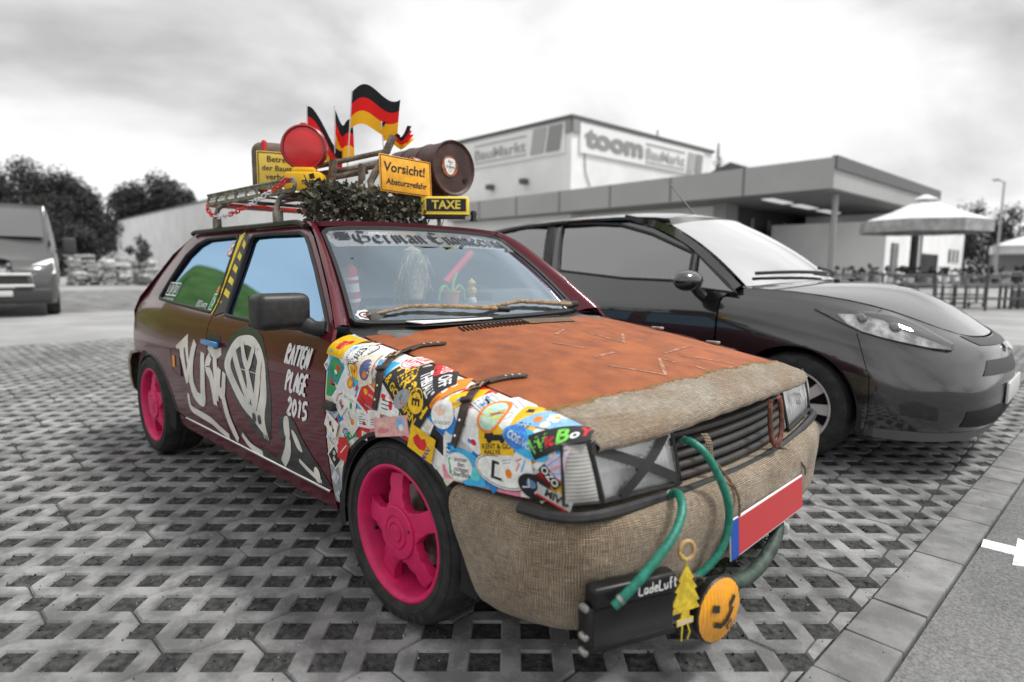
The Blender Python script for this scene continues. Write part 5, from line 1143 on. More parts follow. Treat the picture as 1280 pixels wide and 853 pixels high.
dk = thing('toy_duck', 'yellow toy duck standing on the dashboard', 'toy', (-.56, .012, .90)); dk.scale = (.68, .68, .68); YD = M('duck_yellow', (.85, .52, .01), .35)
MB().lathe([(0, 0), (.032, 0), (.034, .015), (.026, .035), (0, .04)], 18).build('base', M('band_white'), dk)
MB().lathe([(0, .035), (.020, .036), (.022, .05), (.0, .058)], 18).build('collar', M('collar_orange', (.8, .25, .03), .4), dk)
MB().lathe([(0, .052), (.026, .056), (.034, .075), (.030, .092), (.016, .103), (.022, .112), (.027, .125), (.022, .140), (.008, .149), (.003, .158), (0, .160)], 20).build('body', YD, dk)
MB().tube([(.022, -.004, .124), (.040, -.010, .122)], [.008, .004], 8).build('beak', M('collar_orange'), dk)
tag(MB().box((-.335, -.30, .858), (.11, .34, .004), TR(rz=0)).build('paper', M('paper', .75, .8)), 'white sheet of paper lying behind the windscreen base', 'paper')
tag(MB().rbox((-.84, 0, 1.135), (.03, .22, .06), .012).build('rear_view_mirror', BLK), 'dark rear view mirror at the top of the windscreen', 'mirror')

tag(MB().prism([(-.16, .90), (.20, .90), (.19, 1.145), (-.08, 1.145)], -.003, .003, FR((-1.12, -.02, 0), (0, 1, 0), (-.1, 0, 1))).build('white_board', M('band_white')), 'white cardboard sheet standing behind the front seats', 'cardboard')
# ================================================================== roof rack and its load
RK = thing('roof_rack', 'grey metal roof rack with perforated side rails bolted to the drip rails', 'roof rack', (-1.52, 0, 1.24)); rl = Vector((-1.52, 0, 1.24))
RKM = M('rack_metal', (.22, .21, .18), .45, metal=.7, var=.4, vs=22, bump=.1)
for sy in (-1, 1):
    o = []; xe = .44 if sy > 0 else .12
    for k in range(8 if sy > 0 else 5): cx = -.44+.122*k; o.append(s2([(cx-.042, -.011), (cx+.042, -.011), (cx+.048, 0), (cx+.042, .013), (cx-.042, .013), (cx-.048, 0)], 1, True))
    Sx = lambda x, z: (x, -.55*sy, .152+z)
    panel('side_rail', s2([(-.52, -.012), (-.50, -.024), (xe, -.024), (xe+.03, 0), (xe, .026), (-.50, .026)], 1, True), lambda x, z: (x, -.55, .152+z), RKM, RK, holes=o, step=.08, thick=.006, mirror=sy < 0)
    MB().tube([(-.50, -.55*sy, .180), (xe, -.55*sy, .180)], .006, 6).tube([(-.50, -.55*sy, .126), (xe, -.55*sy, .126)], .006, 6).tube(spline([(xe, -.55*sy, .180), (xe+.035, -.55*sy, .175), (xe+.045, -.55*sy, .15), (xe+.03, -.55*sy, .128), (xe, -.55*sy, .126)], 4), .007, 6).build('rail_tube', RKM, RK)
    for x in (.34 if sy > 0 else .05, -.355):
        MB().tube(spline([(x, -.562*sy, .012), (x+.002, -.566*sy, .06), (x+.015, -.555*sy, .105), (x+.06, -.53*sy, .125)], 5), .0125, 8).rbox((x, -.562*sy, .028), (.052, .030, .055), .006).build('foot', RKM, RK)
for x in (.40, .13, -.18, -.46): MB().tube([(x, -.54, .130), (x, .54 if x < .3 else .30, .130)], .009, 8).build('cross_bar', RKM, RK)
for y in (-.3, 0, .3): MB().tube([(-.47, y, .142), (.44, y, .142)], .006, 6).build('long_bar', RKM, RK)
tag(MB().box((-1.93, -.30, 1.365), (.16, .50, .014), TR()).build('red_plank', M('plank_red', (.55, .03, .02), .5, var=.2)), 'red plank lying crosswise at the rear of the roof rack', 'plank')
# chain
ch = thing('plastic_chain', 'red and white plastic chain sagging along the rack side', 'chain', (-1.5, -.565, 1.38))
CP = spline([(-.50, 0, -.005), (-.42, -.012, -.062), (-.25, -.02, -.085), (-.05, -.02, -.070), (.18, -.016, -.030), (.40, -.01, .02), (.44, -.005, .045)], 10)
acc = 0; nl = 0; prev = CP[0]
for i in range(1, len(CP)):
    acc += (CP[i]-prev).length; prev = CP[i]
    if acc > .026:
        acc = 0; d = (CP[i]-CP[i-1]).normalized(); s_ = Vector((0, 1, 0)) if nl % 2 else d.cross(Vector((0, 1, 0)))
        MB().tube([(a*.5, b, 0) for a, b in ((-.042, 0), (-.036, .0095), (.036, .0095), (.042, 0), (.036, -.0095), (-.036, -.0095))], .0034, 5, FR(CP[i], d, s_), closed=True).build('link', M('chain_red', (.62, .03, .03), .4) if (nl//5) % 2 == 0 else M('chain_white', .7, .4), ch); nl += 1
# case with straps and site notice
cs = thing('strapped_case', 'olive brown case with red straps and a yellow site notice on the rack', 'case', (-1.60, -.33, 1.405), R(-24))
CASE = M('case_brown', (.115, .085, .06), .6, var=.3, vs=14, bump=.1); SRED = M('strap_red', (.50, .02, .025), .6)
MB().rbox((-.06, 0, .13), (.20, .29, .26), .05, seg=4).build('body', CASE, cs)
for q in (-.085, .085): MB().rbox((-.06, q, .13), (.208, .026, .268), .052, seg=4).build('strap', SRED, cs)
sg_ = MB().rbox((.048, -.005, .115), (.006, .235, .185), .002).build('notice', M('sign_yellow', (.72, .52, .08), .45, var=.08), cs)
nf = lambda a, b: (.0515, a-.005, .115+b)
decal('notice_print', sg_, nf, [sh_ring(rect(-.112, -.088, .112, .088), rect(-.108, -.084, .108, .084), BK), sh_text('Betreten', .040, BK, 0, .055, bold=.01), sh_text('der Baustelle', .036, BK, 0, .012, bold=.01), sh_text('verboten!', .040, BK, 0, -.030, bold=.01), sh_text('Eltern haften für ihre Kinder', .0165, BK, 0, -.066)], off=.0006)
# warning lamp
wl = thing('warning_lamp', 'round red site warning lamp on a yellow battery box', 'lamp', (-1.36, -.335, 1.405)); wl.matrix_world = FR((-1.36, -.335, 1.405), (.66, .75, 0), (-.75, .66, 0))
MB().rbox((0, 0, .045), (.175, .11, .09), .015).build('battery_box', M('box_yellow', (.78, .45, .008), .45, var=.08), wl)
MB().rbox((0, 0, .098), (.11, .08, .03), .012).build('lamp_neck', M('box_yellow'), wl)
RL = M('lamp_red', (.60, .003, .005), .16, spec=.5, coat=.5)
lr = FR((0, 0, .205), (1, 0, 0), (0, 0, 1))
mb = MB(); prof = []
for k in range(41): r_ = .098*k/40; prof.append((r_, .034-.016*(k/40)**2+.0008*(k % 4)/3))
mb.lathe(prof[::-1], 40, lr).lathe([(.098, .018), (.102, .016), (.104, .010), (.104, -.010), (.098, -.022), (0, -.040)], 40, lr).build('lens', RL, wl, angle=50)
MB().rbox((0, 0, .312), (.03, .03, .018), .006).build('cap', RL, wl)
MB().lathe([(.094, .024), (.100, .026), (.107, .020), (.108, -.012), (.100, -.020)], 40, lr).build('lens_rim', M('lamp_rim_red', (.25, .004, .006), .3, coat=.3), wl)
# wooden frame (old sledge) and drum
WOOD = M('weathered_wood', (.10, .075, .055), .85, col2=(.20, .16, .12), vs=22, bump=.5, bs=90, stretch=(1, 1, 1))
wf = thing('wooden_sledge', 'weathered wooden sledge frame lashed across the rack', 'wooden frame', (-1.2, -.1, 1.40))
MB().tube(spline([(.10, -.02, .02), (.05, -.01, .05), (.045, .03, .12), (.06, .07, .20), (.07, .11, .285)], 5), [.016]*8+[.018]*8+[.019]*5, 8).build('runner', WOOD, wf)
MB().tube([(-.14, -.12, 0), (-.12, -.105, .17)], .021, 8).build('post', WOOD, wf)
MB().tube([(-.02, -.02, -.01), (-.02, -.01, .15)], .018, 8).build('post', WOOD, wf)
MB().tube([(-.26, -.20, .125), (.07, .09, .215)], .013, 8).build('top_rail', WOOD, wf)
MB().tube([(-.25, -.17, .095), (.03, .12, .165)], .017, 8).build('rail', WOOD, wf)
MB().tube([(-.26, -.24, .05), (-.02, .02, .12)], .015, 8).build('rail', WOOD, wf)
MB().tube([(-.30, -.04, .02), (.02, .26, .06)], .02, 8).build('rail', WOOD, wf)
MB().tube([(.09, .36, .03), (.09, .36, .22)], .019, 8).build('post', WOOD, wf)
MB().tube([(.05, .08, .13), (.09, .36, .17)], .012, 8).build('crosspiece', WOOD, wf)
MB().tube([(.04, -.09, .0), (.0, .06, .13)], .006, 6).build('brace', M('brace_grey', .45, .5), wf)
dr_ = thing('steel_drum', 'dark brown steel drum lying on its side with a round label', 'drum', (-.985, .275, 1.41))
DRM = M('drum_brown', (.052, .022, .017), .5, var=.4, vs=10, bump=.1); df = FR((0, 0, .14), (0, 1, 0), (0, 0, 1))
MB().lathe([(0, -.004), (.120, -.004), (.126, .0), (.134, .004), (.138, .0), (.138, -.010), (.132, -.014), (.132, -.15), (.137, -.156), (.132, -.162), (.132, -.30), (.137, -.306), (.132, -.312), (.132, -.43), (.0, -.44)], 48, df).build('barrel', DRM, dr_, angle=30)
MB().lathe([(0, .0012), (.050, .0012), (.052, -.002)], 30, df @ TR((-.028, .005, 0))).build('label_ring', M('label_rust', (.30, .09, .035), .6, var=.4, vs=30), dr_)
ds = lambda a, b: tuple(df @ Vector((a-.028, b+.005, .002)))
decal('drum_label', dr_, ds, [sh_poly(s2([(-.030, .036), (.026, .036), (.032, 0), (.014, -.036), (-.014, -.036), (-.034, 0)], 3, True), WHT), sh_text('Alles', .016, BK, 0, .022, bold=.01), sh_text('in', .012, BK, 0, .010, bold=.01), sh_text('Ordnung', .015, BK, 0, -.002, bold=.01), sh_ring(circ(0, -.018, .010, .010, 16), circ(0, -.018, .008, .008, 16), GRY)], off=.0006)
MB().lathe([(0, .002), (.013, .002), (.013, -.004)], 14, df @ TR((.075, -.055, 0))).build('bung', DARK, dr_)
rs = thing('patterned_roll', 'red and cream patterned roll stowed behind the steel drum', 'roll', (-1.10, .08, 1.56)); MB().tube([(0, 0, 0), (-.06, .20, .0)], .036, 14).build('roll', M('roll_pattern', (.35, .05, .035), .8, col2=(.55, .48, .36), vs=45, cpos=(.52, .56)), rs)
# signs
vs_ = thing('warning_sign', 'yellow warning sign reading Vorsicht Absturzgefahr on the rack front', 'sign', (-.985, -.022, 1.475)); vs_.matrix_world = FR((-.985, -.022, 1.478), (0.05, .985, -.035), (-.10, .19, .97))
SGY = M('sign_amber', (.72, .335, .010), .4, var=.12, vs=20)
MB().rbox((0, 0, 0), (.285, .172, .006), .0025).build('board', SGY, vs_)
decal('lettering', vs_, lambda a, b: (a, b, .003), [sh_ring(rect(-.138, -.082, .138, .082), rect(-.134, -.078, .134, .078), BK), sh_text('Vorsicht!', .062, BK, -.008, .028, bold=.022, shear=.12), sh_text('Absturzgefahr', .0395, BK, .0, -.038, bold=.022, shear=.12)], off=.0006)
tx = thing('taxi_sign', 'yellow and black roof sign reading TAXE at the front of the roof', 'sign', (-.93, .17, 1.292)); tx.matrix_world = FR((-.93, .172, 1.292), (.72, .69, 0), (-.69, .72, 0))
MB().rbox((0, 0, .058), (.232, .085, .088), .010, seg=3).build('box', M('taxi_yellow', (.80, .60, .05), .35, coat=.4), tx)
MB().rbox((0, 0, .006), (.19, .07, .018), .004).build('base', BLK, tx)
MB().rbox((0, -.0005, .018), (.236, .09, .008), .003).build('frame', M('taxi_yellow'), tx)
decal('panel', tx, lambda a, b: (a, -.0425, .060+b), [sh_poly(rect(-.088, -.030, .104, .030), BK), sh_text('TAXE', .056, (.80, .66, .10), .008, 0, bold=.03, wide=1.0)], off=.001)
tag(MB().lathe([(0, .055), (.012, .052), (.018, .04), (.014, .02), (.020, 0)], 14, TR((-.90, .33, 1.285))).build('aerial_foot', BLK), 'small black rounded knob beside the taxi sign', 'knob')
# camouflage netting: leaf scraps along the front of the rack
nt_ = thing('camouflage_net', 'dark green leafy camouflage net draped over the front of the rack', 'net', (-1.04, -.20, 1.36)); mb = MB(); rg = random.Random(4)
for k in range(3000):
    y = rg.uniform(-.32, .42); w_ = rg.gauss(0, .045); z = .02+rg.uniform(-.135, .04)*(1 if y < .32 else .5); x = .02+w_*.6-(.09*max(0, z)); 
    if (z < -.07 and rg.random() < .3) or (-.02 < y < .36 and z > .02 and x > -.03): continue
    p = Vector((x, y, z)); a = Vector((rg.gauss(.3, 1), rg.gauss(0, 1), rg.gauss(-.3, .8))).normalized(); n = Vector((rg.gauss(.6, .7), rg.gauss(-.3, .7), rg.gauss(.4, .7))).normalized(); b = a.cross(n).normalized(); l = rg.uniform(.014, .034); ww = l*rg.uniform(.35, .6); n = b.cross(a)
    mb.mat(rg.choice([0, 0, 1, 2])); mb.add([p, p+a*l*.5+b*ww+n*.004, p+a*l, p+a*l*.55-b*ww+n*.004], [(0, 1, 2), (0, 2, 3)])
mb.build('leaves', [M('net_olive', (.075, .078, .050), .8, var=.3), M('net_dark', (.040, .044, .030), .85), M('net_brown', (.095, .082, .058), .8)], nt_, smooth=False)['kind'] = 'stuff'
mb = MB()
for k in range(9): y = -.33+.092*k; mb.tube([(.045+.02*math.sin(k), y, .07), (.06+.015*math.cos(k*2), y+.03, -.02), (.05, y-.01, -.10)], .0025, 4)
mb.build('cords', M('net_dark'), nt_)['kind'] = 'stuff'
# flags
def cloth_mat(name, c):
    m = bpy.data.materials.new(name); MATS[name] = m; m.use_nodes = True; nt = m.node_tree
    for n in list(nt.nodes): nt.nodes.remove(n)
    o = nt.nodes.new('ShaderNodeOutputMaterial'); a = nt.nodes.new('ShaderNodeBsdfDiffuse'); b = nt.nodes.new('ShaderNodeBsdfTranslucent'); x = nt.nodes.new('ShaderNodeMixShader'); x.inputs[0].default_value = .4
    a.inputs[0].default_value = (*c, 1); b.inputs[0].default_value = (*c, 1); nt.links.new(a.outputs[0], x.inputs[1]); nt.links.new(b.outputs[0], x.inputs[2]); nt.links.new(x.outputs[0], o.inputs[0]); return m
FB = cloth_mat('flag_black', (.03, .03, .034)); FRd = cloth_mat('flag_red', (.80, .03, .03)); FY = cloth_mat('flag_gold', (.92, .50, .03))
def flag(base, top, out, h_, w_, label, torn=0, ph=0, sag=.25, curl=.0, n=16):
    base, top, out = Vector(base), Vector(top), Vector(out).normalized(); t = thing('flag', label, 'flag', base, group='flags on the roof rack'); d = (top-base).normalized(); L_ = (top-base).length
    MB().tube([(0, 0, 0), top-base+d*.008], .0032, 8).build('pole', M('pole_white', .62, .4), t)
    nrm = out.cross(d).normalized()
    for k, m in enumerate((FB, FRd, FY)):
        rows = []
        for i in range(n+1):
            f = i/n; w2 = w_*f; lim = 1.0
            row = []
            for j in range(4):
                v = (k+j/3)/3; wv = .055*math.sin(f*6.5+ph+v*1.6)*f+.016*math.sin(f*10+ph+v)*f; dn = -sag*w2*f-h_*v*(1-.06*math.sin(f*6+ph))
                ex = w2*(1-curl*f*f)
                if torn: ex -= torn*f*(.5+.5*math.sin(v*25+1))*.5*(1 if f > .6 else 0)
                row.append((top-base)+out*ex+d*dn+nrm*wv+Vector((0, 0, (.05*math.sin(f*4.6+ph)-.05*math.sin(ph))*(1-v*.3))))
            rows.append(row)
        ob = MB().grid(rows).build(('black', 'red', 'gold')[k]+'_stripe', m, t, angle=80)
    return t
flag((-1.36, -.12, 1.42), (-1.315, -.10, 1.905), (.55, .72, .10), .185, .235, 'tattered black red and gold flag flying highest above the rack', ph=.4, sag=-.05)
flag((-1.215, .03, 1.42), (-1.235, .015, 1.765), (.62, .70, .28), .095, .165, 'torn black red and gold flag remnant beside the highest flag', torn=.06, ph=1.3, sag=-.05)
flag((-1.60, -.20, 1.42), (-1.60, -.19, 1.87), (.62, .70, -.45), .165, .20, 'black red and gold flag right behind the red warning lamp', ph=1.1, sag=.35)
flag((-1.50, -.10, 1.42), (-1.50, -.09, 1.865), (.60, .66, -.5), .19, .105, 'folded black red and gold flag second from the case', ph=3.0, sag=.55)

# ================================================================== the dark grey hatchback parked alongside
C2 = tag(empty('parked_car', (.22, 2.53, 0)), 'dark grey three-door hatchback parked behind the decorated car', 'car')
P2 = M('grey_car_paint', .022, .26, spec=.5, var=.08, vs=2, coat=1, metal=.6); P2.node_tree.nodes['Principled BSDF'].inputs['Coat IOR'].default_value = 1.75
G2 = glass_mat('grey_car_glass', (.92, .92, .92), .17, 1.7, (.25, .25, .25))
W2 = glass_mat('grey_car_screen', (1, 1, 1), .60, 1.6, (.35, .35, .35))
a_ = [finv(.345*math.cos(R(t)), .300+.345*math.sin(R(t))) for t in range(-14, 195, 8)]
wing = [(0, 0)]+[p for p in reversed(a_)][:]+[(2.95, .05)]
wing = [(0.02, .05)]+[p for p in reversed(a_)]
wing += [(3.05, .02), (3.12, 1), (3.1, 2.4), (2.75, 4.05), (2.70, 4.2), (3.0, 5.95), (2, 5.95), (1, 5.95), (0.02, 5.95), (.02, 3)]
bmp = [(3.07, .02), (3.14, 1), (3.12, 2.4), (2.77, 4.05), (2.72, 4.2), (3.02, 5.95), (4.0, 5.96), (5.4, 5.97), (6.6, 5.97), (8, 5.97), (8, .02), (5.5, .02)]
lampo = [(1.76, 4.98), (2.3, 5.12), (2.8, 5.45), (3.3, 5.66), (3.9, 5.62), (4.3, 5.42), (4.8, 5.05), (5.12, 4.80), (5.12, 4.34), (4.5, 4.27), (3.89, 4.28), (3.3, 4.28), (2.78, 4.36), (2.2, 4.66)]
REF2 = M('headlamp_silver', .66, .25, metal=.35, var=.5, vs=14); LN2 = glass_mat('headlamp_glass', (1, 1, 1), .06, 1.5, (.92, .92, .92))
fsv = lambda s, v: ffront(s, v)
def patch(name, o, S, mat, par, off, mir, step=.16, thick=.01): return panel(name, o, S, mat, par, step=step, thick=thick, off=off, mirror=mir)
door2 = [(-.462, .235), (-.462, .88), (-.40, .93), (-.62, 1.10), (-.80, 1.215), (-1.06, 1.325), (-1.35, 1.392), (-1.60, 1.412), (-1.96, 1.415), (-1.86, 1.03), (-1.84, .70), (-1.74, .40), (-1.62, .235)]
dgl = [(-.70, .975), (-.715, 1.155), (-1.065, 1.290), (-1.35, 1.365), (-1.60, 1.385), (-1.90, 1.388), (-1.795, 1.045), (-1.77, 1.03), (-1.2, .985)]
dq = [(-.66, .97), (-.675, 1.14), (-.62, 1.10), (-.44, .962), (-.36, .912), (-.60, .935)]
q2 = [(-1.63, .235), (-1.75, .40), (-1.85, .70), (-1.87, 1.03), (-1.97, 1.42), (-2.30, 1.415), (-2.80, 1.37), (-2.98, 1.10), (-3.05, .85), (-3.06, .45), (-2.98, .24)]+[(-2.489+.345*math.cos(R(t)), .300+.345*math.sin(R(t))) for t in range(-8, 190, 9)][::-1]+[(-2.10, .235)]
qg2 = [(-1.955, 1.06), (-2.045, 1.392), (-2.30, 1.388), (-2.60, 1.35), (-2.66, 1.20), (-2.50, 1.13), (-2.2, 1.085)]
sill2 = [(-.40, .16), (-.40, .232), (-2.13, .232), (-2.13, .16)]
for mir in (False, True):
    k = -1 if mir else 1
    panel('front_wing', wing, fsv, P2, C2, step=.22, thick=.012, mirror=mir)
    bp_ = panel('front_bumper', bmp, fsv, P2, C2, step=.22, thick=.012, mirror=mir)
    hl2 = patch('headlamp', lampo, fsv, BLK, C2, .004, mir)
    patch('reflector', [(2.2, 4.95), (2.7, 5.22), (3.2, 5.18), (3.6, 4.95), (4.3, 4.78), (5.05, 4.55), (5.05, 4.38), (4.5, 4.31), (3.89, 4.32), (3.3, 4.33), (2.8, 4.41), (2.45, 4.62)], fsv, REF2, hl2, .008, mir)
    patch('lens', lampo, fsv, LN2, hl2, .016, mir, thick=.012)
    for s_, v_ in ((2.7, 5.0), (3.5, 4.95)):
        p = Vector(fsv(s_, v_)); MB().lathe([(0, .028), (.022, .024), (.032, .01), (.034, 0)], 16, FR((p.x+.0, p.y*k, p.z), (0, 1, 0), (-.5, 0, .8))).build('projector', M('projector_glass', .16, .08, metal=.5), hl2)
    patch('fog_recess', [(3.9, 1.05), (4.75, .95), (4.75, 1.45), (4.2, 1.62), (3.86, 1.45)], fsv, BLK, bp_, .003, mir)
    patch('upper_grille', [(6.0, 3.0), (8, 2.85), (8, 3.75), (6.3, 3.9)], fsv, BLK, bp_, .003, mir)
    patch('nose_slot', [(6.2, 5.1), (8, 4.95), (8, 5.9), (6.3, 5.92), (5.6, 5.8)], fsv, BLK, bp_, .003, mir)
    patch('lower_grille', [(5.4, .70), (8, .35), (8, 1.35), (6.6, 1.45), (5.5, 1.35)], fsv, DARK, bp_, .003, mir)
    patch('chin_strip', [(3.3, .02), (3.3, .4), (5.6, .42), (8, .28), (8, .02)], fsv, M('chin_grey', .10, .5), bp_, .004, mir)
    d2 = panel('door', door2, fside, P2, C2, holes=[dgl, dq], step=.09, mirror=mir); panel('door_window', dgl, fside, G2, d2, step=.12, thick=0, off=-.008, mirror=mir); panel('quarter_light', dq, fside, G2, d2, step=.12, thick=0, off=-.008, mirror=mir)
    qp2 = panel('rear_quarter', q2, fside, P2, C2, holes=[qg2], step=.09, mirror=mir); panel('side_window', qg2, fside, G2, qp2, step=.12, thick=0, off=-.008, mirror=mir)
    panel('sill', sill2, fside, BLK, C2, step=.12, mirror=mir)
    panel('window_pillar', [(-1.875, 1.03), (-1.98, 1.40), (-2.035, 1.40), (-1.945, 1.05)], fside, BLK, qp2, step=.1, off=.004, mirror=mir)
    def rg2(o, r_, par):
        P = [Vector(fside(u, v)) for u, v in resample(o, .08)]; MB().tube([(p.x, p.y*k, p.z) for p in P], r_, 6, closed=True).build('window_seal', SEAL, par)
    rg2(dgl, .010, d2); rg2(dq, .008, d2); rg2(qg2, .009, qp2)
    hp2_ = Vector(fside(-1.60, .86)); MB().rbox((hp2_.x, (hp2_.y-.02)*k, hp2_.z), (.19, .02, .03), .01).build('handle', P2, d2)
    # screen pillar
    outer = [(-.385, .935), (-.62, 1.108), (-.80, 1.223), (-1.06, 1.333), (-1.35, 1.40)]; ts = [-.02, .35, .62, .95, 1.15]; rows = []
    for (x, z), t in zip(outer, ts):
        a = Vector(fside(x, z)); b = Vector(fws(-.695, min(t, 1.0))) if t <= 1 else Vector(froof(-1.30, -.555)); m = (a+b)/2+Vector((.015, -.02, .025)); rows.append([(p.x, p.y*k, p.z) for p in (a, m, b)])
    MB().grid([[p for p in r_] for r_ in zip(*[spline([r_[j] for r_ in rows], 5) for j in range(3)])], flip=mir).build('screen_pillar', P2, C2, angle=80)
    mi = MB(); el = []
    for i in range(13):
        a = math.pi*i/12; row = []
        for j in range(20): b = 2*math.pi*j/20; row.append((-.60+.075*math.sin(a)*math.cos(b)*(1.2 if math.cos(b) > 0 else .8), (-.955-.125*math.cos(a))*k, .985+.064*math.sin(a)*math.sin(b)))
        el.append(row)
    mo = mi.grid(el, closed=True, flip=mir).build('door_mirror', P2, C2, angle=80)
    MB().tube(spline([(-.60, -.86*k, .945), (-.585, -.815*k, .90), (-.57, -.79*k, .885)], 4), [.03]*9, 8).build('mirror_foot', BLK, mo)
    for wx in (0, -2.489): MB().lathe([(.36, -.4), (.36, 0), (.34, .01)], 24, FR((wx, -.85*k, .30), (k, 0, 0), (0, 0, 1)), arc=(R(-12), R(192))).build('wheel_housing', DARK, C2)
HD2 = panel('bonnet', [(0, -.985), (0, -.6), (0, 0), (0, .6), (0, .985), (.3, .985), (.6, .985), (.9, .985), (.985, .9), (.99, .5), (.99, 0), (.99, -.5), (.985, -.9), (.9, -.985), (.6, -.985), (.3, -.985)], fhood, P2, C2, step=.10, thick=.015)
RF2 = [(-1.0, -.55), (-.90, -.42), (-.83, -.2), (-.815, 0), (-.83, .2), (-.90, .42), (-1.0, .55), (-1.3, .568), (-2.0, .57), (-2.6, .55), (-2.86, .50), (-2.90, 0), (-2.86, -.50), (-2.6, -.55), (-2.0, -.57), (-1.3, -.568)]
panel('roof', RF2, froof, P2, C2, step=.1, thick=.02)
panel('windscreen', [(-.675, .01), (-.675, .97), (-.5, .985), (0, .99), (.5, .985), (.675, .97), (.675, .01), (.4, .0), (0, 0), (-.4, 0)], fws, W2, C2, step=.1, thick=0)
MB().grid([[Vector(fws(u, .98))+Vector((0, 0, -.003)), Vector(froof(-.82-.17*(abs(u)/.69)**2.2, u*.815))+Vector((.004, 0, .004))] for u in [-.67+.067*i for i in range(21)]]).build('roof_header', BLK, C2)
MB().grid([[Vector(fws(u, .02))+Vector((0, 0, -.004)), Vector(fhood(.0, max(-.985, min(.985, u/.69))))+Vector((.02, 0, -.012))] for u in [-.69+.069*i for i in range(21)]], flip=True).build('scuttle', BLK, C2)
def wip(a, b): 
    P = [Vector(fws(a[0]+(b[0]-a[0])*i/8, a[1]+(b[1]-a[1])*i/8))+Vector((.012, 0, .024)) for i in range(9)]; return MB().tube(P, .011, 6).build('wiper', BLK, C2)
wip((-.60, .10), (-.02, .03)); wip((-.02, .10), (.50, .03))
rp = []
for y in [-.80+.16*i for i in range(11)]:
    q = abs(y)/.8; b = -.05*(1-q*q); rp.append([(-2.86+b*.5, y*.66, 1.395-.03*q), (-3.05+b, y*.80, 1.08), (-3.09+b, y*.90, .85), (-3.09+b, y*.93, .45), (-3.0, y*.90, .22)])
MB().grid(rp).build('tailgate', P2, C2, angle=60)
MB().tube([(-1.05, -.05, 1.455), (-1.30, -.06, 1.74)], [.006, .003], 6).build('aerial', BLK, C2)
for y in (-.22, .22): MB().rbox(Vector(fhood(.12, y))+Vector((0, 0, .008)), (.03, .035, .014), .005).build('washer_jet', BLK, HD2)
MB().rbox((.882, 0, .42), (.012, .52, .11), .003, TR(ry=R(0))).build('number_plate', M('plate_grey', .55, .4), C2)
MB().lathe([(0, .012), (.045, .010), (.05, 0)], 24, FR((.838, 0, .645), (0, 1, 0), (-.6, 0, .8)) @ Matrix.Diagonal((1.3, .6, 1, 1))).build('badge', M('badge_chrome', .6, .2, metal=1), C2)
MB().box((-1.3, 0, .22), (2.2, 1.6, .04)).box((.2, 0, .42), (.95, 1.2, .36)).box((-2.6, 0, .40), (.7, 1.3, .3)).rbox((-.55, 0, .80), (.40, 1.38, .28), .06).build('floor_pan', DARK, C2)
for sy in (-.38, .38): MB().rbox((-1.35, sy, .55), (.50, .48, .16), .05).rbox((0, 0, .30), (.13, .46, .64), .05, TR((-1.55, sy, .50), ry=R(-14))).rbox((0, 0, .72), (.09, .26, .17), .03, TR((-1.55, sy, .50), ry=R(-14))).build('front_seat', SEATM, C2)
MB().rbox((0, 0, .30), (.14, 1.2, .60), .05, TR((-2.35, 0, .48), ry=R(-16))).build('rear_seat', SEATM, C2)
AL = M('alloy_silver', .55, .35, metal=.3)
def wheel2(parent, loc, flip):
    w_ = empty('wheel', loc, 0, parent, rot=(R(90), 0, R(180) if flip else 0))
    MB().lathe([(.205, -.006), (.212, .006), (.235, .012), (.262, .010), (.285, -.004), (.296, -.025), (.300, -.05), (.300, -.15), (.29, -.18), (.21, -.195)], 72).build('tyre', RUB, w_, angle=30)
    MB().lathe([(.206, -.004), (.208, .003), (.200, .004), (.194, -.006), (.186, -.04), (.182, -.12), (.2, -.18)], 56).build('rim', AL, w_, angle=60)
    sp = MB()
    for j in range(9):
        a = 2*math.pi*j/9; T = TR(rz=a); sp.add([(.045, -.020, -.012), (.195, -.030, -.022), (.195, .030, -.022), (.045, .020, -.012), (.045, -.020, -.035), (.195, -.030, -.05), (.195, .030, -.05), (.045, .020, -.035)], [(0, 1, 2, 3), (0, 4, 5, 1), (2, 6, 7, 3)], T)
    sp.lathe([(.062, -.03), (.060, -.004), (.04, .002), (0, .003)], 32).build('spokes', AL, w_, angle=40)
    MB().lathe([(0, -.07), (.19, -.07)], 32).build('brake_disc', DARK, w_)
    return w_
w2 = wheel2(C2, (0, -.835, .30), False)
for wx, fl in ((-2.489, False), (0, True), (-2.489, True)):
    c_ = copy_tree(w2, C2); c_.location = (wx, .835 if fl else -.835, .30); c_.rotation_euler = (R(90), 0, R(180) if fl else 0)

# ================================================================== store, trees, van and the rest of the car park (the photograph shows these without colour)
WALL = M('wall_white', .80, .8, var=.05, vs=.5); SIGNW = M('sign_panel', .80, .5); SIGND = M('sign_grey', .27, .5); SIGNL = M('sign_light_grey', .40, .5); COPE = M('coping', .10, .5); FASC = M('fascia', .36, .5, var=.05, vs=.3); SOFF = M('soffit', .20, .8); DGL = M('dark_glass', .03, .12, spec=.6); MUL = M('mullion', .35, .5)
C0 = Vector((-17.362, 21.391, 0)); D1 = Vector((-.99903, .04405, 0)); D2 = Vector((.055, .99849, 0)); D2.normalize()
ST = tag(empty('store_building', C0), 'large pale hardware store with sign panels and a flat grey entrance canopy', 'building')
FL = FR((0, 0, 0), -D1, (0, 0, 1)); FRR = FR((0, 0, 0), D2, (0, 0, 1))
def onf(F, u, z, d): return F @ Vector((u, z, d))
def wallbox(name, F, u0, u1, z0, z1, d0, d1, mat, par=ST):
    return MB().box(((u0+u1)/2, (z0+z1)/2, (d0+d1)/2), (u1-u0, z1-z0, d1-d0), F).build(name, mat, par)
hl_ = -111.5
wallbox('wall', FL, hl_, 0, 0, 8, -.4, 0, WALL); wallbox('wall', FRR, .02, 12.7, 0, 8, -.4, 0, WALL)
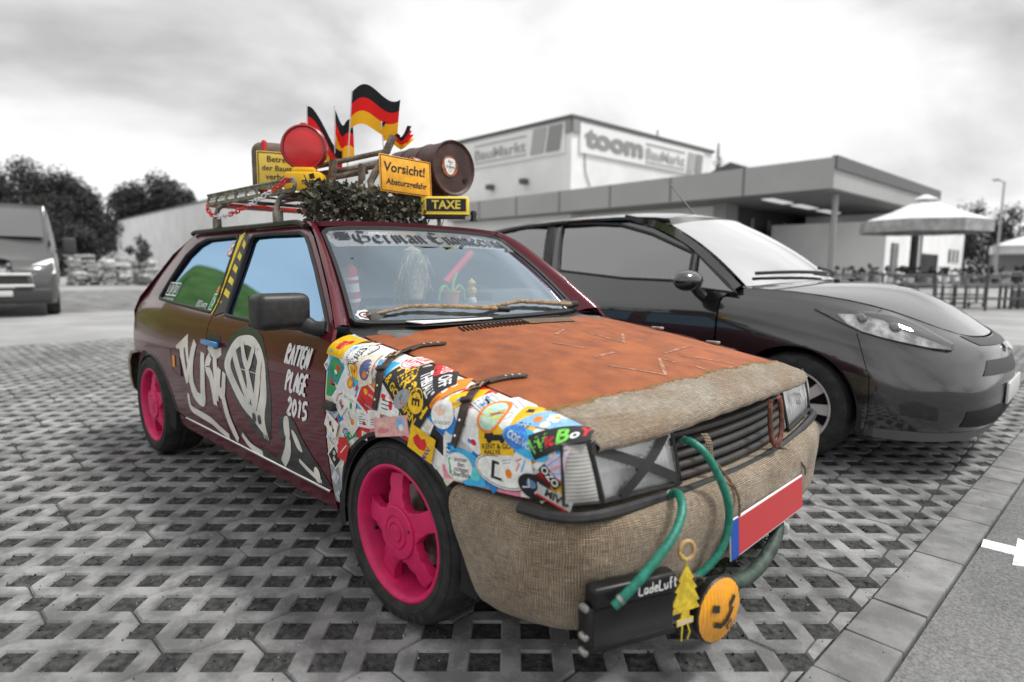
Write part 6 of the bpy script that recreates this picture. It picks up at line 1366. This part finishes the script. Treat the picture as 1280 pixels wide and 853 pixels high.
MB().add([onf(FL, hl_, 7.8, -.1), onf(FL, -.2, 7.8, -.1), onf(FRR, 12.6, 7.8, -.1), onf(FRR, 12.6, 7.8, -.1)+Vector((-111, 5, 0))], [(0, 1, 2, 3)]).build('roof', COPE, ST)
wallbox('coping', FL, hl_-.1, .12, 8, 8.16, -.5, .12, COPE); wallbox('coping', FRR, .125, 12.8, 8.003, 8.165, -.5, .12, COPE)
wallbox('corner_panel', FL, -.34, .003, 7.38, 7.98, 0, .10, SIGND); wallbox('corner_panel', FRR, .003, .46, 7.38, 7.98, 0, .10, SIGND)
def letters(name, F, txt, u0, u1, z0, z1, mat, d=.14, bold=.02):
    v, f, _ = sh_text(txt, 1, mat, bold=bold); xs = [p[0] for p in v]; ys = [p[1] for p in v]; mb = MB()
    sx = (u1-u0)/(max(xs)-min(xs)); sy = (z1-z0)/(max(ys)-min(ys)); mb.add([onf(F, u0+(p[0]-min(xs))*sx, z0+(p[1]-min(ys))*sy, d) for p in v], f); return mb.build(name, mat, ST, smooth=False)
wallbox('sign_panel', FL, -13.0, -.35, 6.45, 7.84, .02, .10, SIGNW); letters('sign_lettering', FL, 'BauMarkt', -7.0, -2.95, 6.84, 7.38, SIGNL); letters('sign_lettering', FL, 'toom', -12.4, -7.4, 6.74, 7.66, SIGND, bold=.05)
for z in (6.66, 7.58): wallbox('sign_line', FL, -7.0, -2.95, z, z+.06, .10, .14, SIGNL)
for k, (a, b) in enumerate(((-2.62, -1.75), (-1.55, -.68))): MB().prism([(a, 6.63), (b, 6.63), (b+.22, 7.82), (a+.22, 7.82)], .10, .16, FL).build('sign_bar', SIGNL if k == 0 else SIGND, ST)
wallbox('sign_panel', FRR, .52, 11.7, 6.5, 7.86, .02, .10, SIGNW); letters('sign_lettering', FRR, 'toom', .80, 5.5, 6.80, 7.70, SIGND, bold=.05); letters('sign_lettering', FRR, 'BauMarkt', 5.78, 9.55, 6.84, 7.42, SIGNL)
for z in (6.66, 7.60): wallbox('sign_line', FRR, 5.78, 9.55, z, z+.06, .10, .14, SIGNL)
for k, (a, b) in enumerate(((9.78, 10.45), (10.62, 11.3))): MB().prism([(a, 6.6), (b, 6.6), (b+.15, 7.7), (a+.15, 7.7)], .10, .16, FRR).build('sign_bar', SIGNL if k == 0 else SIGND, ST)
for u, z in ((-5.6, 5.3), (-3.0, 5.36), (-9.4, 5.3)): MB().box((u, z, .22), (.34, .26, .35), FL).build('floodlight', COPE, ST)
MB().tube([onf(FRR, .9, 6.5, .05), onf(FRR, 1.0, 5.6, .05), onf(FRR, 1.35, 5.0, .05)], .025, 6).build('cable', COPE, ST)
o_ = -C0
def wbox(name, x0, x1, y0, y1, z0, z1, mat): return MB().box(((x0+x1)/2+o_.x, (y0+y1)/2+o_.y, (z0+z1)/2), (x1-x0, y1-y0, z1-z0)).build(name, mat, ST)
# canopy slab
can = [(-26.5, 21.35), (-5.15, 19.5), (-4.6, 32.1), (-12, 33.2), (-12, 22.6), (-26.5, 23.8)]
MB().prism([(x+o_.x, y+o_.y) for x, y in can], 3.62, 4.58).build('canopy', FASC, ST)
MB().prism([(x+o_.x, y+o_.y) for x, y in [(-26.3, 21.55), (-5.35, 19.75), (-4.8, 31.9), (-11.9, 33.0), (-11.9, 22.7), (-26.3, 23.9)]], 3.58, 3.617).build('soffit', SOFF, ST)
for k in range(6):    # joints between fascia sheets
    f = (k+1)/7; MB().box((-26.5+21.35*f+o_.x, 21.35-1.85*f-.006+o_.y, 4.1), (.05, .03, .94)).build('fascia_joint', COPE, ST)
MB().prism([(x+o_.x, y+o_.y) for x, y in [(-5.25, 19.53), (-5.08, 19.5), (-4.5, 32.3), (-4.72, 32.3)]], 4.22, 4.63).build('roof_band', COPE, ST)
for y0 in (20.8, 23.6, 26.5): wbox('canopy_light', -7.95, -7.55, y0, y0+2.0, 3.545, 3.575, M('light_panel', .85, .4, emit=.5))
wbox('front_wall', -26.4, -10.0, 22.0, 22.3, 0, 3.57, WALL); wbox('pier', -10.0, -9.5, 21.2, 22.3, 0, 3.57, SIGND)
wbox('entrance_wall', -10.1, -9.9, 22.32, 32.0, 0, 3.57, M('entrance_dark', .06, .6))
for k in range(5): wbox('entrance_pane', -9.89, -9.84, 22.8+k*1.8, 24.35+k*1.8, .1, 2.7, DGL); wbox('mullion', -9.86, -9.78, 22.55+k*1.8, 22.72+k*1.8, 0, 3.2, MUL)
wbox('back_wall', -9.8, -5.2, 32.1, 32.4, 0, 3.57, M('entrance_dark')); 
for k in range(3): wbox('entrance_pane', -9.4+k*1.45, -8.2+k*1.45, 32.02, 32.08, .1, 2.6, DGL); wbox('poster', -9.2+k*1.45, -8.7+k*1.45, 31.97, 32.0, .8, 1.9, M('poster_grey', .40, .6))
MB().tube([(-5.55+o_.x, 21.1+o_.y, 0), (-5.55+o_.x, 21.1+o_.y, 3.58)], .10, 12).build('column', MUL, ST)
wing_ = tag(empty('side_building', (-4.7, 33.2, 0)), 'low white side building with a strip of small windows beyond the canopy', 'building')
def sbox(name, x0, x1, y0, y1, z0, z1, mat): return MB().box(((x0+x1)/2, (y0+y1)/2, (z0+z1)/2), (x1-x0, y1-y0, z1-z0)).build(name, mat, wing_)
sbox('wall', -4.5, -1.0, -4.2, 14.5, 0, 3.5, WALL); sbox('roof', -4.6, -.9, -4.3, 14.6, 3.5, 3.66, COPE); sbox('wall', -4.5, -.15, -8.2, -4.25, 0, 2.9, WALL)
for k in range(4): sbox('window', -.995, -.95, -3.6+k*.95, -2.9+k*.95, 1.95, 2.45, DGL)
sbox('gate_opening', -.995, -.94, -3.7, .2, .1, 1.75, DGL); sbox('gate_opening', -.995, -.94, 2.4, 6.4, .1, 1.9, DGL); sbox('door', -.145, -.09, -7.4, -6.4, 0, 2.1, DGL)
for k in range(3): sbox('window', -.995, -.95, 9.6+k*1.3, 10.2+k*1.3, 1.5, 2.3, DGL)
FARR = tag(empty('rear_hall', (-18, 40, 0)), 'dark pitched roof hall rising behind the store canopy', 'building')
MB().box((0, 4, 3.5), (6, 10, 7)).build('wall', SIGND, FARR); MB().prism([(-3.4, 7.0), (3.4, 7.0), (0, 8.3)], -1.6, 9.6, FR((0, 0, 0), (1, 0, 0), (0, 0, 1)) @ TR((0, 0, -9))).build('roof', COPE, FARR)
# parasol
PW = M('parasol_cloth', .66, .85, var=.05, vs=3); PWD = M('parasol_valance', .34, .85, var=.2, vs=4)
pa = tag(empty('market_parasol', (-2.7, 19.8, 0)), 'wide pale market parasol standing beside the canopy', 'parasol')
MB().lathe([(0, 3.20), (.35, 3.12), (1.05, 2.82), (1.9, 2.55), (1.88, 2.53), (1.0, 2.78), (0, 3.1)], 8).build('canopy', PW, pa, angle=20); MB().lathe([(1.9, 2.55), (1.92, 2.20), (1.905, 2.20), (1.885, 2.54)], 8).build('valance', PWD, pa, angle=20); MB().lathe([(.40, 3.2), (.1, 3.34), (0, 3.36)], 8).build('vent', PW, pa); MB().tube([(0, 0, 0), (0, 0, 3.2)], .035, 8).build('pole', MUL, pa); MB().rbox((0, 0, .06), (.8, .8, .12), .02).build('base', SIGND, pa)
for k in range(8): a = 2*math.pi*k/8; MB().tube([(0, 0, 2.35), (1.1*math.cos(a), 1.1*math.sin(a), 2.72)], .012, 5).build('rib', MUL, pa)
pa.scale = (.88, .88, .97)
# railing, trolleys, planters in front of the entrance
rl_ = tag(empty('railing', (-3.85, 15.6, 0)), 'dark metal railing on posts in front of the store entrance', 'railing'); dvr = Vector((3.7, 3.55, 0)); RLM = M('rail_dark', .07, .5)
for z in (.92, .62, .32): MB().tube([(0, 0, z), (dvr.x*1.6, dvr.y*1.6, z)], .028, 8).build('rail', RLM, rl_)
for k in range(7): p = dvr*1.6*k/6; MB().tube([(p.x, p.y, 0), (p.x, p.y, .97)], .035, 8).build('post', RLM, rl_)
def trolley(x, y, rz, label):
    t = tag(empty('shopping_trolley', (x, y, 0), rz), label, 'trolley', 'trolleys near the entrance'); mb = MB(); WI = M('trolley_wire', .30, .35, metal=.8)
    for k in range(6): z = .55+.07*k; w_ = .22+.012*k; l = .42+.02*k; mb.tube([(-l, -w_, z), (l, -w_, z), (l, w_, z), (-l, w_, z)], .006, 5, closed=True)
    for k in range(9): u = -.42+.84*k/8; mb.tube([(u*1.12, -.28, .9), (u, -.22, .55), (u, .22, .55), (u*1.12, .28, .9)], .005, 5)
    mb.build('basket', WI, t); MB().tube([(-.45, -.25, .12), (.42, -.20, .12), (.42, .20, .12), (-.45, .25, .12)], .012, 6, closed=True).tube([(-.45, -.25, .12), (-.5, -.27, .98), (-.5, .27, .98), (-.45, .25, .12)], .012, 6).build('frame', WI, t)
    for a, b in ((-.42, -.24), (-.42, .24), (.38, -.19), (.38, .19)): MB().lathe([(0, -.015), (.055, -.015), (.06, 0), (.055, .015), (0, .015)], 14, FR((a, b, .06), (1, 0, 0), (0, 0, 1))).build('castor', RUB, t)
    return t
trolley(-2.6, 18.6, .5, 'wire shopping trolley standing under the nearest parasol'); trolley(-1.5, 20.3, 1.2, 'wire shopping trolley between the parasol and the railing end'); trolley(-4.6, 18.2, .1, 'wire shopping trolley at the canopy column side of the railing')
LEAFD = M('foliage_dark', .020, .8, var=.45, vs=3); LEAFM = M('foliage_mid', .042, .8, var=.4, vs=3); TRK = M('trunk_bark', .06, .9, var=.3, vs=8)
def crown(mb, c, rx, ry, rz, nl, nq, sz, rg, flat=.3):
    lobes = []
    for k in range(nl):
        a = rg.uniform(0, 6.283); h_ = rg.uniform(-.8, 1); rr = math.sqrt(max(.05, 1-h_*h_))*rg.uniform(.35, .8); lobes.append((Vector((c[0]+rx*rr*math.cos(a), c[1]+ry*rr*math.sin(a), c[2]+rz*h_*.72)), rg.uniform(.28, .46)))
    for k in range(nq):
        L_, q = rg.choice(lobes); d = Vector((rg.gauss(0, 1), rg.gauss(0, 1), rg.gauss(0, 1))).normalized(); r_ = q*(rg.random()**.4)
        p = L_+Vector((d.x*rx*r_, d.y*ry*r_, d.z*rz*r_*.9)); n = (d+Vector((rg.gauss(0, .6), rg.gauss(0, .6), rg.gauss(.3, .6)))).normalized(); a = n.orthogonal().normalized(); a = (Quaternion(n, rg.uniform(0, 6.28)) @ a); b = n.cross(a); s_ = sz*rg.uniform(.6, 1.4)
        mb.mat(0 if rg.random() < .55 else 1); mb.add([p-a*s_, p+b*s_*.6, p+a*s_, p-b*s_*.6], [(0, 1, 2, 3)])
def tree(x, y, h_, rx, label, name='leafy_tree', low=.22, seed=0, nq=9000, sz=.125, group='trees at the edge of the car park', squash=1):
    rg = random.Random(seed); t = tag(empty(name, (x, y, 0)), label, 'tree', group); cz = h_*(low+1)/2; rz = h_*(1-low)/2
    mb = MB(); crown(mb, (0, 0, cz), rx, rx*.9, rz*1.02, 26, nq, sz, rg); mb.build('crown', [LEAFD, LEAFM], t, smooth=False)
    tm = MB(); tm.tube(spline([(0, 0, -.1), (.1, .05, h_*.2), (-.05, .1, h_*.45), (.05, 0, h_*.75)], 4), [h_*.028]*3+[h_*.02]*5+[h_*.010]*5, 8)
    for k in range(5): a = k*1.26; tm.tube(spline([(0, .05, h_*(.25+.07*k)), (rx*.3*math.cos(a), rx*.3*math.sin(a), h_*(.38+.07*k)), (rx*.6*math.cos(a), rx*.6*math.sin(a), h_*(.48+.07*k))], 3), [h_*.010]*4+[h_*.005]*3, 6)
    tm.build('trunk', TRK, t); return t
nm = ['tall dark tree behind the parked van, left of the others', 'dark tree just behind the van roof', 'broad dark tree right of the van', 'dark tree above the stacked pallets', 'rounded dark tree beside the far end of the store wall']
for k, (x, y, h_, rx) in enumerate(((-78, 3.5, 11.6, 5.2), (-74, 8.3, 11.4, 4.8), (-71, 11.2, 9.8, 4.0), (-73, 11.9, 9.4, 3.4), (-68, 9.4, 7.4, 4.4))): tree(x, y, h_, rx, nm[k], seed=k+1, low=.06)
for k, (x, y, h_, rx) in enumerate(((-80, 6.2, 10.6, 4.6), (-77, 10.8, 10.2, 4.6), (-78, 13.6, 10.2, 3.6))): tree(x, y, h_, rx, ('dark tree between the two tallest trees behind the van', 'dark tree in the second row right of the van', 'dark tree in the second row above the pallets')[k], seed=k+140, low=-.05)
nm = ['dark tree over the far roof end of the store, nearest the van', 'large rounded dark tree over the middle of the far store roof', 'dark tree over the store roof, closest to the roof rack']
for k, (x, y, h_, rx) in enumerate(((-116, 28.6, 14.6, 6.0), (-113, 31.0, 16.6, 6.0), (-109, 32.4, 14.8, 4.6))): tree(x, y, h_, rx, nm[k], seed=k+20, sz=.24, low=.1)
tree(-63, 5.6, 5.6, 3.6, 'low dark shrub-like tree filling the gap behind the van mirror', seed=40, low=.0); tree(-60, 9.4, 4.2, 2.6, 'low dark tree in front of the tree line by the pallets', seed=41, low=.0)
tree(-97, -1.5, 14.6, 6, 'dark tree standing at the photograph edge above the van roof', seed=43, low=.0, sz=.22)
nm = ['dark tree behind the white side building', 'dark tree right of the street lamp', 'dark tree at the photograph edge beyond the kiosk', 'low dark tree behind the street lamp foot']
for k, (x, y, h_, rx) in enumerate(((-9.5, 74, 8.3, 2.4), (-6.3, 77, 7.6, 2.6), (-3.8, 79, 8.0, 3.2), (-7.6, 75, 6.0, 3.2))): tree(x, y, h_, rx, nm[k], seed=k+60, nq=3500, low=.0, group='trees beyond the side building')
tree(-119, 27.4, 13.4, 5.2, 'dark tree over the very end of the store roof', seed=150, sz=.24, low=.1)
for k, (x, y) in enumerate(((-58, 2.2), (-60, 7.4))): tree(x, y, 4.0, 3.4, ('low dark hedge bush left of the van', 'low dark hedge bush behind the pallets', 'low dark hedge bush against the far store wall')[k], seed=k+45, low=-.2, nq=3500)
def conifer(x, y, h_, r_, label, seed):
    rg = random.Random(seed); t = tag(empty('conifer', (x, y, 0)), label, 'tree', 'conifers behind the store'); mb = MB()
    for k in range(1100):
        f = rg.random()**.8; a = rg.uniform(0, 6.28); q = r_*(1-f)*(.6+.4*math.sin(f*40))*rg.uniform(.5, 1)+.05; p = Vector((q*math.cos(a), q*math.sin(a), h_*.25+h_*.75*f)); d = Vector((math.cos(a), math.sin(a), -.25)); b = Vector((-math.sin(a), math.cos(a), 0)); s_ = .40*(1.1-f)
        mb.add([p-b*s_*.4, p+d*s_, p+b*s_*.4, p-d*s_*.3+Vector((0, 0, .1))], [(0, 1, 2, 3)])
    mb.build('crown', LEAFD, t, smooth=False); MB().tube([(0, 0, 0), (0, 0, h_*.97)], [.22, .03], 6).build('trunk', TRK, t)
conifer(-31.8, 52.5, 14.5, 2.6, 'pointed conifer peeking over the middle of the sign wall', 3); conifer(-27.4, 56.6, 13.3, 3.0, 'pointed conifer peeking over the right end of the store', 4)
# pallets of goods
PB = M('bag_pale', .42, .6, var=.25, vs=4); PWD2 = M('pallet_wood', .20, .9)
def pallet(x, y, n, label, seed):
    rg = random.Random(seed); t = tag(empty('pallet_stack', (x, y, 0), rg.uniform(-.2, .2)), label, 'pallet', 'pallets of bagged goods')
    pm_ = MB()
    MB().box((0, 0, .12), (1.0, 1.2, .03)).build('pallet_deck', PWD2, t)
    for q in (-.5, 0, .5): MB().box((0, q, .05), (1.0, .1, .10)).build('pallet_runner', PWD2, t)
    for k in range(n):
        for s_ in (-1, 1):
            if k > n-3 and rg.random() < .4: continue
            MB().rbox((0, 0, 0), (rg.uniform(.8, 1.0), rg.uniform(.48, .6), .15), .06, TR((rg.uniform(-.10, .10), s_*.29+rg.uniform(-.06, .06), .20+k*.135), rg.gauss(0, .05), rg.gauss(0, .05), rg.gauss(0, .16)), seg=2).build('bag', M('bag_pale_%d' % rg.randint(0, 2), (.30, .45, .60)[rg.randint(0, 2)], .5, var=.3, vs=5), t)
for k, (x, y, n, lb) in enumerate(((-34.5, 5.0, 10, 'tall pallet of pale bags closest to the van'), (-34.0, 6.3, 9, 'pallet of pale bags second from the van'), (-33.0, 7.7, 5, 'low pallet of pale bags in the middle of the row'), (-33.8, 9.0, 6, 'pallet of pale bags right of the bush'), (-32.5, 10.1, 7, 'pallet of pale bags nearest the decorated car'), (-36.5, 8.2, 8, 'pallet of pale bags in the second row'))): pallet(x, y, n, lb, k)
sb = tag(empty('potted_bush', (-34.6, 7.5, 0)), 'grey leafy bush rising between the pallets', 'bush'); mb = MB(); crown(mb, (0, 0, 1.75), .75, .75, .75, 8, 700, .08, random.Random(8)); mb.build('foliage', [LEAFM, M('foliage_pale', .16, .8)], sb, smooth=False); MB().tube([(0, 0, 0), (0, 0, 1.5)], .04, 6).build('stem', TRK, sb); MB().lathe([(0, 0), (.3, 0), (.38, .6), (0, .6)], 14).build('tub', SIGND, sb)
# delivery van facing the camera
vn = tag(empty('delivery_van', (-14.05, -.28, 0), R(-9)), 'dark grey delivery van parked at the left edge of the photograph', 'van')
VP = M('van_paint', .06, .3, coat=.8, var=.05, vs=2); VB = M('van_trim', .035, .55)
sec = [[(-5.0, .95, .35), (-5.0, 1.0, 1.0), (-5.0, .98, 1.5), (-5.0, .90, 2.2), (-5.0, .72, 2.32), (-5.0, 0, 2.36)], [(-1.75, .98, .32), (-1.75, 1.02, .9), (-1.75, .99, 1.45), (-1.75, .88, 2.18), (-1.75, .72, 2.30), (-1.75, 0, 2.34)], [(-1.10, .98, .30), (-1.10, 1.02, .85), (-1.05, .97, 1.32), (-1.35, .86, 2.12), (-1.40, .70, 2.22), (-1.45, 0, 2.26)], [(-.45, .97, .28), (-.40, 1.0, .8), (-.42, .95, 1.18), (-.75, .86, 1.50), (-.80, .72, 1.56), (-.72, 0, 1.60)], [(-.10, .92, .26), (-.02, .95, .65), (-.08, .92, 1.0), (-.25, .86, 1.16), (-.30, .72, 1.22), (-.22, 0, 1.26)], [(.10, .70, .25), (.16, .72, .60), (.12, .70, .92), (.0, .66, 1.06), (-.05, .55, 1.12), (-.02, 0, 1.16)], [(.18, .30, .25), (.24, .30, .6), (.2, .28, .9), (.08, .26, 1.06), (.03, .2, 1.12), (.02, 0, 1.16)]]
for k in (1, -1):
    cols_ = [spline([(r_[j][0], r_[j][1]*k, r_[j][2]) for r_ in sec], 3) for j in range(6)]; rws = [spline([c[i] for c in cols_], 3) for i in range(len(cols_[0]))]
    MB().grid(rws, flip=k > 0).build('body_side', VP, vn, angle=60)
    MB().grid([[(.17, .60*k, .84), (.07, .58*k, 1.02)], [(.08, .82*k, .84), (-.06, .80*k, 1.12)], [(-.02, .95*k, .86), (-.22, .93*k, 1.16)]], flip=k < 0).build('headlight', M('van_lamp', .88, .2, coat=.5), vn)
    MB().grid([[(-.46, .90*k, 1.50), (-.80, .88*k, 1.56)], [(-1.0, .93*k, 1.32), (-1.30, .865*k, 2.04)], [(-1.7, 1.0*k, 1.36), (-1.7, .90*k, 2.06)]], flip=k > 0).build('cab_window', DGL, vn)
    MB().rbox((-.62, 1.22*k, 1.42), (.14, .24, .36), .05, seg=3).build('mirror', VB, vn); MB().tube([(-.70, .98*k, 1.30), (-.66, 1.14*k, 1.34)], .03, 6).build('mirror_arm', VB, vn)
    for x in (-.55, -4.0):
        w_ = empty('wheel', (x, .98*k, .34), 0, vn, rot=(R(90), 0, 0 if k < 0 else R(180))); MB().lathe([(.20, -.01), (.24, .01), (.31, .005), (.34, -.03), (.34, -.19), (.30, -.22)], 36).build('tyre', RUB, w_); MB().lathe([(0, -.02), (.12, -.01), (.2, -.005)], 24).build('rim', SIGND, w_)
MB().grid([[(-.66-.10*abs(y)**2, y, 1.60), (-.98-.08*abs(y)**2, y*.99, 1.93), (-1.34-.05*abs(y)**2, y*.95, 2.21)] for y in [-.80+.1*i for i in range(17)]], flip=True).build('windscreen', M('van_glass', .16, .12, spec=.8, metal=.5), vn, angle=60)
MB().rbox((.20, 0, .72), (.10, 1.0, .20), .03).build('grille', VB, vn); MB().tube([(.27, -.56, .84), (.27, .56, .84), (.26, .60, .62), (.27, -.60, .62)], .025, 6, closed=True).build('grille_frame', M('van_chrome', .7, .3), vn)
MB().rbox((.13, 0, .42), (.24, 1.75, .30), .06, seg=3).build('bumper', VB, vn); MB().rbox((.26, 0, .47), (.012, .52, .11), .003).build('number_plate', M('plate_grey'), vn)
# street lamp and kiosk at the right edge
lp = tag(empty('street_lamp', (-3.85, 47, 0)), 'slim grey street lamp rising beyond the parasols', 'street lamp'); MB().tube([(0, 0, 0), (0, 0, 6.5)], [.09, .05], 8).build('pole', MUL, lp); MB().tube([(0, 0, 6.45), (-.3, -.25, 6.6)], .035, 6).rbox((-.38, -.32, 6.6), (.35, .30, .10), .03).build('lamp_head', SIGND, lp)
kq = tag(empty('kiosk_tent', (-2.6, 49, 0), R(10)), 'pale sales tent with an open dark front at the right edge', 'tent'); MB().box((0, 0, 2.35), (3.6, 3.0, .5)).build('valance', PW, kq); MB().lathe([(2.55, 2.6), (1.2, 3.0), (0, 3.3)], 4, TR(rz=R(45))).build('roof', PW, kq, angle=20); MB().box((0, 1.3, 1.1), (3.5, .1, 2.1)).build('back_wall', SIGND, kq)
for a, b in ((-1.7, -1.4), (1.7, -1.4), (-1.7, 1.4), (1.7, 1.4)): MB().tube([(a, b, 0), (a, b, 2.3)], .05, 6).build('post', MUL, kq)
MB().box((0, -.9, .5), (3.0, .6, 1.0)).build('counter', SIGNL, kq)
for k, (x, y, lb) in enumerate(((-6.4, 17.6, 'planter with a dark shrub at the canopy edge'), (-.2, 21.6, 'planter with a dark shrub right of the nearest parasol'), (-3.6, 22.0, 'planter with a dark shrub behind the nearest parasol pole'))):
    t = tag(empty('planter', (x, y, 0)), lb, 'planter', 'planters by the entrance'); MB().rbox((0, 0, .25), (.9, .5, .5), .03).build('box', SIGND, t); mb = MB(); crown(mb, (0, 0, .85), .6, .4, .45, 6, 380, .06, random.Random(k+80)); mb.build('shrub', [LEAFD, LEAFM], t, smooth=False)


# plant stands and goods under and beside the canopy
rg = random.Random(77); SG = [M('goods_%d' % k, (.05, .12, .22, .40, .62)[k], .6) for k in range(5)]
def stand(x, y, rz, lb):
    t = tag(empty('plant_stand', (x, y, 0), rz), lb, 'plant stand', 'plant stands before the store')
    MB().box((0, 0, .68), (1.3, .55, .05)).build('top', SG[2], t); MB().box((0, 0, .28), (1.25, .5, .04)).build('shelf', SG[1], t)
    for a in (-.6, .6):
        for b in (-.22, .22): MB().box((a, b, .34), (.05, .05, .68)).build('leg', SG[0], t)
    for k in range(5):
        px = -.5+.25*k; MB().lathe([(0, .705), (.07, .705), (.09, .85), (0, .85)], 10, TR((px, rg.uniform(-.1, .1), 0))).build('pot', rg.choice(SG), t)
        mb = MB(); crown(mb, (px, 0, 1.0), .14, .14, rg.uniform(.12, .26), 4, 90, .035, rg); mb.build('plant', [LEAFM, LEAFD], t, smooth=False)
for x, y, a, lb in ((-3.4, 17.4, .75, 'plant stand behind the railing end nearest the canopy'), (-2.2, 18.4, .8, 'plant stand in front of the parasol pole'), (-1.1, 19.6, .7, 'plant stand under the right edge of the parasol'), (-.1, 20.6, .8, 'plant stand right of the parasol behind the railing'), (-4.4, 19.6, .3, 'plant stand next to the canopy column'), (-2.0, 22.2, .6, 'plant stand behind the parasol before the white building'), (-6.6, 20.6, .1, 'plant stand under the canopy front edge'), (.9, 21.8, .8, 'rightmost plant stand behind the railing')): stand(x, y, a, lb)
for k, (x, y, w_, h_) in enumerate(((-8.9, 23.6, .9, 1.5), (-8.8, 25.4, 1.1, 1.2), (-8.9, 27.2, .8, 1.7), (-7.6, 30.6, 1.2, 1.4), (-6.2, 30.9, 1.0, 1.0), (-7.2, 21.4, .9, .9))):
    t = tag(empty('goods_stack', (x, y, 0), rg.uniform(-.3, .3)), ('tall stack of boxed goods nearest the entrance pier', 'wide stack of boxed goods by the entrance panes', 'tallest stack of boxed goods under the canopy', 'stack of boxed goods at the back wall left side', 'low stack of boxed goods at the back wall right side', 'low stack of boxed goods in front of the entrance')[k], 'goods', 'boxed goods under the canopy')
    z = 0
    while z < h_: hh = rg.uniform(.22, .4); MB().rbox((rg.uniform(-.05, .05), rg.uniform(-.05, .05), z+hh/2), (w_*rg.uniform(.8, 1), w_*.8, hh), .02).build('box', rg.choice(SG), t); z += hh+.002
